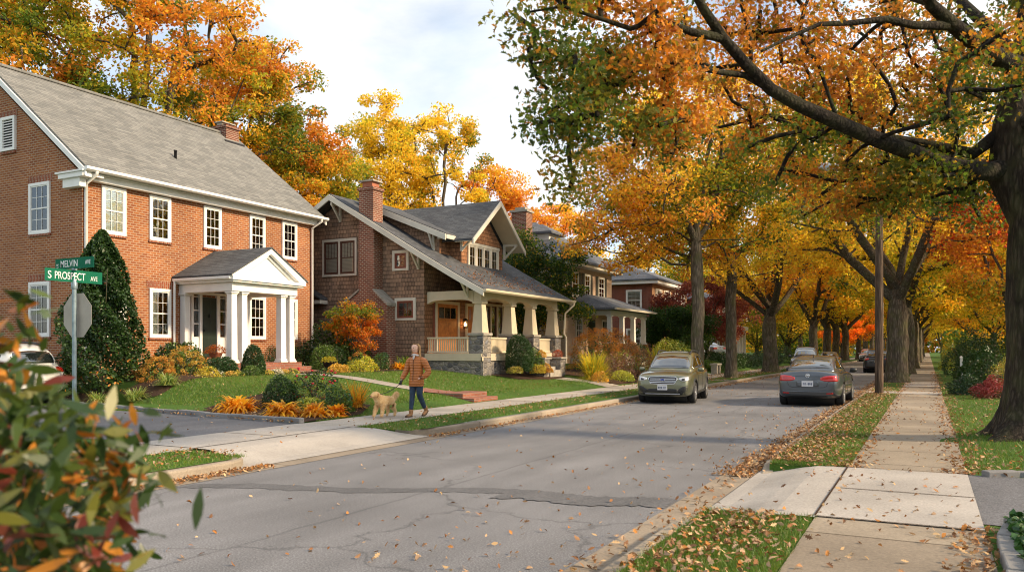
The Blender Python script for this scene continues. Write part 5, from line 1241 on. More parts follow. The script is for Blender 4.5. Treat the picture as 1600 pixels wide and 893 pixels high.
def hydrangea(label, x, y, r, h, seed, nh=60, hs=.13, pal=((.42, .17, .04), (.30, .12, .035), (.50, .25, .06)), zb=None, group='hydrangea bushes with dried flower heads', green=None):
    root = mound('hydrangea', label, 'shrub', x, y, r * .93, h * .9, green or [C_GR, C_DG, C_OL], [3, 2, 1], int(1300 * r), .07, seed, zb, group)
    g = np.random.default_rng(seed + 1); z0 = root.location[2]; v = g.normal(size=(nh, 3)); v[:, 2] = np.abs(v[:, 2]) + .05; v /= np.linalg.norm(v, axis=1)[:, None]
    C = v * np.array([r, r, h]) * g.uniform(.85, 1.05, (nh, 1)) + np.array([x, y, z0]); per = 55; cid = np.repeat(np.arange(nh), per)
    d = g.normal(size=(len(cid), 3)); d /= np.linalg.norm(d, axis=1)[:, None]; P = C[cid] + d * hs * g.uniform(.6, 1.0, nh)[cid][:, None] * np.array([1, 1, .8]) * .75
    col = np.array(pal)[g.integers(0, len(pal), nh)][cid] * g.uniform(.7, 1.25, (len(cid), 1))
    leaves('flower_heads', P, g.uniform(.03, .05, len(P)), col, KITE, FOL, root, up=.1); return root
BX = [C_DG, (.03, .075, .016), (.05, .11, .022)]
HOG = ((.85, .50, .04), (.78, .36, .03), (.80, .52, .06), (.5, .22, .03)); LIR = ((.30, .40, .10), (.55, .60, .28), (.12, .22, .05), (.45, .45, .12))
# holly cone
mound('holly_tree', 'tall dark green conical holly at the corner of the brick house', 'tree', -20.75, 14.75, 1.22, 4.55, [C_DG, (.03, .07, .014), (.06, .12, .02), C_OR], [6, 5, 3, .2], 26000, .10, 201, zb=.45, cone=True, lump=.2, shape=HEX)
# island bed (near driveway corner)
GH = 'clumps of golden hosta in the island bed'
tuft('hosta', 'golden hosta clump farthest left in the bed by the driveway', 'plant', -14.1, 13.45, .66, .60, HOG, 460, .034, 211, group=GH, droop=1.2)
tuft('hosta', 'large golden hosta at the front of the bed, right of the dark round boxwood', 'plant', -12.35, 13.05, .58, .55, HOG, 420, .036, 212, group=GH, droop=1.2)
tuft('hosta', 'tall yellow hosta between the two other golden clumps and the roses', 'plant', -11.75, 13.35, .42, .5, HOG, 260, .032, 213, group=GH, droop=1.2)
tuft('hosta', 'ragged orange hosta right of the front golden clump near the pavement', 'plant', -11.55, 13.85, .34, .34, HOG[:2] + ((.55, .2, .03),), 200, .034, 214, group=GH)
mound('boxwood', 'small round dark boxwood between the golden hostas', 'shrub', -13.55, 14.25, .46, .72, BX, [3, 3, 1], 4200, .045, 215, lump=.05)
mound('rose_bush', 'dark leafed rose bush with red blooms in the island bed', 'shrub', -13.1, 14.95, .6, .80, [C_DG, C_GR, C_OL, (.25, .05, .03)], [3, 2, 1, .6], 1500, .06, 216, lump=.3)
ROSE = M('rose_petals', (.5, .02, .03), .6)
for i in range(14):
    o = MB(); a = i * 2.4; q = (-13.1 + .5 * math.cos(a), 14.95 + .4 * math.sin(a), h1(-13.1, 15) + .45 + .4 * ((i * 37) % 10) / 10); o.lathe(q, [(0, -.02), (.028, -.01), (.034, .01), (.016, .03), (0, .032)], 8); o.build('rose', ROSE, bpy.data.objects['rose_bush'])
mound('green_shrub', 'feathery green shrub at the right of the island bed', 'shrub', -11.85, 14.3, .38, .5, [C_GR, C_LG, (.05, .12, .04)], [2, 2, 2], 1500, .06, 217, lump=.25, shape=KITE)
tuft('daylily', 'yellow-orange feathery perennial behind the green shrub by the walking dog', 'plant', -11.85, 14.9, .46, .62, ((.72, .38, .04), (.62, .28, .03), (.4, .35, .05)), 260, .012, 218, droop=.5)
# front of brick house
GL = 'variegated grass clumps along the left bed'
for i, (x, y, r, lb) in enumerate(((-18.6, 14.15, .55, 'variegated grass clump left, at the foot of the holly'), (-18.35, 15.0, .52, 'variegated grass clump in the bed below the brown hydrangeas'), (-19.6, 13.8, .42, 'small variegated grass clump under the stop sign'))):
    tuft('ornamental_grass', lb, 'plant', x, y, r, .5, LIR, 330, .010, 221 + i, group=GL, droop=1.1)
hydrangea('brown-headed hydrangea left of the portico, nearest the holly', -19.5, 15.55, .55, .80, 231, 95, .13, pal=((.60, .32, .07), (.46, .22, .05), (.66, .42, .10)), zb=.66)
hydrangea('tall tan hydrangea just left of the portico steps', -19.3, 16.45, .6, 1.0, 232, 85, .13, pal=((.64, .42, .09), (.50, .28, .06), (.68, .48, .13)), zb=.74)
mound('laurel', 'glossy dark green laurel hedge under the brick house window', 'shrub', -20.9, 17.5, 1.0, 1.05, [C_DG, C_GR, C_LG], [4, 2, 1], 2600, .10, 233, zb=.75)
mound('boxwood', 'low round boxwood left of the portico front column', 'shrub', -18.85, 17.3, .55, .62, BX, [3, 3, 1], 5200, .05, 234, zb=.78)
mound('boxwood', 'upright egg-shaped boxwood in front of the portico columns', 'shrub', -18.65, 18.4, .40, .98, BX, [3, 3, 1.5], 6500, .048, 235, zb=.78, lump=.04)
mound('boxwood', 'dark boxwood behind the right portico column', 'shrub', -21.6, 22.4, .55, .95, BX, [3, 3, 1.5], 2600, .045, 236, zb=.8)
mound('laurel', 'wide green shrub against the brick wall right of the portico', 'shrub', -21.5, 23.9, 1.0, .95, [C_DG, C_GR, C_LG], [4, 3, 1], 2600, .08, 237, zb=.8)
mound('boxwood', 'rounded green boxwood beside the planter urn', 'shrub', -19.6, 22.75, .52, .98, [C_GR, (.05, .11, .02), C_LG], [3, 3, 1.5], 3600, .045, 238, zb=.8)
mound('yew', 'bushy yew right of the boxwood by the urn', 'shrub', -19.6, 23.5, .55, .85, BX, [3, 3, 1], 2600, .05, 239, zb=.8)
mound('rhododendron', 'big dark rhododendron behind the small orange maple', 'shrub', -20.9, 25.0, 1.25, 1.75, [C_DG, C_GR, (.05, .11, .02)], [4, 2, 1], 3600, .12, 240, zb=.85, lump=.2)
hydrangea('small rusty hydrangea below the orange maple', -18.75, 23.75, .48, .8, 241, 36, .12, zb=.82)
GS = 'low yellow shrubs edging the bungalow bed'
mound('spirea', 'lime yellow spirea mound nearest the brick walk', 'shrub', -17.9, 22.75, .52, .5, [(.5, .5, .04), (.62, .5, .04), C_LG], [3, 2, 1], 1500, .05, 242, zb=.8, group=GS)
mound('spirea', 'second lime yellow spirea mound behind the first', 'shrub', -18.2, 23.45, .52, .55, [(.5, .5, .04), (.62, .5, .04), C_LG], [3, 2, 1], 1500, .05, 243, zb=.8, group=GS)
mound('green_shrub', 'narrow blue-green shrub between yellow mounds by the chimney', 'shrub', -18.2, 24.35, .36, .72, [C_GR, (.04, .11, .04)], [2, 2], 1600, .05, 244, zb=.82)
tuft('hosta', 'bright orange-gold hosta under the brick chimney', 'plant', -17.95, 25.15, .45, .42, HOG, 170, .03, 245, zb=.82)
tuft('ornamental_grass', 'arching green-gold shrub by the basement window', 'plant', -18.15, 25.95, .75, .75, ((.18, .28, .05), (.38, .40, .08), (.1, .2, .04)), 520, .014, 246, zb=.82)
# low flowers along the bed edge at the portico
g = np.random.default_rng(5)
for i in range(9):
    x = -18.35 + g.uniform(-.15, .15); y = 16.6 + i * .42
    mound('bedding_plant', 'low mixed flowering plant, %s from the left along the portico bed edge' % ['first', 'second', 'third', 'fourth', 'fifth', 'sixth', 'seventh', 'eighth', 'ninth'][i], 'plant', x, y, .27, .27, [C_GR, C_LG, [(.7, .65, .55), (.7, .45, .1), (.75, .6, .1)][i % 3]], [2, 1, 1.6], 800, .042, 250 + i, zb=.75, group='low bedding plants', stems=False)
mound('spirea', 'bright yellow mound between the brown hydrangeas and the low boxwood', 'shrub', -18.35, 16.35, .42, .42, [(.66, .52, .06), (.55, .42, .05), C_LG], [3, 2, 1], 1500, .05, 291, zb=.72, group=GS)
mound('spirea', 'orange-gold mound just right of the brick portico steps', 'shrub', -18.0, 21.65, .40, .38, [(.70, .42, .05), (.6, .34, .04), C_LG], [3, 2, 1], 1400, .05, 292, zb=.76, group=GS)
mound('spirea', 'lime mound between the two lower hostas and the dog', 'shrub', -12.5, 14.1, .36, .34, [(.50, .50, .06), C_LG, (.3, .38, .05)], [3, 2, 1], 1300, .05, 293, group=GS)
mound('green_shrub', 'clipped green ball in the lawn-side bed left of the egg-shaped boxwood', 'shrub', -18.2, 17.85, .34, .42, [C_GR, (.05, .11, .02), C_LG], [3, 3, 1.5], 1800, .045, 294, zb=.74, lump=.05)
# bungalow front
mound('boxwood', 'conical dark evergreen in front of the porch railing', 'shrub', -14.35, 28.25, .62, 1.5, BX, [3, 3, 1], 9000, .055, 261, zb=.78, lump=.06)
mound('boxwood', 'low rounded green shrub left of the bungalow porch steps', 'shrub', -14.2, 29.15, .55, .85, [C_GR, (.05, .11, .02), C_LG], [3, 3, 1], 2600, .06, 262, zb=.78)
mound('spirea', 'small golden shrub at the foot of the conical evergreen', 'shrub', -13.75, 28.6, .36, .36, [(.5, .38, .04), (.6, .4, .04), C_OL], [3, 2, 1], 1200, .05, 263, zb=.7, group=GS)
mound('spirea', 'small orange shrub beside the stone cheek wall of the steps', 'shrub', -13.7, 29.3, .34, .36, [(.6, .3, .04), (.5, .3, .04), C_OL], [3, 2, 1], 1200, .05, 264, zb=.7, group=GS)
mound('spirea', 'small yellow-brown shrub at the near stone pier base', 'shrub', -14.1, 27.4, .34, .26, [(.4, .34, .05), (.3, .2, .05), C_OL], [3, 2, 1], 900, .05, 265, zb=.72, group=GS)
mound('chrysanthemum', 'rust red mum on the stone wall beside the porch steps', 'plant', -14.0, 31.15, .26, .34, [(.4, .08, .03), (.3, .08, .03)], [1, 1], 900, .04, 266, zb=1.31, stems=False)
mound('chrysanthemum', 'yellow mum on the stone wall nearest the conical evergreen', 'plant', -14.0, 29.52, .24, .3, [(.7, .45, .04), (.6, .3, .03)], [1, 1], 900, .04, 267, zb=1.31, stems=False)
# strip before the cream house
hydrangea('broad orange-brown hydrangea bank right of the bungalow downspout', -14.0, 35.6, 1.35, 1.9, 271, 250, .19, pal=((.66, .28, .06), (.52, .2, .05), (.7, .36, .08)), zb=.7)
hydrangea('second orange-brown hydrangea bank in front of the cream house porch', -14.1, 38.2, 1.35, 1.95, 272, 250, .19, pal=((.60, .23, .05), (.46, .17, .05), (.64, .3, .07)), zb=.7)
tuft('yellow_shrub', 'feathery bright yellow shrub by the left pavement before the hydrangeas', 'shrub', -12.5, 31.6, .95, 1.15, ((.55, .48, .05), (.66, .5, .05), (.32, .36, .05)), 900, .016, 273, droop=.6)
mound('spirea', 'orange-tipped low shrub under the feathery yellow one', 'shrub', -11.95, 30.75, .42, .42, [(.65, .35, .04), (.5, .36, .04)], [2, 1], 1200, .05, 274, group=GS)
mound('barberry', 'dusty pink barberry mound right of the feathery yellow shrub', 'shrub', -12.5, 34.2, 1.0, 1.05, [(.28, .14, .10), (.34, .2, .12), C_OL], [3, 2, 1], 3000, .06, 275, lump=.2)
mound('spirea', 'low lime shrub beside the olive wagon front', 'shrub', -11.8, 33.0, .55, .45, [(.45, .45, .05), (.3, .36, .05)], [2, 1], 1500, .06, 276, group=GS)
mound('barberry', 'rust and pink shrub behind the olive wagon hood', 'shrub', -12.6, 37.2, 1.1, 1.45, [(.32, .16, .08), (.45, .22, .06), C_OL], [3, 2, 1], 3000, .07, 277, lump=.2)
tuft('yellow_shrub', 'yellow grassy shrub behind the olive wagon roof', 'shrub', -12.2, 39.6, 1.0, 1.5, ((.6, .46, .05), (.5, .42, .05), (.3, .34, .06)), 700, .018, 278, droop=.6)
mound('boxwood', 'round dark boxwood at the cream house porch corner', 'shrub', -14.6, 43.6, .7, 1.1, BX, [3, 2, 1], 2600, .06, 279, zb=.9)
mound('green_shrub', 'wide olive green shrub in front of the cream house porch posts', 'shrub', -13.6, 46.8, 1.6, 1.35, [C_OL, C_GR, (.2, .18, .03)], [3, 2, 1], 3600, .09, 280, zb=.7, lump=.2)
for i, (x, y, r, h, lb) in enumerate(((-12.6, 52.5, 1.3, 1.2, 'dark hedge mound between the slim street trunks'), (-12.6, 57, 1.4, 1.25, 'dark hedge mound under the crimson maple'), (-12.4, 62, 1.5, 1.1, 'dark hedge mound left of the stout pale street tree'), (-11.9, 49.2, .8, .7, 'low clipped green shrub beside the stone bench'), (-12.2, 70, 1.4, 1.3, 'green shrub right of the stout pale street tree'), (-12.5, 80, 1.6, 1.6, 'green shrub mass beyond the dark parked car'))):
    mound('hedge_shrub', lb, 'shrub', x, y, r, h, BX if i != 3 else [C_GR, C_LG], [3, 2, 1] if i != 3 else [1, 1], 2600, .10, 281 + i, zb=.3, group='clipped shrubs along the far left lawns')
# right-hand gardens
GR_ = 'shrubs along the right pavement'
for i, (x, y, r, h, pal, lb) in enumerate((
    (1.75, 27.6, .62, .62, [(.34, .05, .05), (.26, .06, .04), C_DG], 'low crimson-topped shrub right of the pavement'),
    (1.15, 30.0, .6, .62, [C_DG, (.03, .08, .04)], 'blue-green low shrub at the edge of the right pavement'),
    (2.6, 29.5, .95, 1.1, [C_OL, (.3, .2, .04), C_GR], 'olive and gold shrub behind the crimson one'),
    (3.1, 33.0, 1.1, 1.55, [(.5, .34, .04), C_OL, C_GR], 'yellow-tipped shrub below the red maple'),
    (1.75, 35.5, .75, 1.5, BX, 'dark clipped yew dome beside the right pavement'),
    (2.9, 38.5, 1.2, 2.0, BX, 'second and larger clipped yew dome behind the first'),
    (2.0, 43.5, 1.1, 2.2, BX, 'dark boxy yew hedge farther along the right pavement'),
    (2.0, 51.0, 1.3, 2.0, BX, 'rounded dark hedge at the far right of the pavement'),
    (1.9, 60.0, 1.3, 1.7, [C_GR, C_OL], 'green hedge clump far along the right pavement'),
    (1.9, 72.0, 1.3, 1.8, [C_GR, C_OL, C_GO], 'farthest green-gold hedge clump along the right pavement'),
    (5.2, 26.5, 1.4, 1.6, [C_DG, C_GR], 'dark shrub half hidden by the big oak trunk'))):
    mound('garden_shrub', lb, 'shrub', x, y, r, h, pal, [3, 2, 1][:len(pal)], 3600, .055 if y < 34 else .09, 300 + i, group=GR_, lump=.16)
# ground cover beside the right driveway
def cover(x0, x1, y0, y1, n, seed):
    g = np.random.default_rng(seed); root = thing('ground_cover', 'glossy green ground cover spilling over the stone edging at right', 'plant', ((x0 + x1) / 2, (y0 + y1) / 2, .15))
    X = g.uniform(x0, x1, n); Y = g.uniform(y0, y1, n); dx = (X - x0) / (x1 - x0); Z = .16 + .28 * np.sin(np.clip(dx, 0, 1) * 2.4 + .3) * g.random(n) ** .5
    col = np.array([[.03, .085, .02], [.05, .13, .03], [.085, .16, .035], [.03, .1, .03]])[g.integers(0, 4, n)] * g.uniform(.7, 1.2, (n, 1))
    leaves('foliage', np.column_stack([X, Y, Z]), g.uniform(.06, .12, n), col, HEX, FOLG, root, up=.5, fold=.5, curl=.6)
cover(.58, 1.7, 5.0, 7.9, 3400, 9)
# ---- blurred shrub close to the camera, bottom left
SH = thing('foreground_shrub', 'broad-leaved shrub turning orange, close to the camera at bottom left', 'shrub', (-1.55, .95, .14))
g = np.random.default_rng(77)
sk = Skel(); base = np.array([-1.55, 1.0, .12]); sk.path([base, base + [0, 0, .12], base + [.02, .02, .3]], -1)
tips = []
def reg(px0, px1, py0, py1, n, za=1.45, zb_=2.2):
    return [cw(g.uniform(px0, px1), g.uniform(py0, py1), g.uniform(za, zb_)) for _ in range(n)]
cl = reg(-60, 30, 545, 620, 7) + reg(-60, 110, 640, 730, 28) + reg(-60, 190, 720, 900, 66) + reg(120, 215, 660, 730, 7) + reg(110, 215, 740, 800, 7) + reg(110, 200, 830, 930, 8) + reg(-150, 150, 900, 1150, 22) + reg(-350, -60, 560, 1000, 26) + [cw(30, 490, 1.6)]
sk.attach(cl, g, first=1, step=.12, sag=.1, k_up=.2); sk.radii(.03, .0022, .5); sk.mesh(0, .1, 8).build('stem', BARK, SH)
LEAFB = [(-.5, 0), (-.36, .07), (-.12, .145), (.12, .15), (.34, .09), (.54, 0), (.34, -.09), (.12, -.15), (-.12, -.145), (-.36, -.07)]
cid = np.repeat(np.arange(len(cl)), 12); P = np.array(cl)[cid] + g.normal(0, .036, (len(cid), 3)) * np.array([1, 1, 1.1]); fg = []
pal = np.array([(.04, .07, .012), (.022, .05, .010), (.07, .105, .018), (.12, .12, .018), (.46, .14, .018), (.50, .20, .025), (.18, .035, .022), (.12, .03, .018)])
kk = g.choice(8, len(cl), p=[.29, .27, .15, .13, .06, .07, .015, .015]); k2 = g.choice(8, len(cid), p=[.30, .26, .14, .12, .07, .06, .025, .025]); col = pal[np.where(g.random(len(cid)) < .55, kk[cid], k2)] * g.uniform(.75, 1.2, (len(cid), 1))
leaves('foliage', P, g.uniform(.044, .082, len(P)), col, LEAFB, FOLG, SH, up=.1, fold=.5, curl=.5)
# ================================================================== cars
def eval_mesh(o):
    dg = bpy.context.evaluated_depsgraph_get(); dg.update(); return bpy.data.meshes.new_from_object(o.evaluated_get(dg))
def tmp(mb, mods=()):
    me = bpy.data.meshes.new('t'); me.from_pydata([tuple(v) for v in mb.v], [], mb.f)
    bm = bmesh.new(); bm.from_mesh(me); bmesh.ops.remove_doubles(bm, verts=bm.verts, dist=1e-5); bmesh.ops.recalc_face_normals(bm, faces=bm.faces); bm.to_mesh(me); bm.free()
    o = bpy.data.objects.new('t', me); COL.objects.link(o); return o
def loft(sections):
    """sections: list of half profiles [(x,y,z)...] from bottom centre to top centre -> closed mirrored tube"""
    mb = MB(); V = []; n = len(sections[0]); k = 2 * n - 2
    for s in sections:
        full = list(s) + [(p[0], -p[1], p[2]) for p in s[-2:0:-1]]; V += full
    F = [(i * k + j, i * k + (j + 1) % k, (i + 1) * k + (j + 1) % k, (i + 1) * k + j) for i in range(len(sections) - 1) for j in range(k)]
    L = len(sections) - 1
    for base in (0, L * k):   # quad caps
        for j in range(n - 1): F.append((base + j, base + j + 1, base + (k - j - 1) % k, base + (k - j) % k) if 0 < j < n - 1 else ((base + 0, base + 1, base + k - 1) if j == 0 else (base + n - 2, base + n - 1, base + n)))
    F = [f for f in F if len(set(f)) == len(f)]
    mb.v = V; mb.f = F; mb.m = [0] * len(F); mb.sm = [True] * len(F); return mb
TYRE = M('tyre_rubber', (.018, .018, .019), .85, .3, 8, .4, 60); RIM = M('alloy_rim', (.42, .42, .43), .3, .1, 8, 0, metal=.8); BLK = M('black_trim', (.018, .019, .02), .5, .2, 6, .1)
CHROME = M('chrome', (.75, .76, .78), .12, .02, 5, 0, metal=1); REDL = M('tail_light', (.50, .012, .012), .15, .1, 10, 0, coat=1); HEADL = M('head_light', (.55, .57, .60), .12, .25, 14, .1, metal=.3, coat=1); AMB = M('amber_light', (.6, .2, .02), .2)
PLATE = M('plate_white', (.62, .63, .66), .45, .1, 30, .1)
CGLASS = None
def _cg():
    t = NT('car_glass'); p = t.pr((.012, .015, .016), .035, t.bump(t.noise(t.obj(), 2, 2), .04, .02), spec=1.0, coat=1.0); p.inputs['IOR'].default_value = 1.7; p.inputs['Coat IOR'].default_value = 1.9; return t.mat
CGLASS = _cg()
def make_wheel(r, w):
    t = MB(); t.lathe((0, 0, 0), [(r * .66, -w / 2 + .01), (r * .80, -w / 2), (r * .95, -w / 2 + .008), (r, -w / 2 + .035), (r, w / 2 - .035), (r * .95, w / 2 - .008), (r * .80, w / 2), (r * .66, w / 2 - .01), (r * .64, 0)], 28, axis='y')
    m = MB(); m.lathe((0, 0, 0), [(r * .67, w * .30), (r * .655, w / 2 - .006), (r * .60, w / 2 - .02), (r * .58, w * .10), (.0, w * .08)], 28, axis='y')
    for i in range(5):
        for q in (-.16, .16):
            a = 2 * math.pi * i / 5 + q; c, s = math.cos(a), math.sin(a); a2 = 2 * math.pi * i / 5 + q * .35; c2, s2 = math.cos(a2), math.sin(a2); ww = .016
            P = [(c2 * .05 - s2 * ww, w * .42, s2 * .05 + c2 * ww), (c * r * .62 - s * ww, w * .44, s * r * .62 + c * ww), (c * r * .62 + s * ww, w * .44, s * r * .62 - c * ww), (c2 * .05 + s2 * ww, w * .42, s2 * .05 - c2 * ww)]
            m.extr(P, (0, -.05, 0))
    m.lathe((0, 0, 0), [(.0, w * .2), (.055, w * .2), (.055, w * .43), (.03, w * .46), (0, w * .46)], 12, axis='y')
    return t, m
def make_car(kind, name, label, paint, loc, rot, group=None, cat='car'):
    root = thing(name, label, cat, loc, rot, group); S = dict(SUV=1, sedan=0)[kind]
    if kind == 'SUV':
        L, W, H, wr, wbs = 4.75, .915, 1.64, .345, 1.37
        # x, zb, zs, zt, w
        st = [(2.37, .42, .62, .66, .60), (2.33, .30, .74, .80, .74), (2.22, .24, .86, .93, .83), (2.0, .22, .93, 1.0, .885), (1.6, .22, .97, 1.05, .905), (1.0, .22, 1.0, 1.09, .915), (.6, .22, 1.01, 1.10, .915), (-.2, .22, 1.02, 1.09, .915), (-1.2, .22, 1.04, 1.10, .915), (-1.8, .24, 1.05, 1.11, .90), (-2.15, .28, 1.04, 1.10, .86), (-2.30, .36, .98, 1.05, .80), (-2.36, .46, .85, .92, .70)]
        gh = [(1.18, 1.04, .78, .70), (.98, 1.14, .78, .70), (.40, 1.53, .775, .63), (.15, 1.63, .775, .625), (-.3, 1.665, .775, .625), (-1.2, 1.66, .77, .62), (-1.80, 1.61, .76, .60), (-2.05, 1.42, .74, .62), (-2.26, 1.05, .72, .66)]
    else:
        L, W, H, wr, wbs = 4.6, .885, 1.45, .325, 1.32
        st = [(2.28, .40, .55, .60, .58), (2.24, .28, .66, .72, .72), (2.12, .20, .76, .83, .80), (1.9, .18, .83, .90, .86), (1.4, .18, .88, .96, .88), (.9, .18, .91, .99, .885), (0, .18, .93, 1.0, .885), (-1.0, .18, .95, 1.02, .885), (-1.6, .2, .965, 1.05, .88), (-2.0, .23, .965, 1.06, .85), (-2.2, .28, .95, 1.04, .80), (-2.28, .36, .86, .93, .74), (-2.31, .46, .70, .76, .66)]
        gh = [(1.15, .95, .74, .66), (.95, 1.04, .74, .66), (.42, 1.33, .725, .58), (.15, 1.415, .72, .565), (-.3, 1.445, .72, .56), (-.8, 1.42, .715, .555), (-1.2, 1.32, .705, .57), (-1.55, 1.14, .70, .61), (-1.80, 1.0, .69, .64)]
    secs = []
    for x, zb, zs, zt, w in st:
        h = zs - zb
        secs.append([(x, 0, zb), (x, .72 * w, zb), (x, .93 * w, zb + .04), (x, .985 * w, zb + .25 * h), (x, w, zb + .52 * h), (x, .985 * w, zb + .80 * h), (x, .955 * w, zs - .015), (x, .86 * w, zs + .035), (x, .5 * w, zt - .012), (x, 0, zt)])
    b = loft(secs); bo = tmp(b); bo.modifiers.new('s', 'SUBSURF').levels = 2
    cut = MB()
    for sx in (-1, 1):
        for sy in (-1, 1):
            y0, y1 = (W - .26, W + .3) if sy > 0 else (-W - .3, -W + .26)
            cut.lathe((sx * wbs, y0, wr + .01), [(wr + .065, 0), (wr + .065, y1 - y0)], 32, axis='y')
    co = tmp(cut); bl = bo.modifiers.new('b', 'BOOLEAN'); bl.operation = 'DIFFERENCE'; bl.object = co; bl.solver = 'EXACT'
    bme = eval_mesh(bo); bme.name = 'body'
    gs = []
    zbase = st[6][2] - .12
    for x, z, wb_, wt in gh:
        zz = max(z, zbase + .05); f = (zz - zbase)
        gs.append([(x, 0, zbase), (x, wb_ + .05, zbase), (x, wb_ + .045, zbase + f * .25), (x, wb_ + (wt - wb_) * .55, zbase + f * .62), (x, wt + .01, zbase + f * .93), (x, wt * .86, zz), (x, wt * .45, zz + .022), (x, 0, zz + .03)])
    gm = loft(gs); go = tmp(gm); go.modifiers.new('s', 'SUBSURF').levels = 2; gme = eval_mesh(go); gme.name = 'cabin'
    for o in (bo, co, go): bpy.data.objects.remove(o)
    for me in (bme, gme):
        me.materials.clear(); me.materials.append(paint); me.polygons.foreach_set('use_smooth', [True] * len(me.polygons)); me.update()
    body = link('body', bme, root); m_ = body.modifiers.new('e', 'EDGE_SPLIT'); m_.split_angle = R_(38)
    cab = link('cabin', gme, body)
    bv = BVHTree.FromPolygons([v.co[:] for v in bme.vertices] + [v.co[:] for v in gme.vertices], [tuple(p.vertices) for p in bme.polygons] + [tuple(i + len(bme.vertices) for i in p.vertices) for p in gme.polygons])
    def patch(nm, cols, axis, mat, parent=None, off=.006, n=12, rows=5, th=.03, side=1):
        """cols = [(u, zlow, zhigh)] control columns; conforms to the body"""
        us = np.linspace(cols[0][0], cols[-1][0], n); cu = [c[0] for c in cols]
        if cols[0][0] > cols[-1][0]: cols = cols[::-1]; us = us[::-1]; cu = cu[::-1]
        lo = np.interp(us, cu, [c[1] for c in cols]); hi = np.interp(us, cu, [c[2] for c in cols]); V = []; last = None
        for i, u in enumerate(us):
            for j in range(rows):
                z = lo[i] + (hi[i] - lo[i]) * j / (rows - 1)
                if axis == 'front': o_, d_ = Vector((4, u, z)), Vector((-1, 0, 0))
                elif axis == 'rear': o_, d_ = Vector((-4, u, z)), Vector((1, 0, 0))
                else: o_, d_ = Vector((u, 3 * side, z)), Vector((0, -side, 0))
                h, nn, _, _ = bv.ray_cast(o_, d_, 6)
                if h is None: h = Vector(last) if last is not None else Vector((o_.x if axis == 'side' else (2.2 if axis == 'front' else -2.2), u if axis != 'side' else side * .7, z))
                last = h; p = h - d_ * off; V.append(p)
        k = len(V); dd = (Vector((-1, 0, 0)) if axis == 'front' else Vector((1, 0, 0)) if axis == 'rear' else Vector((0, -side, 0))) * th
        V2 = [v + dd for v in V]; F = [(i * rows + j, (i + 1) * rows + j, (i + 1) * rows + j + 1, i * rows + j + 1) for i in range(n - 1) for j in range(rows - 1)]
        F2 = [tuple(q + k for q in f[::-1]) for f in F]
        bd = [i * rows for i in range(n)] + [(n - 1) * rows + j for j in range(1, rows)] + [i * rows + rows - 1 for i in range(n - 2, -1, -1)] + [j for j in range(rows - 2, 0, -1)]
        F3 = [(bd[i], bd[(i + 1) % len(bd)], bd[(i + 1) % len(bd)] + k, bd[i] + k) for i in range(len(bd))]
        m = MB(); m.add(V + V2, F + F2 + F3, 0, False); m.sm = [True] * (len(F) * 2) + [False] * len(F3)
        return m.build(nm, mat, parent or root, local=True)
    def line(nm, pts, axis, mat, r=.006, side=1, parent=None):
        P = []
        for u, z in pts:
            if axis == 'front': o_, d_ = Vector((4, u, z)), Vector((-1, 0, 0))
            elif axis == 'rear': o_, d_ = Vector((-4, u, z)), Vector((1, 0, 0))
            else: o_, d_ = Vector((u, 3 * side, z)), Vector((0, -side, 0))
            h = bv.ray_cast(o_, d_, 6)[0]
            if h is not None: P.append(h - d_ * .001)
        if len(P) > 1: return MB().tube(P, r, 6).build(nm, mat, parent or root, local=True)
    tm, rm = make_wheel(wr, .215)
    first = True
    for sx in (1, -1):
        for sy in (1, -1):
            w_ = bpy.data.objects.new('wheel', None); COL.objects.link(w_); w_.parent = root; w_.location = (sx * wbs, sy * (W - .105), wr); w_.rotation_euler = (0, 0, 0 if sy > 0 else math.pi)
            if first:
                to = tm.build('tyre', TYRE, w_, local=True); ro = rm.build('rim', RIM, w_, local=True); tme, rme = to.data, ro.data; first = False
            else: link('tyre', tme, w_); link('rim', rme, w_)
    for sx in (1, -1):
        m = MB(); m.lathe((sx * wbs, -W + .24, wr), [(wr + .055, 0), (wr + .055, 2 * W - .48)], 20, axis='y'); m.build('wheel_well', BLK, root, local=True)
    MB().box(-wbs - .3, wbs + .3, -W + .22, W - .22, .19, .30).build('underbody', BLK, root, local=True)
    for s in (1, -1):
        mr = MB(); x0 = .72 if S else .68; zz = 1.08 if S else 1.0
        mr.lathe((x0, s * (W + .07), zz), [(.0, -.10), (.05, -.09), (.075, -.03), (.08, .04), (.06, .09), (0, .1)], 10, axis='y'); mr.box(x0 - .03, x0 + .03, s * (W + .0) - .04, s * (W + .0) + .04, zz - .07, zz - .02)
        mr.build('mirror', BLK if not S else paint, root, local=True)
        for x in ((.05, -.95) if S else (.0, -.9)):
            line('door_handle', [(x, zz - .17), (x - .09, zz - .168), (x - .18, zz - .17)], 'side', CHROME if S else paint, .013, s)
        for xs_ in ([.72, -.27, -1.12] if S else [.70, -.28, -1.05]): line('door_gap', [(xs_, z) for z in np.linspace(.36, .98 if S else .9, 8)], 'side', BLK, .005, s)
        for sx_ in (1, -1):
            if S: line('arch_trim', [(sx_ * wbs + (wr + .085) * math.cos(a_), wr + .01 + (wr + .085) * math.sin(a_)) for a_ in np.linspace(.02, math.pi - .02, 15)], 'side', BLK, .026, s)
        line('sill_trim', [(x, .33) for x in np.linspace(-.95, .95, 8)], 'side', BLK, .045 if S else .02, s)
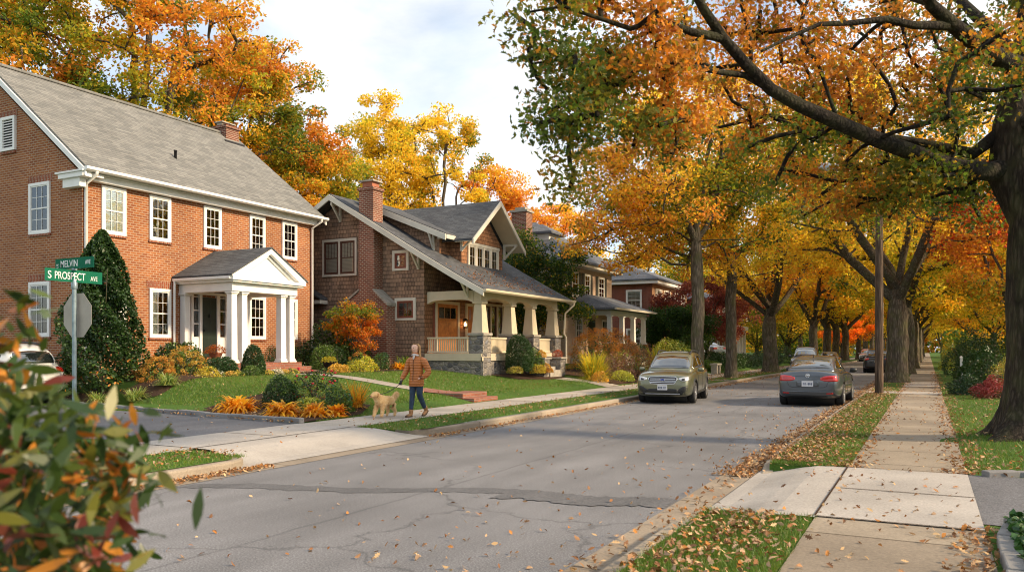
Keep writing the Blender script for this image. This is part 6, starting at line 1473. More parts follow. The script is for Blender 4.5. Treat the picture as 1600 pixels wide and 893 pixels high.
    if S:
        for s in (1, -1):
            patch('side_window', [(.80, 1.13, 1.145), (.40, 1.13, 1.40), (.10, 1.13, 1.505), (-.22, 1.135, 1.535)], 'side', CGLASS, side=s); patch('side_window', [(-.30, 1.135, 1.535), (-.8, 1.145, 1.53), (-1.13, 1.15, 1.50)], 'side', CGLASS, side=s)
            patch('side_window', [(-1.21, 1.15, 1.495), (-1.5, 1.16, 1.46), (-1.80, 1.22, 1.36)], 'side', CGLASS, side=s)
            rp = []
            for x, dz in ((.22, .0), (.08, .05), (-.2, .065), (-.8, .065), (-1.3, .06), (-1.62, .045), (-1.76, 0)):
                hh = bv.ray_cast(Vector((x, s * .55, 3)), Vector((0, 0, -1)), 4)[0]; rp.append((x, s * .55, hh.z + dz))
            m = MB(); m.tube(rp, [.022, .026, .024, .024, .024, .026, .022], 8); m.build('roof_rail', BLK, root, local=True)
            patch('headlight', [(.50, .80, .835), (.62, .745, .865), (.78, .74, .885), (.83, .78, .885)] if s > 0 else [(-.83, .78, .885), (-.78, .74, .885), (-.62, .745, .865), (-.50, .80, .835)], 'front', HEADL, n=10)
            patch('projector', [(.60, .765, .815), (.70, .765, .835)] if s > 0 else [(-.70, .765, .835), (-.60, .765, .815)], 'front', BLK, n=5, off=.011)
            patch('fog_surround', [(.48, .40, .47), (.62, .34, .56), (.78, .36, .60)] if s > 0 else [(-.78, .36, .60), (-.62, .34, .56), (-.48, .40, .47)], 'front', BLK, off=.003, n=8, th=.012)
            m = MB(); m.lathe((2.235, s * .64, .455), [(0, 0), (.06, .0), (.065, .02), (.055, .03), (0, .026)], 16, axis='x'); m.build('fog_lamp', HEADL, root, local=True)
            patch('tail_light', [(.52, .93, 1.02), (.66, .88, 1.04), (.80, .90, 1.04)] if s > 0 else [(-.80, .90, 1.04), (-.66, .88, 1.04), (-.52, .93, 1.02)], 'rear', REDL, n=8)
        patch('windshield', [(-.68, 1.11, 1.17), (-.60, 1.11, 1.36), (-.52, 1.115, 1.49), (0, 1.125, 1.535), (.52, 1.115, 1.49), (.60, 1.11, 1.36), (.68, 1.11, 1.17)], 'front', CGLASS, n=18)
        patch('rear_window', [(-.62, 1.14, 1.30), (-.50, 1.13, 1.44), (0, 1.13, 1.47), (.50, 1.13, 1.44), (.62, 1.14, 1.30)], 'rear', CGLASS, n=14)
        gr = patch('grille', [(-.46, .79, .85), (-.38, .655, .875), (0, .64, .88), (.38, .655, .875), (.46, .79, .85)], 'front', BLK, n=14, th=.012)
        line('chrome_surround', [(-.46, .82), (-.40, .872), (0, .882), (.40, .872), (.46, .82), (.38, .655), (0, .64), (-.38, .655), (-.46, .82)], 'front', CHROME, .014, parent=gr)
        for z in (.695, .75, .808): line('chrome_bar', [(y, z) for y in np.linspace(-.40, .40, 9)], 'front', CHROME, .015, parent=gr)
        h = bv.ray_cast(Vector((4, 0, .77)), Vector((-1, 0, 0)), 6)[0]
        m = MB(); m.v = []; V = [(h.x + .022, .075 * math.cos(a), .785 + .038 * math.sin(a)) for a in np.linspace(0, 2 * math.pi, 21)[:-1]]; m.extr(V, (-.02, 0, 0)); em = m.build('emblem', M('emblem_blue', (.02, .05, .30), .25, coat=1), gr, local=True)
        m = MB(); m.tube([(h.x + .022, .078 * math.cos(a), .785 + .04 * math.sin(a)) for a in np.linspace(0, 2 * math.pi, 21)], .005, 5)
        for (y, z, r) in ((.035, .795, .012), (-.01, .79, .007), (-.03, .797, .007), (-.035, .78, .007), (0, .772, .007), (-.05, .787, .006)): m.lathe((h.x + .022, y, z), [(0, 0), (r, .001), (0, .004)], 6, axis='x')
        m.build('stars', CHROME, em, local=True)
        patch('lower_grille', [(-.50, .40, .47), (-.40, .385, .50), (0, .375, .505), (.40, .385, .50), (.50, .40, .47)], 'front', BLK, n=12, th=.012, off=.003)
        patch('lower_cladding', [(-.80, .30, .40), (0, .29, .345), (.80, .30, .40)], 'front', BLK, n=18, th=.012, off=.003)
        line('skid_bar', [(y, .33) for y in np.linspace(-.55, .55, 9)], 'front', RIM, .018)
        pz = .535; hp = bv.ray_cast(Vector((4, 0, pz)), Vector((-1, 0, 0)), 6)[0].x
    else:
        for s in (1, -1):
            patch('side_window', [(.78, 1.03, 1.05), (.40, 1.03, 1.26), (.12, 1.035, 1.345), (-.22, 1.04, 1.375)], 'side', CGLASS, side=s); patch('side_window', [(-.30, 1.04, 1.375), (-.7, 1.05, 1.355), (-1.0, 1.06, 1.27), (-1.30, 1.08, 1.12)], 'side', CGLASS, side=s)
            patch('tail_light', [(.34, .775, .84), (.46, .74, .885), (.62, .735, .905), (.80, .745, .90)] if s > 0 else [(-.80, .745, .90), (-.62, .735, .905), (-.46, .74, .885), (-.34, .775, .84)], 'rear', REDL, n=12, off=.009)
            patch('headlight', [(.45, .62, .70), (.62, .58, .73), (.78, .60, .74)] if s > 0 else [(-.78, .60, .74), (-.62, .58, .73), (-.45, .62, .70)], 'front', HEADL, n=8)
        patch('windshield', [(-.64, 1.02, 1.08), (-.55, 1.02, 1.26), (-.45, 1.02, 1.35), (0, 1.03, 1.375), (.45, 1.02, 1.35), (.55, 1.02, 1.26), (.64, 1.02, 1.08)], 'front', CGLASS, n=16)
        patch('rear_window', [(-.62, 1.09, 1.13), (-.56, 1.085, 1.28), (-.48, 1.085, 1.345), (0, 1.095, 1.375), (.48, 1.085, 1.345), (.56, 1.085, 1.28), (.62, 1.09, 1.13)], 'rear', CGLASS, n=16)
        line('trunk_gap', [(-.62, .93), (-.56, .74), (-.50, .60), (-.42, .565), (0, .56), (.42, .565), (.50, .60), (.56, .74), (.62, .93)], 'rear', BLK, .006)
        line('trunk_crease', [(y, .87) for y in np.linspace(-.34, .34, 9)], 'rear', BLK, .007); line('bumper_crease', [(y, .44 + .02 * y * y) for y in np.linspace(-.68, .68, 11)], 'rear', paint, .022)
        patch('lower_valance', [(-.62, .24, .30), (-.5, .235, .33), (0, .23, .335), (.5, .235, .33), (.62, .24, .30)], 'rear', BLK, n=12)
        patch('plate_recess', [(-.30, .60, .72), (-.26, .585, .74), (0, .58, .745), (.26, .585, .74), (.30, .60, .72)], 'rear', paint, n=12, off=.003)
        for s in (1, -1): patch('reflector', [(s * .50, .375, .41), (s * .68, .385, .42)] if s > 0 else [(-.68, .385, .42), (-.50, .375, .41)], 'rear', REDL, n=5)
        h = bv.ray_cast(Vector((-4, 0, .895)), Vector((1, 0, 0)), 6)[0]
        # round badge: a V above a W inside a ring
        m = MB(); xx = h.x - .012; m.tube([(xx, .052 * math.cos(a), .90 + .052 * math.sin(a)) for a in np.linspace(0, 2 * math.pi, 25)], .007, 5)
        m.tube([(xx, .026, .944), (xx, 0, .908), (xx, -.026, .944)], .006, 5); m.tube([(xx, .043, .925), (xx, .02, .857), (xx, 0, .897), (xx, -.02, .857), (xx, -.043, .925)], .006, 5)
        m.lathe((h.x - .004, 0, .90), [(0, -.003), (.05, -.003), (.05, .003), (0, .003)], 20, axis='x') ; m.build('badge', CHROME, root, local=True)
        m = MB(); m.tube([(-1.05, 0, 1.40), (-1.12, 0, 1.50)], [.012, .006], 6); m.build('antenna', BLK, root, local=True)
        pz = .665; hp = bv.ray_cast(Vector((-4, 0, pz)), Vector((1, 0, 0)), 6)[0].x
    sg = 1 if S else -1
    m = MB(); m.box(min(hp - sg * .01, hp + sg * .02), max(hp - sg * .01, hp + sg * .02), -.155, .155, pz - .08, pz + .08); pl = m.build('license_plate', PLATE, root, local=True, bevel=.006)
    m = MB(); random.seed(4)
    for i in range(6):
        if i == 3: continue
        y = -.12 + i * .04 + .0; x = hp + sg * .021; m.box(x - .002, x + .002, y, y + .008, pz - .035, pz + .03); m.box(x - .002, x + .002, y + .018, y + .026, pz - .035, pz + .03); m.box(x - .002, x + .002, y, y + .026, pz + random.choice((-.035, .0, .022)), pz + .03 if 0 else pz + .03)
    PI_ = M('plate_ink', (.10, .12, .2), .6); m.box(hp + sg * .0195, hp + sg * .0205, -.13, .13, pz - .005, pz + .001); m.build('plate_marks', PI_, pl, local=True)
    if S:   # rear plate + hatch details for cars seen from behind
        hr = bv.ray_cast(Vector((-4, 0, .78)), Vector((1, 0, 0)), 6)[0].x
        m = MB(); m.box(hr - .02, hr + .01, -.15, .15, .72, .86); m.build('license_plate', PLATE, root, local=True)
        line('hatch_gap', [(-.66, 1.06), (-.64, .80), (-.60, .66), (0, .64), (.60, .66), (.64, .80), (.66, 1.06)], 'rear', BLK, .006); patch('rear_bumper_trim', [(-.66, .40, .47), (0, .38, .47), (.66, .40, .47)], 'rear', BLK, n=10)
        m = MB(); m.tube([(-2.02, -.05, 1.16), (-2.06, .3, 1.17)], .012, 5); m.build('wiper', BLK, root, local=True)
    return root
OLIVE = carpaint('olive_paint', (.165, .172, .105), .55, .3); GREYP = carpaint('slate_grey_paint', (.085, .10, .118), .55, .28); WHITEP = carpaint('white_car_paint', (.70, .69, .66), .05, .3); NAVY = carpaint('dark_navy_paint', (.016, .022, .038), .4, .3); CHAR = carpaint('charcoal_paint', (.03, .034, .04), .5, .3); SILV = carpaint('silver_paint', (.42, .46, .52), .6, .3)
wag = make_car('SUV', 'parked_wagon', 'olive green wagon with roof rails parked at the left kerb facing the camera', OLIVE, (-7.3, 25.5, 0), R_(-90 + 6.5)); wag.scale = (.94, .94, .94)
sed = make_car('sedan', 'parked_sedan', 'dark grey sedan seen from behind, parked by the right kerb', GREYP, (-3.02, 26.35, 0), R_(90 - .5))
def recol(root, paint):
    for c in root.children_recursive:
        if c.type == 'MESH':
            for s in c.material_slots:
                if s.material in (OLIVE, GREYP): s.link = 'OBJECT'; s.material = paint
def dupcar(src, name, label, paint, loc, rot, sc_=1., sz=None):
    c = copy_tree(src); c.name = name; c.location = loc; c.rotation_euler = (0, 0, R_(rot)); c.scale = (sc_, sc_, sz or sc_); c['label'] = label; recol(c, paint); return c
dupcar(wag, 'parked_suv', 'white hatchback-style car in the left driveway, seen from behind through the leaves', WHITEP, (-23.0, 12.75, .17), 180 + 4, .98)
dupcar(wag, 'parked_suv', 'dark navy truck-like car with pale roof facing the camera beyond the olive wagon', NAVY, (-7.35, 57.5, 0), -90 + 4, 1.0, 1.08)
dupcar(sed, 'parked_sedan', 'grey sedan mostly hidden behind the dark navy car at the left kerb', SILV, (-7.3, 71.5, 0), -90 + 3)
dupcar(wag, 'parked_suv', 'charcoal crossover seen from behind, beside the utility pole', CHAR, (-3.1, 62.5, 0), 90, 1.0)
dupcar(wag, 'parked_suv', 'pale silver-white car facing the camera far down the left kerb', SILV, (-7.3, 118, 0), -90, 1.0)
dupcar(wag, 'parked_suv', 'white car just behind the silver-white one far down the street', WHITEP, (-6.9, 137, 0), -90, 1.0)
dupcar(sed, 'parked_sedan', 'farthest pale car on the right side of the street', WHITEP, (-3.0, 128, 0), 90)
dupcar(sed, 'parked_sedan', 'pale blue car in the driveway behind the slim street trunk', SILV, (-17.5, 69, .9), 150)
# ================================================================== the woman and the dog
def skin(name, nodes, mat, parent, root=0, sub=2, smooth=True):
    """nodes: [(x,y,z, rx, ry, parent_index)]"""
    me = bpy.data.meshes.new(name); me.from_pydata([n[:3] for n in nodes], [(n[5], i) for i, n in enumerate(nodes) if n[5] >= 0], [])
    o = bpy.data.objects.new(name, me); COL.objects.link(o)
    sk_ = o.modifiers.new('skin', 'SKIN'); sk_.use_smooth_shade = True; sk_.branch_smoothing = .6
    if not me.skin_vertices: me.skin_vertices.new() if hasattr(me.skin_vertices, 'new') else None
    for i, n in enumerate(nodes):
        d = me.skin_vertices[0].data[i]; d.radius = (n[3], n[4]); d.use_root = (i == root)
    o.modifiers.new('sub', 'SUBSURF').levels = sub; o.modifiers['sub'].render_levels = sub
    m2 = eval_mesh(o); bpy.data.objects.remove(o); m2.name = name; m2.materials.clear(); m2.materials.append(mat)
    m2.polygons.foreach_set('use_smooth', [True] * len(m2.polygons)); m2.update()
    return link(name, m2, parent)
SKINM = M('skin', (.74, .45, .33), .5, .06, 8, .05, 60); GLOVE = M('dark_glove', (.03, .03, .035), .7)
def _jk():
    t = NT('quilted_jacket'); o = t.obj(); sp = t.n('ShaderNodeSeparateXYZ'); t.l(o, sp.inputs[0])
    z = t.math('ADD', sp.outputs[2], t.math('MULTIPLY', t.noise(o, 5, 2), .02)); fr = t.math('FRACT', t.math('DIVIDE', z, .062))
    puff = t.math('SINE', t.math('MULTIPLY', fr, math.pi)); c = t.mix(t.ramp(puff, [(0, 0.), (.5, 1.)]), (.34, .105, .022), (.48, .16, .04))
    t.pr(c, .42, t.bump(t.math('ADD', puff, t.math('MULTIPLY', t.noise(o, 22, 3), .6)), .6, .02), spec=.5); return t.mat
JACK = _jk(); JEAN = M('dark_jeans', (.022, .045, .085), .8, .35, 9, .4, 120); BOOT = M('tan_boot', (.30, .15, .06), .65, .3, 10, .3); HAIR = M('blonde_hair', (.44, .25, .10), .5, .35, 14, .6, 40); SCARF = M('pale_scarf', (.62, .58, .56), .85, .15, 12, .5, 40)
wx, wy = -10.05, 14.75
W_ = thing('person', 'woman walking in a rust quilted jacket, dark jeans and tan boots, holding the leash', 'person', (wx, wy, .156)); W_.scale = (.965, .965, .965)
# faces -Y ; her right side is -X
body = skin('body', [
 (0, .0, .90, .11, .09, -1), (0, -.005, 1.08, .105, .085, 0), (0, -.01, 1.26, .12, .09, 1), (0, -.01, 1.36, .07, .06, 2), (0, -.02, 1.43, .047, .047, 3), (0, -.035, 1.475, .055, .062, 4), (-.006, -.048, 1.52, .080, .088, 5), (-.01, -.04, 1.57, .096, .104, 6), (-.01, -.03, 1.62, .090, .098, 7), (-.01, -.028, 1.655, .055, .060, 8),
 (-.15, 0, 1.32, .045, .045, 2), (-.235, -.03, 1.09, .036, .036, 10), (-.285, -.15, .87, .026, .026, 11), (-.30, -.20, .81, .032, .018, 12),
 (.15, 0, 1.32, .045, .045, 2), (.27, .05, 1.10, .036, .036, 14), (.235, -.05, .93, .028, .026, 15), (.19, -.085, .90, .03, .018, 16),
 (-.085, 0, .86, .085, .085, 0), (-.08, -.06, .50, .05, .05, 18), (-.08, -.11, .12, .036, .04, 19),
 (.085, 0, .86, .085, .085, 0), (.065, .03, .50, .05, .05, 21), (.065, .25, .20, .036, .04, 22)], SKINM, W_)
def rings(mb, L, n=20):
    V = []
    for x, y, z, rx, ry in L:
        for k in range(n): a = 2 * math.pi * k / n; V.append((x + rx * math.cos(a), y + ry * math.sin(a), z))
    F = [(i * n + k, i * n + (k + 1) % n, (i + 1) * n + (k + 1) % n, (i + 1) * n + k) for i in range(len(L) - 1) for k in range(n)]
    mb.add(V, F + [tuple(range(n))[::-1], tuple(range((len(L) - 1) * n, len(L) * n))], 0, True); return mb
def fine(path, rad, k=4):
    """smooth a limb path"""
    P = [Vector(p) for p in path]; out = []; R = []
    for i in range(len(P) - 1):
        p0, p1, p2, p3 = P[max(i - 1, 0)], P[i], P[i + 1], P[min(i + 2, len(P) - 1)]
        for j in range(k):
            t = j / k; out.append(.5 * ((2 * p1) + (p2 - p0) * t + (2 * p0 - 5 * p1 + 4 * p2 - p3) * t * t + (3 * p1 - p0 - 3 * p2 + p3) * t ** 3)); R.append(rad[i] * (1 - t) + rad[i + 1] * t)
    return out + [P[-1]], R + [rad[-1]]
m = MB()
rings(m, [(0, -.01, .70, .178, .145), (0, -.01, .705, .188, .155), (0, -.01, .80, .182, .150), (0, -.005, .92, .172, .138), (0, -.005, 1.02, .160, .126), (0, -.008, 1.12, .166, .130), (0, -.01, 1.22, .176, .132), (0, -.005, 1.29, .178, .122), (0, 0, 1.34, .150, .105), (0, -.002, 1.375, .105, .092), (0, -.01, 1.41, .088, .086), (0, -.015, 1.45, .086, .088), (0, -.015, 1.462, .078, .08)])
for pts, rr_ in (([(-.12, 0, 1.305), (-.195, -.005, 1.26), (-.232, -.02, 1.14), (-.255, -.06, 1.03), (-.275, -.13, .93), (-.290, -.175, .862)], [.07, .080, .075, .068, .060, .048]), ([(.12, 0, 1.305), (.20, .005, 1.26), (.250, .03, 1.15), (.292, .045, 1.05), (.275, -.005, .965), (.215, -.085, .915)], [.07, .080, .076, .070, .066, .058])):
    p_, r_ = fine(pts, rr_); m.tube(p_, r_, 14)
m.build('jacket', JACK, W_, local=True)
m = MB()
rings(m, [(0, 0, .66, .02, .02), (0, 0, .70, .135, .10), (0, 0, .80, .16, .12), (0, 0, .90, .15, .11)])
for L_ in ([(-.075, -.005, .80, .088, .10), (-.08, -.03, .68, .082, .09), (-.08, -.05, .56, .068, .074), (-.08, -.062, .47, .060, .066), (-.08, -.075, .36, .058, .064), (-.08, -.095, .24, .048, .052), (-.08, -.105, .16, .044, .047)],): rings(m, L_, 16)
p_, r_ = fine([(.075, .0, .80), (.070, .015, .65), (.065, .03, .49), (.065, .13, .34), (.065, .225, .20)], [.094, .082, .066, .058, .046]); m.tube(p_, r_, 16)
m.build('jeans', JEAN, W_, local=True)
skin('boot', [(-.08, -.105, .20, .058, .060, -1), (-.08, -.11, .10, .052, .058, 0), (-.08, -.115, .045, .046, .045, 1), (-.08, -.20, .040, .046, .038, 2), (-.085, -.275, .030, .038, .028, 3)], BOOT, W_)
skin('boot', [(.065, .225, .25, .058, .060, -1), (.065, .27, .165, .052, .056, 0), (.065, .295, .125, .046, .045, 1), (.065, .225, .075, .046, .038, 2), (.06, .16, .035, .038, .026, 3)], BOOT, W_)
for P in ([(-.08, -.10, .012), (-.08, -.20, .012), (-.085, -.30, .012)], [(.065, .335, .125), (.065, .26, .06), (.06, .15, .008)]): MB().tube(P, [.042, .046, .034], 8).build('boot_sole', M('boot_sole', (.10, .06, .035), .8), W_, local=True)
# glove hand closed on the leash, five fingers
skin('glove', [(-.290, -.165, .855, .036, .034, -1), (-.30, -.19, .815, .040, .024, 0), (-.305, -.205, .78, .040, .020, 1)], GLOVE, W_)
m = MB()
for i in range(4):
    x = -.335 + i * .020; l = (.9, 1.0, 1.05, .85)[i]
    m.tube([(x, -.205, .78), (x + .004, -.228, .76 - .01 * l), (x + .012, -.225, .735 + .0 * l), (x + .018, -.202, .735)], [.0105, .0100, .0095, .008], 7)
m.tube([(-.27, -.19, .815), (-.262, -.218, .795), (-.275, -.236, .775), (-.292, -.238, .768)], [.012, .0115, .010, .008], 7)
m.build('fingers', GLOVE, W_, local=True)
m = MB()
for i in range(4): m.tube([(.185 - i * .017, -.105, .905 - i * .004), (.170 - i * .015, -.120, .885), (.165 - i * .014, -.118, .865)], .0095, 6)
m.build('fingers', SKINM, W_, local=True)
# pocket welt, zip, scarf, collar
MB().tube([(.0, -.150, .76), (0, -.158, .90), (0, -.142, 1.05), (0, -.150, 1.2), (0, -.128, 1.30), (.005, -.1, 1.37)], .006, 6).build('zip', M('zip_black', (.02, .015, .012), .5), W_, local=True)
MB().tube([(.15, -.13, .95), (.20, -.125, .87)], .008, 6).build('pocket_welt', M('pocket_dark', (.08, .03, .01), .7), W_, local=True)
m = MB(); m.tube([(.085 * math.cos(a), -.02 + .085 * math.sin(a), 1.415 + .010 * math.sin(a * 3)) for a in np.linspace(0, 2 * math.pi, 19)], .022, 8, cap=False)
m.tube([(.012, -.112, 1.405), (.006, -.130, 1.36), (.0, -.136, 1.31)], [.022, .026, .010], 10); m.build('scarf', SCARF, W_, local=True)
# face turned to her right, i.e. -X
hc = Vector((-.01, -.04, 1.575)); fa = R_(-10)
def hp(a, z, r=.088, s=1.0): return (hc.x + math.sin(fa + a) * r * s * .92, hc.y - math.cos(fa + a) * r * s, z)
m = MB()
for a in (-.36, .36): m.lathe(hp(a, 1.580, .082), [(0, -.012), (.012, -.007), (.014, 0), (.012, .007), (0, .012)], 8)
m.build('eyes', M('eye', (.03, .022, .02), .2), body, local=True)
MB().tube([hp(0, 1.592, .080), hp(0, 1.565, .094), hp(0, 1.548, .104), hp(0, 1.540, .090)], [.007, .010, .012, .008], 8).build('nose', SKINM, body, local=True)
MB().tube([hp(-.26, 1.518, .083), hp(0, 1.516, .090), hp(.26, 1.518, .083)], [.003, .0065, .003], 6).build('mouth', M('lips', (.42, .12, .10), .4), body, local=True)
for a in (-.36, .36): MB().tube([hp(a - .16, 1.598, .080), hp(a, 1.603, .082), hp(a + .16, 1.599, .080)], .0035, 5).build('eyebrow', HAIR, body, local=True)
# hair: cap plus shoulder-length sides
g = np.random.default_rng(3); m = MB()
for i in range(170):
    a = fa + math.pi + (g.random() - .5) * 2 * 1.42; side = abs(((a - fa - math.pi + math.pi) % (2 * math.pi)) - math.pi) / 2.35
    r = .112; top = hc + Vector((math.sin(fa) * .015, -math.cos(fa) * .015, .098)); L = g.uniform(.20, .30)
    p1 = hc + Vector((math.sin(a) * r * .75, -math.cos(a) * r * .75, .075)); p2 = hc + Vector((math.sin(a) * r, -math.cos(a) * r * 1.02, .01)); p3 = hc + Vector((math.sin(a) * r * 1.02, -math.cos(a) * r * 1.03, -.08)); p4 = hc + Vector((math.sin(a) * r * g.uniform(.9, 1.25), -math.cos(a) * r * g.uniform(.9, 1.2) + .0, -L))
    m.tube([top, p1, p2, p3, p4], [.010, .016, .017, .016, .005], 5)
m.build('hair', HAIR, body, local=True)
# ---- dog
def _fur():
    t = NT('golden_fur'); o = t.obj(); c = t.ramp(t.noise(t.scalev(o, 5, 5, 9), 1, 4), [(.3, (.60, .36, .15)), (.55, (.76, .52, .26)), (.75, (.86, .68, .42))])
    h = t.noise(t.scalev(o, 60, 30, 14), 1, 4, .7); t.pr(c, .8, t.bump(h, .9, .02), spec=.25); return t.mat
FUR = _fur()
D_ = thing('dog', 'golden retriever walking on a leash ahead of the woman', 'dog', (-10.62, 14.38, .157)); D_.rotation_euler = (0, 0, R_(6)); D_.scale = (.84, .84, .78)
# local: faces -Y
dog = skin('body', [
 (0, -0.28, 0.45, 0.1708, 0.2135, -1), (0, -0.1, 0.455, 0.1647, 0.2013, 0), (0, 0.1, 0.475, 0.1562, 0.1708, 1), (0, 0.26, 0.475, 0.144, 0.1647, 2), (0, 0.34, 0.5, 0.061, 0.0671, 3), (0, 0.44, 0.56, 0.0439, 0.061, 4), (0, 0.54, 0.62, 0.0439, 0.0793, 5), (0, 0.62, 0.64, 0.022, 0.0366, 6),
 (0, -0.38, 0.54, 0.1281, 0.1525, 0), (-0.01, -0.45, 0.615, 0.1074, 0.122, 8), (-0.02, -0.51, 0.66, 0.1049, 0.1, 9), (-0.025, -0.56, 0.655, 0.0805, 0.0756, 10), (-0.035, -0.62, 0.625, 0.0451, 0.0415, 11), (-0.042, -0.675, 0.615, 0.0354, 0.0317, 12),
 (0.075, -0.32, 0.34, 0.0756, 0.0805, 0), (0.085, -0.31, 0.22, 0.0488, 0.0512, 14), (0.085, -0.34, 0.08, 0.039, 0.039, 15), (0.085, -0.37, 0.035, 0.0439, 0.0342, 16),
 (-0.075, -0.32, 0.34, 0.0756, 0.0805, 0), (-0.085, -0.38, 0.22, 0.0488, 0.0512, 18), (-0.085, -0.44, 0.09, 0.039, 0.039, 19), (-0.085, -0.48, 0.035, 0.0439, 0.0342, 20),
 (0.075, 0.27, 0.36, 0.0878, 0.1037, 3), (0.085, 0.23, 0.25, 0.0586, 0.0671, 22), (0.085, 0.35, 0.15, 0.0329, 0.039, 23), (0.085, 0.33, 0.04, 0.0366, 0.0317, 24), (0.085, 0.29, 0.028, 0.039, 0.0293, 25),
 (-0.075, 0.27, 0.36, 0.0878, 0.1037, 3), (-0.085, 0.2, 0.25, 0.0586, 0.0671, 27), (-0.085, 0.27, 0.15, 0.0329, 0.039, 28), (-0.085, 0.22, 0.04, 0.0366, 0.0317, 29), (-0.085, 0.18, 0.028, 0.039, 0.0293, 30)], FUR, D_)
def shag(o, n, L, seed):
    """short fur strands over the coat"""
    me = o.data; g = np.random.default_rng(seed); nv = len(me.vertices); co = np.zeros(nv * 3); no = np.zeros(nv * 3); me.vertices.foreach_get('co', co); me.vertices.foreach_get('normal', no); co = co.reshape(-1, 3); no = no.reshape(-1, 3)
    i = g.integers(0, nv, n); p = co[i] + g.normal(0, .008, (n, 3)); d = no[i] * .35 + np.array([0, .75, -.55]) + g.normal(0, .12, (n, 3)); d /= np.linalg.norm(d, axis=1)[:, None]
    s = np.cross(d, g.normal(size=(n, 3))); s /= np.linalg.norm(s, axis=1)[:, None]; l = L * g.uniform(.5, 1.3, n) * np.where(co[i][:, 1] < -.50, .35, 1.) * np.clip(.3 + co[i][:, 2] * 1.4, .35, 1.1) * np.where(co[i][:, 1] > .36, 2.6, 1.) * np.where((co[i][:, 1] < -.2) & (co[i][:, 1] > -.46) & (co[i][:, 2] < .5), 1.7, 1.)
    V = np.stack([p - s * .003, p + s * .003, p + d * l[:, None]], 1).reshape(-1, 3); c = np.array([[.76, .52, .26], [.85, .64, .36], [.9, .76, .52]])[g.integers(0, 3, n)]
    np_mesh('coat_hair', V, 3, LITTER, o, tint=c, local=True)
shag(dog, 16000, .026, 4)
for s in (-1, 1): MB().tube([(s * .055 - .02, -.49, .70), (s * .083 - .02, -.50, .67), (s * .088 - .02, -.51, .61), (s * .078 - .02, -.515, .575)], [.016, .026, .028, .010], 8).build('ear', M('dog_ear', (.40, .20, .07), .8, .2, 9, .4), dog, local=True)
MB().lathe((-.044, -.700, .622), [(0, -.014), (.014, -.008), (.017, 0), (.012, .01), (0, .013)], 10).build('nose', M('dog_nose', (.01, .01, .01), .3), dog, local=True)
m = MB(); 
for s in (-1, 1): m.lathe((s * .034 - .03, -.598, .668), [(0, -.009), (.008, -.004), (.009, 0), (.006, .007), (0, .009)], 8)
m.build('eyes', M('dog_eye', (.01, .006, .004), .15), dog, local=True)
MB().tube([(-.025, -.625, .598), (-.034, -.66, .588), (-.042, -.69, .590)], [.012, .013, .008], 6).build('tongue', M('dog_tongue', (.45, .10, .10), .4), dog, local=True)
MB().tube([(.082 * math.cos(a), -.425 + .03 * math.sin(a) * 1.0, .575 + .085 * math.sin(a)) for a in np.linspace(0, 2 * math.pi, 17)], .010, 6).build('collar', M('collar_dark', (.05, .025, .02), .6), D_, local=True)
# leash from hand to collar (hangs, its own thing)
a = Vector((wx - .305 * .965, wy - .215 * .965, .156 + .755 * .965)); c_, s_ = math.cos(R_(6)), math.sin(R_(6)); q = (.03 * c_ + .43 * s_ * 1, .03 * s_ - .43 * c_); b = Vector((-10.62 + q[0] * .84, 14.38 + q[1] * .84, .157 + .655 * .78))
ls = MB().tube([a + Vector((0, .02, .03)), a] + [a.lerp(b, t) - Vector((0, 0, .05 * math.sin(math.pi * t))) for t in (.2, .4, .6, .8)] + [b], .007, 6).build('leash', M('leash_black', (.015, .015, .016), .6))
tag(ls, 'black leash running from the gloved hand to the dog', 'leash')
# ================================================================== street furniture
# street name blades and stop sign seen from behind
px_, py_ = -12.75, 8.55; pz_ = h1(px_, py_)
SGN = thing('stop_sign', 'galvanised post with the back of an octagonal stop sign and two green street names', 'sign', (px_, py_, pz_))
MB().tube([(px_, py_, pz_ - .1), (px_, py_, 2.76)], .036, 14).build('pole', GALV, SGN)
MB().lathe((px_, py_, 2.66), [(.045, 0), (.05, .02), (.05, .10), (.035, .12), (.028, .17)], 12).build('pole_cap', GALV, SGN)
def plane_frame(ang): a = R_(ang); return Vector((math.cos(a), math.sin(a), 0)), Vector((math.sin(a), -math.cos(a), 0))
ux, nn = plane_frame(0)
c = Vector((px_, py_, 2.22)) - nn * .055; r = .40
oc = [c + ux * (r * math.cos(R_(22.5 + 45 * i))) + Vector((0, 0, r * math.sin(R_(22.5 + 45 * i)))) for i in range(8)]
ALU = M('sign_back_aluminium', (.40, .35, .31), .5, .12, 4, .1, 30, metal=.25)
pl = MB().extr([tuple(v) for v in oc], tuple(-nn * .004)).build('plate', ALU, SGN)
RED = M('stop_red', (.45, .015, .02), .4); WHT = M('sign_white', (.75, .75, .75), .4)
o2 = [c - nn * .006 + ux * (.385 * math.cos(R_(22.5 + 45 * i))) + Vector((0, 0, .385 * math.sin(R_(22.5 + 45 * i)))) for i in range(8)]
MB().extr([tuple(v) for v in o2], tuple(-nn * .002)).build('face', RED, pl)
def text(txt, size, origin, u, n, mat, parent, name='lettering', sx=1.0, bold=.006, rot=0, align='LEFT'):
    cu = bpy.data.curves.new(name, 'FONT'); cu.body = txt; cu.size = size; cu.extrude = .0015; cu.offset = bold * size; cu.align_x = align
    o = bpy.data.objects.new(name, cu); COL.objects.link(o); me = eval_mesh(o); bpy.data.objects.remove(o); me.name = name; me.materials.clear(); me.materials.append(mat)
    L = root_of(parent).location; cr, sr = math.cos(rot), math.sin(rot)
    for v in me.vertices:
        x, y = v.co.x * sx, v.co.y; x, y = x * cr - y * sr, x * sr + y * cr
        v.co = Vector(origin) + u * x + Vector((0, 0, y)) + n * v.co.z - L
    me.update(); return link(name, me, parent)
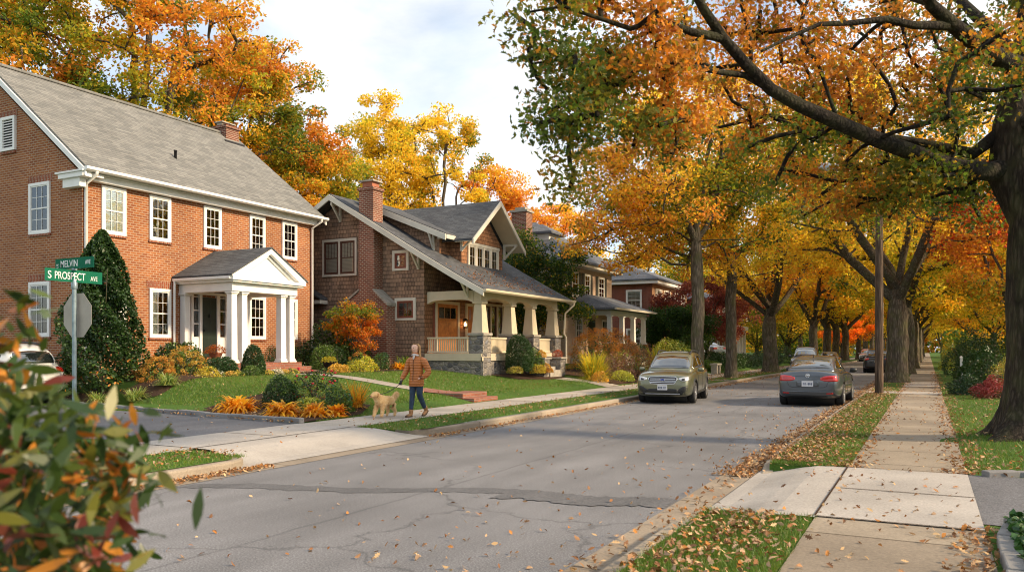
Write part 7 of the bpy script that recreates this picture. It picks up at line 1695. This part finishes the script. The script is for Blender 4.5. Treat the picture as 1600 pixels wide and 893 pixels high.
GRN = M('sign_green', (.006, .13, .072), .7, .05, 3, .03, spec=.15)
def blade(ang, zc, L, H, off, items):
    u, n = plane_frame(ang)
    if n.dot(Vector((-px_, -py_, 0))) < 0: pass
    c = Vector((px_, py_, zc)) + u * off
    P = [c - u * L / 2 - Vector((0, 0, H / 2)), c + u * L / 2 - Vector((0, 0, H / 2)), c + u * L / 2 + Vector((0, 0, H / 2)), c - u * L / 2 + Vector((0, 0, H / 2))]
    b = MB().extr([tuple(p + n * .003) for p in P], tuple(-n * .006)).build('street_name_blade', GRN, SGN)
    for (t, s, x, y, sx, rot) in items: text(t, s, c - u * L / 2 + u * x + Vector((0, 0, y)) + n * .0045, u, n, WHT, b, sx=sx, rot=rot)
    for (t, s, x, y, sx, rot) in items: text(t, s, c + u * L / 2 - u * x + Vector((0, 0, y)) - n * .0045, -u, -n, WHT, b, sx=sx, rot=rot)
    return b
blade(90, 2.875, 1.02, .205, .0, [('S', .175, .045, -.062, .85, 0), ('PROSPECT', .175, .16, -.062, .66, 0), ('AVE', .11, .80, -.058, .66, 0)])
blade(0, 3.095, 1.02, .185, .0, [('UE', .07, .085, -.07, .9, R_(90)), ('MELVIN', .16, .14, -.055, .86, 0), ('AVE', .105, .80, -.03, .74, 0)])
MB().box(px_ - .03, px_ + .03, py_ - .03, py_ + .03, 2.975, 3.01).build('bracket', GALV, SGN)
# utility pole with lamp
WOODP = barkmat('pole_wood', (.10, .066, .046), (.17, .12, .085), 14, .8)
UP = thing('utility_pole', 'brown wooden utility pole with a street lamp arm over the road', 'pole', (-1.45, 29.4, .14))
MB().tube([(-1.45, 29.4, .0), (-1.45, 29.4, 4), (-1.44, 29.42, 8.6)], [.135, .125, .105], 16).build('pole', WOODP, UP)
MB().tube([(-1.5, 29.4, 7.5), (-1.9, 29.38, 7.78), (-2.5, 29.35, 7.92), (-2.75, 29.33, 7.92)], .028, 8).build('arm', GALV, UP)
m = MB(); m.lathe((-3.05, 29.32, 7.9), [(.03, -.34), (.11, -.26), (.13, -.05), (.12, .15), (.06, .30), (.03, .36)], 14, axis='x'); lh = m.build('lamp_head', M('lamp_grey', (.42, .45, .47), .4, metal=.3), UP)
MB().lathe((-3.1, 29.32, 7.83), [(0, -.09), (.08, -.07), (.12, .0)], 14).build('lens', M('lamp_lens', (.5, .5, .48), .2), lh)
m = MB(); m.tube([(-1.34, 29.4, .1), (-1.335, 29.4, 3.2)], .018, 6); m.build('conduit', M('conduit_grey', (.2, .2, .2), .6), UP)
# urn with yellow flowers by the portico steps
def pot(name, label, x, y, z, r, h, mat, pal, seed, fr=None):
    t = thing(name, label, 'planter', (x, y, z))
    MB().lathe((x, y, z), [(r * .55, 0), (r * .6, h * .12), (r * .3, h * .2), (r * .35, h * .3), (r * .85, h * .65), (r, h * .95), (r * 1.08, h), (r * .95, h), (r * .85, h * .85)], 18).build('bowl', mat, t)
    g = np.random.default_rng(seed); n = 900; v = g.normal(size=(n, 3)); v[:, 2] = abs(v[:, 2]); v /= np.linalg.norm(v, axis=1)[:, None]; fr = fr or r * 1.25
    P = v * np.array([fr, fr, fr * .8]) * g.uniform(.6, 1, (n, 1)) + np.array([x, y, z + h * .9]); leaves('flowers', P, g.uniform(.03, .05, n), np.array(pal)[g.integers(0, len(pal), n)] * g.uniform(.7, 1.2, (n, 1)), KITE, FOL, t, up=.2); return t
pot('planter_urn', 'black urn of yellow flowers beside the brick portico steps', -18.85, 22.2, .80, .24, .42, METAL_D, [(.62, .5, .05), (.5, .42, .04), (.2, .24, .03)], 31)
pot('flower_pot', 'pot of rust orange mums on the brick portico by the door', -20.9, 18.95, 1.19, .22, .34, M('terracotta', (.33, .12, .06), .8), [(.55, .13, .02), (.45, .10, .02), (.62, .25, .03)], 32, .40)
pot('hanging_basket', 'small potted plant on the cream house porch', -16.5, 43.5, 1.3, .2, .35, METAL_D, [(.1, .2, .03), (.5, .2, .05)], 33)
# stone bench and mailboxes in the far left gardens
B_ = thing('stone_bench', 'low stone bench on the left lawn between street trunks', 'bench', (-10.9, 46.6, .3))
MB().box(-11.15, -10.7, 46.1, 47.2, .72, .82).build('seat', STONE_L, B_, bevel=.02)
for y in (46.3, 47.0): MB().box(-11.1, -10.75, y - .1, y + .1, .2, .718).build('leg', STONE_L, B_, bevel=.02)
for i, (x, y, z, lb) in enumerate(((-11.7, 53.0, .4, 'white post marker on the left lawn behind the slim trunks'), (1.35, 42.0, .2, 'small white post beside the dark yew hedge at right'), (3.5, 37.0, .2, 'white mailbox post half hidden in the right-hand hedges'))):
    p = thing('garden_post', lb, 'post', (x, y, z)); MB().box(x - .05, x + .05, y - .05, y + .05, z - .1, z + 1.05).build('post', WHITE, p, bevel=.01); MB().frustum(x, y, z + 1.052, z + 1.14, .16, .04).build('cap', WHITE, p)
    if i == 2: MB().box(x - .1, x + .1, y - .22, y + .22, z + .85, z + 1.04).build('mailbox', WHITE, p)
# ================================================================== camera, light, sky
cd = bpy.data.cameras.new('camera'); cam = bpy.data.objects.new('camera', cd); COL.objects.link(cam)
cam.location = (0, 0, EYE); cam.rotation_euler = (R_(90), 0, TL)
cd.sensor_width = 36; cd.lens = 36 * 1250 / 1600.; cd.shift_y = (545 - 446.5) / 1600.; cd.clip_start = .05; cd.clip_end = 3000
cd.dof.use_dof = True; cd.dof.focus_distance = 19; cd.dof.aperture_fstop = 3.2
sc.camera = cam
SUN_EL, SUN_AZ = 29., 8.      # azimuth measured from +X towards +Y
sd = bpy.data.lights.new('sun', 'SUN'); sd.energy = 4.3; sd.angle = R_(4.5); sd.color = (1, .77, .50)
so = bpy.data.objects.new('sun', sd); COL.objects.link(so)
el, az = R_(SUN_EL), R_(SUN_AZ)
dv = Vector((math.cos(el) * math.cos(az), math.cos(el) * math.sin(az), math.sin(el)))
so.rotation_euler = dv.to_track_quat('Z', 'Y').to_euler(); so.location = dv * 60
w = bpy.data.worlds.new('World'); sc.world = w; w.use_nodes = True; nt = w.node_tree; nt.nodes.clear()
def wn(t, **k):
    n = nt.nodes.new(t)
    for a, b in k.items(): setattr(n, a, b)
    return n
out = wn('ShaderNodeOutputWorld'); bg = wn('ShaderNodeBackground'); bg.inputs['Strength'].default_value = .16
sky = wn('ShaderNodeTexSky', sky_type='NISHITA'); sky.sun_disc = False; sky.sun_elevation = el; sky.sun_rotation = R_(90) - az
sky.air_density = 1; sky.dust_density = 1.5
tc = wn('ShaderNodeTexCoord'); mp = wn('ShaderNodeMapping'); nt.links.new(tc.outputs['Generated'], mp.inputs[0])
mp.inputs['Scale'].default_value = (1.1, 1.1, 2.6); mp.inputs['Rotation'].default_value = (0, 0, .6); mp.inputs['Location'].default_value = (.35, .2, 0)
n1 = wn('ShaderNodeTexNoise'); n1.inputs['Scale'].default_value = 1.9; n1.inputs['Detail'].default_value = 9; n1.inputs['Roughness'].default_value = .52; n1.inputs['Distortion'].default_value = .35
nt.links.new(mp.outputs[0], n1.inputs['Vector'])
r1 = wn('ShaderNodeValToRGB'); r1.color_ramp.elements[0].position = .36; r1.color_ramp.elements[1].position = .56; nt.links.new(n1.outputs[0], r1.inputs[0])
n2 = wn('ShaderNodeTexNoise'); n2.inputs['Scale'].default_value = 4.2; n2.inputs['Detail'].default_value = 8; nt.links.new(mp.outputs[0], n2.inputs['Vector'])
r2 = wn('ShaderNodeValToRGB'); e = r2.color_ramp.elements; e[0].position = .3; e[0].color = (4.2, 4.85, 5.6, 1); e[1].position = .62; e[1].color = (5.9, 5.78, 5.5, 1)
nt.links.new(n2.outputs[0], r2.inputs[0])
mx = wn('ShaderNodeMix', data_type='RGBA'); mf = wn('ShaderNodeMath', operation='MULTIPLY_ADD'); mf.inputs[1].default_value = .75; mf.inputs[2].default_value = .22
nt.links.new(r1.outputs[0], mf.inputs[0]); nt.links.new(mf.outputs[0], mx.inputs[0])
nt.links.new(sky.outputs[0], mx.inputs[6]); nt.links.new(r2.outputs[0], mx.inputs[7])
nt.links.new(mx.outputs[2], bg.inputs[0]); nt.links.new(bg.outputs[0], out.inputs[0])
vs = sc.view_settings; vs.view_transform = 'Standard'; vs.look = 'None'; vs.exposure = .46; vs.gamma = 1; vs.use_curve_mapping = False
sc.render.engine = 'CYCLES'; cy = sc.cycles
cy.filter_width = 1.05; cy.max_bounces = 9; cy.diffuse_bounces = 5; cy.glossy_bounces = 3; cy.transmission_bounces = 3; cy.transparent_max_bounces = 10
cy.use_denoising = True; cy.use_adaptive_sampling = True; cy.adaptive_threshold = .015; cy.sample_clamp_indirect = 6; cy.caustics_reflective = False; cy.caustics_refractive = False
try: cy.denoiser = 'OPENIMAGEDENOISE'; cy.denoising_input_passes = 'RGB_ALBEDO_NORMAL'; cy.denoising_prefilter = 'ACCURATE'
except Exception: pass
sc.render.use_persistent_data = False
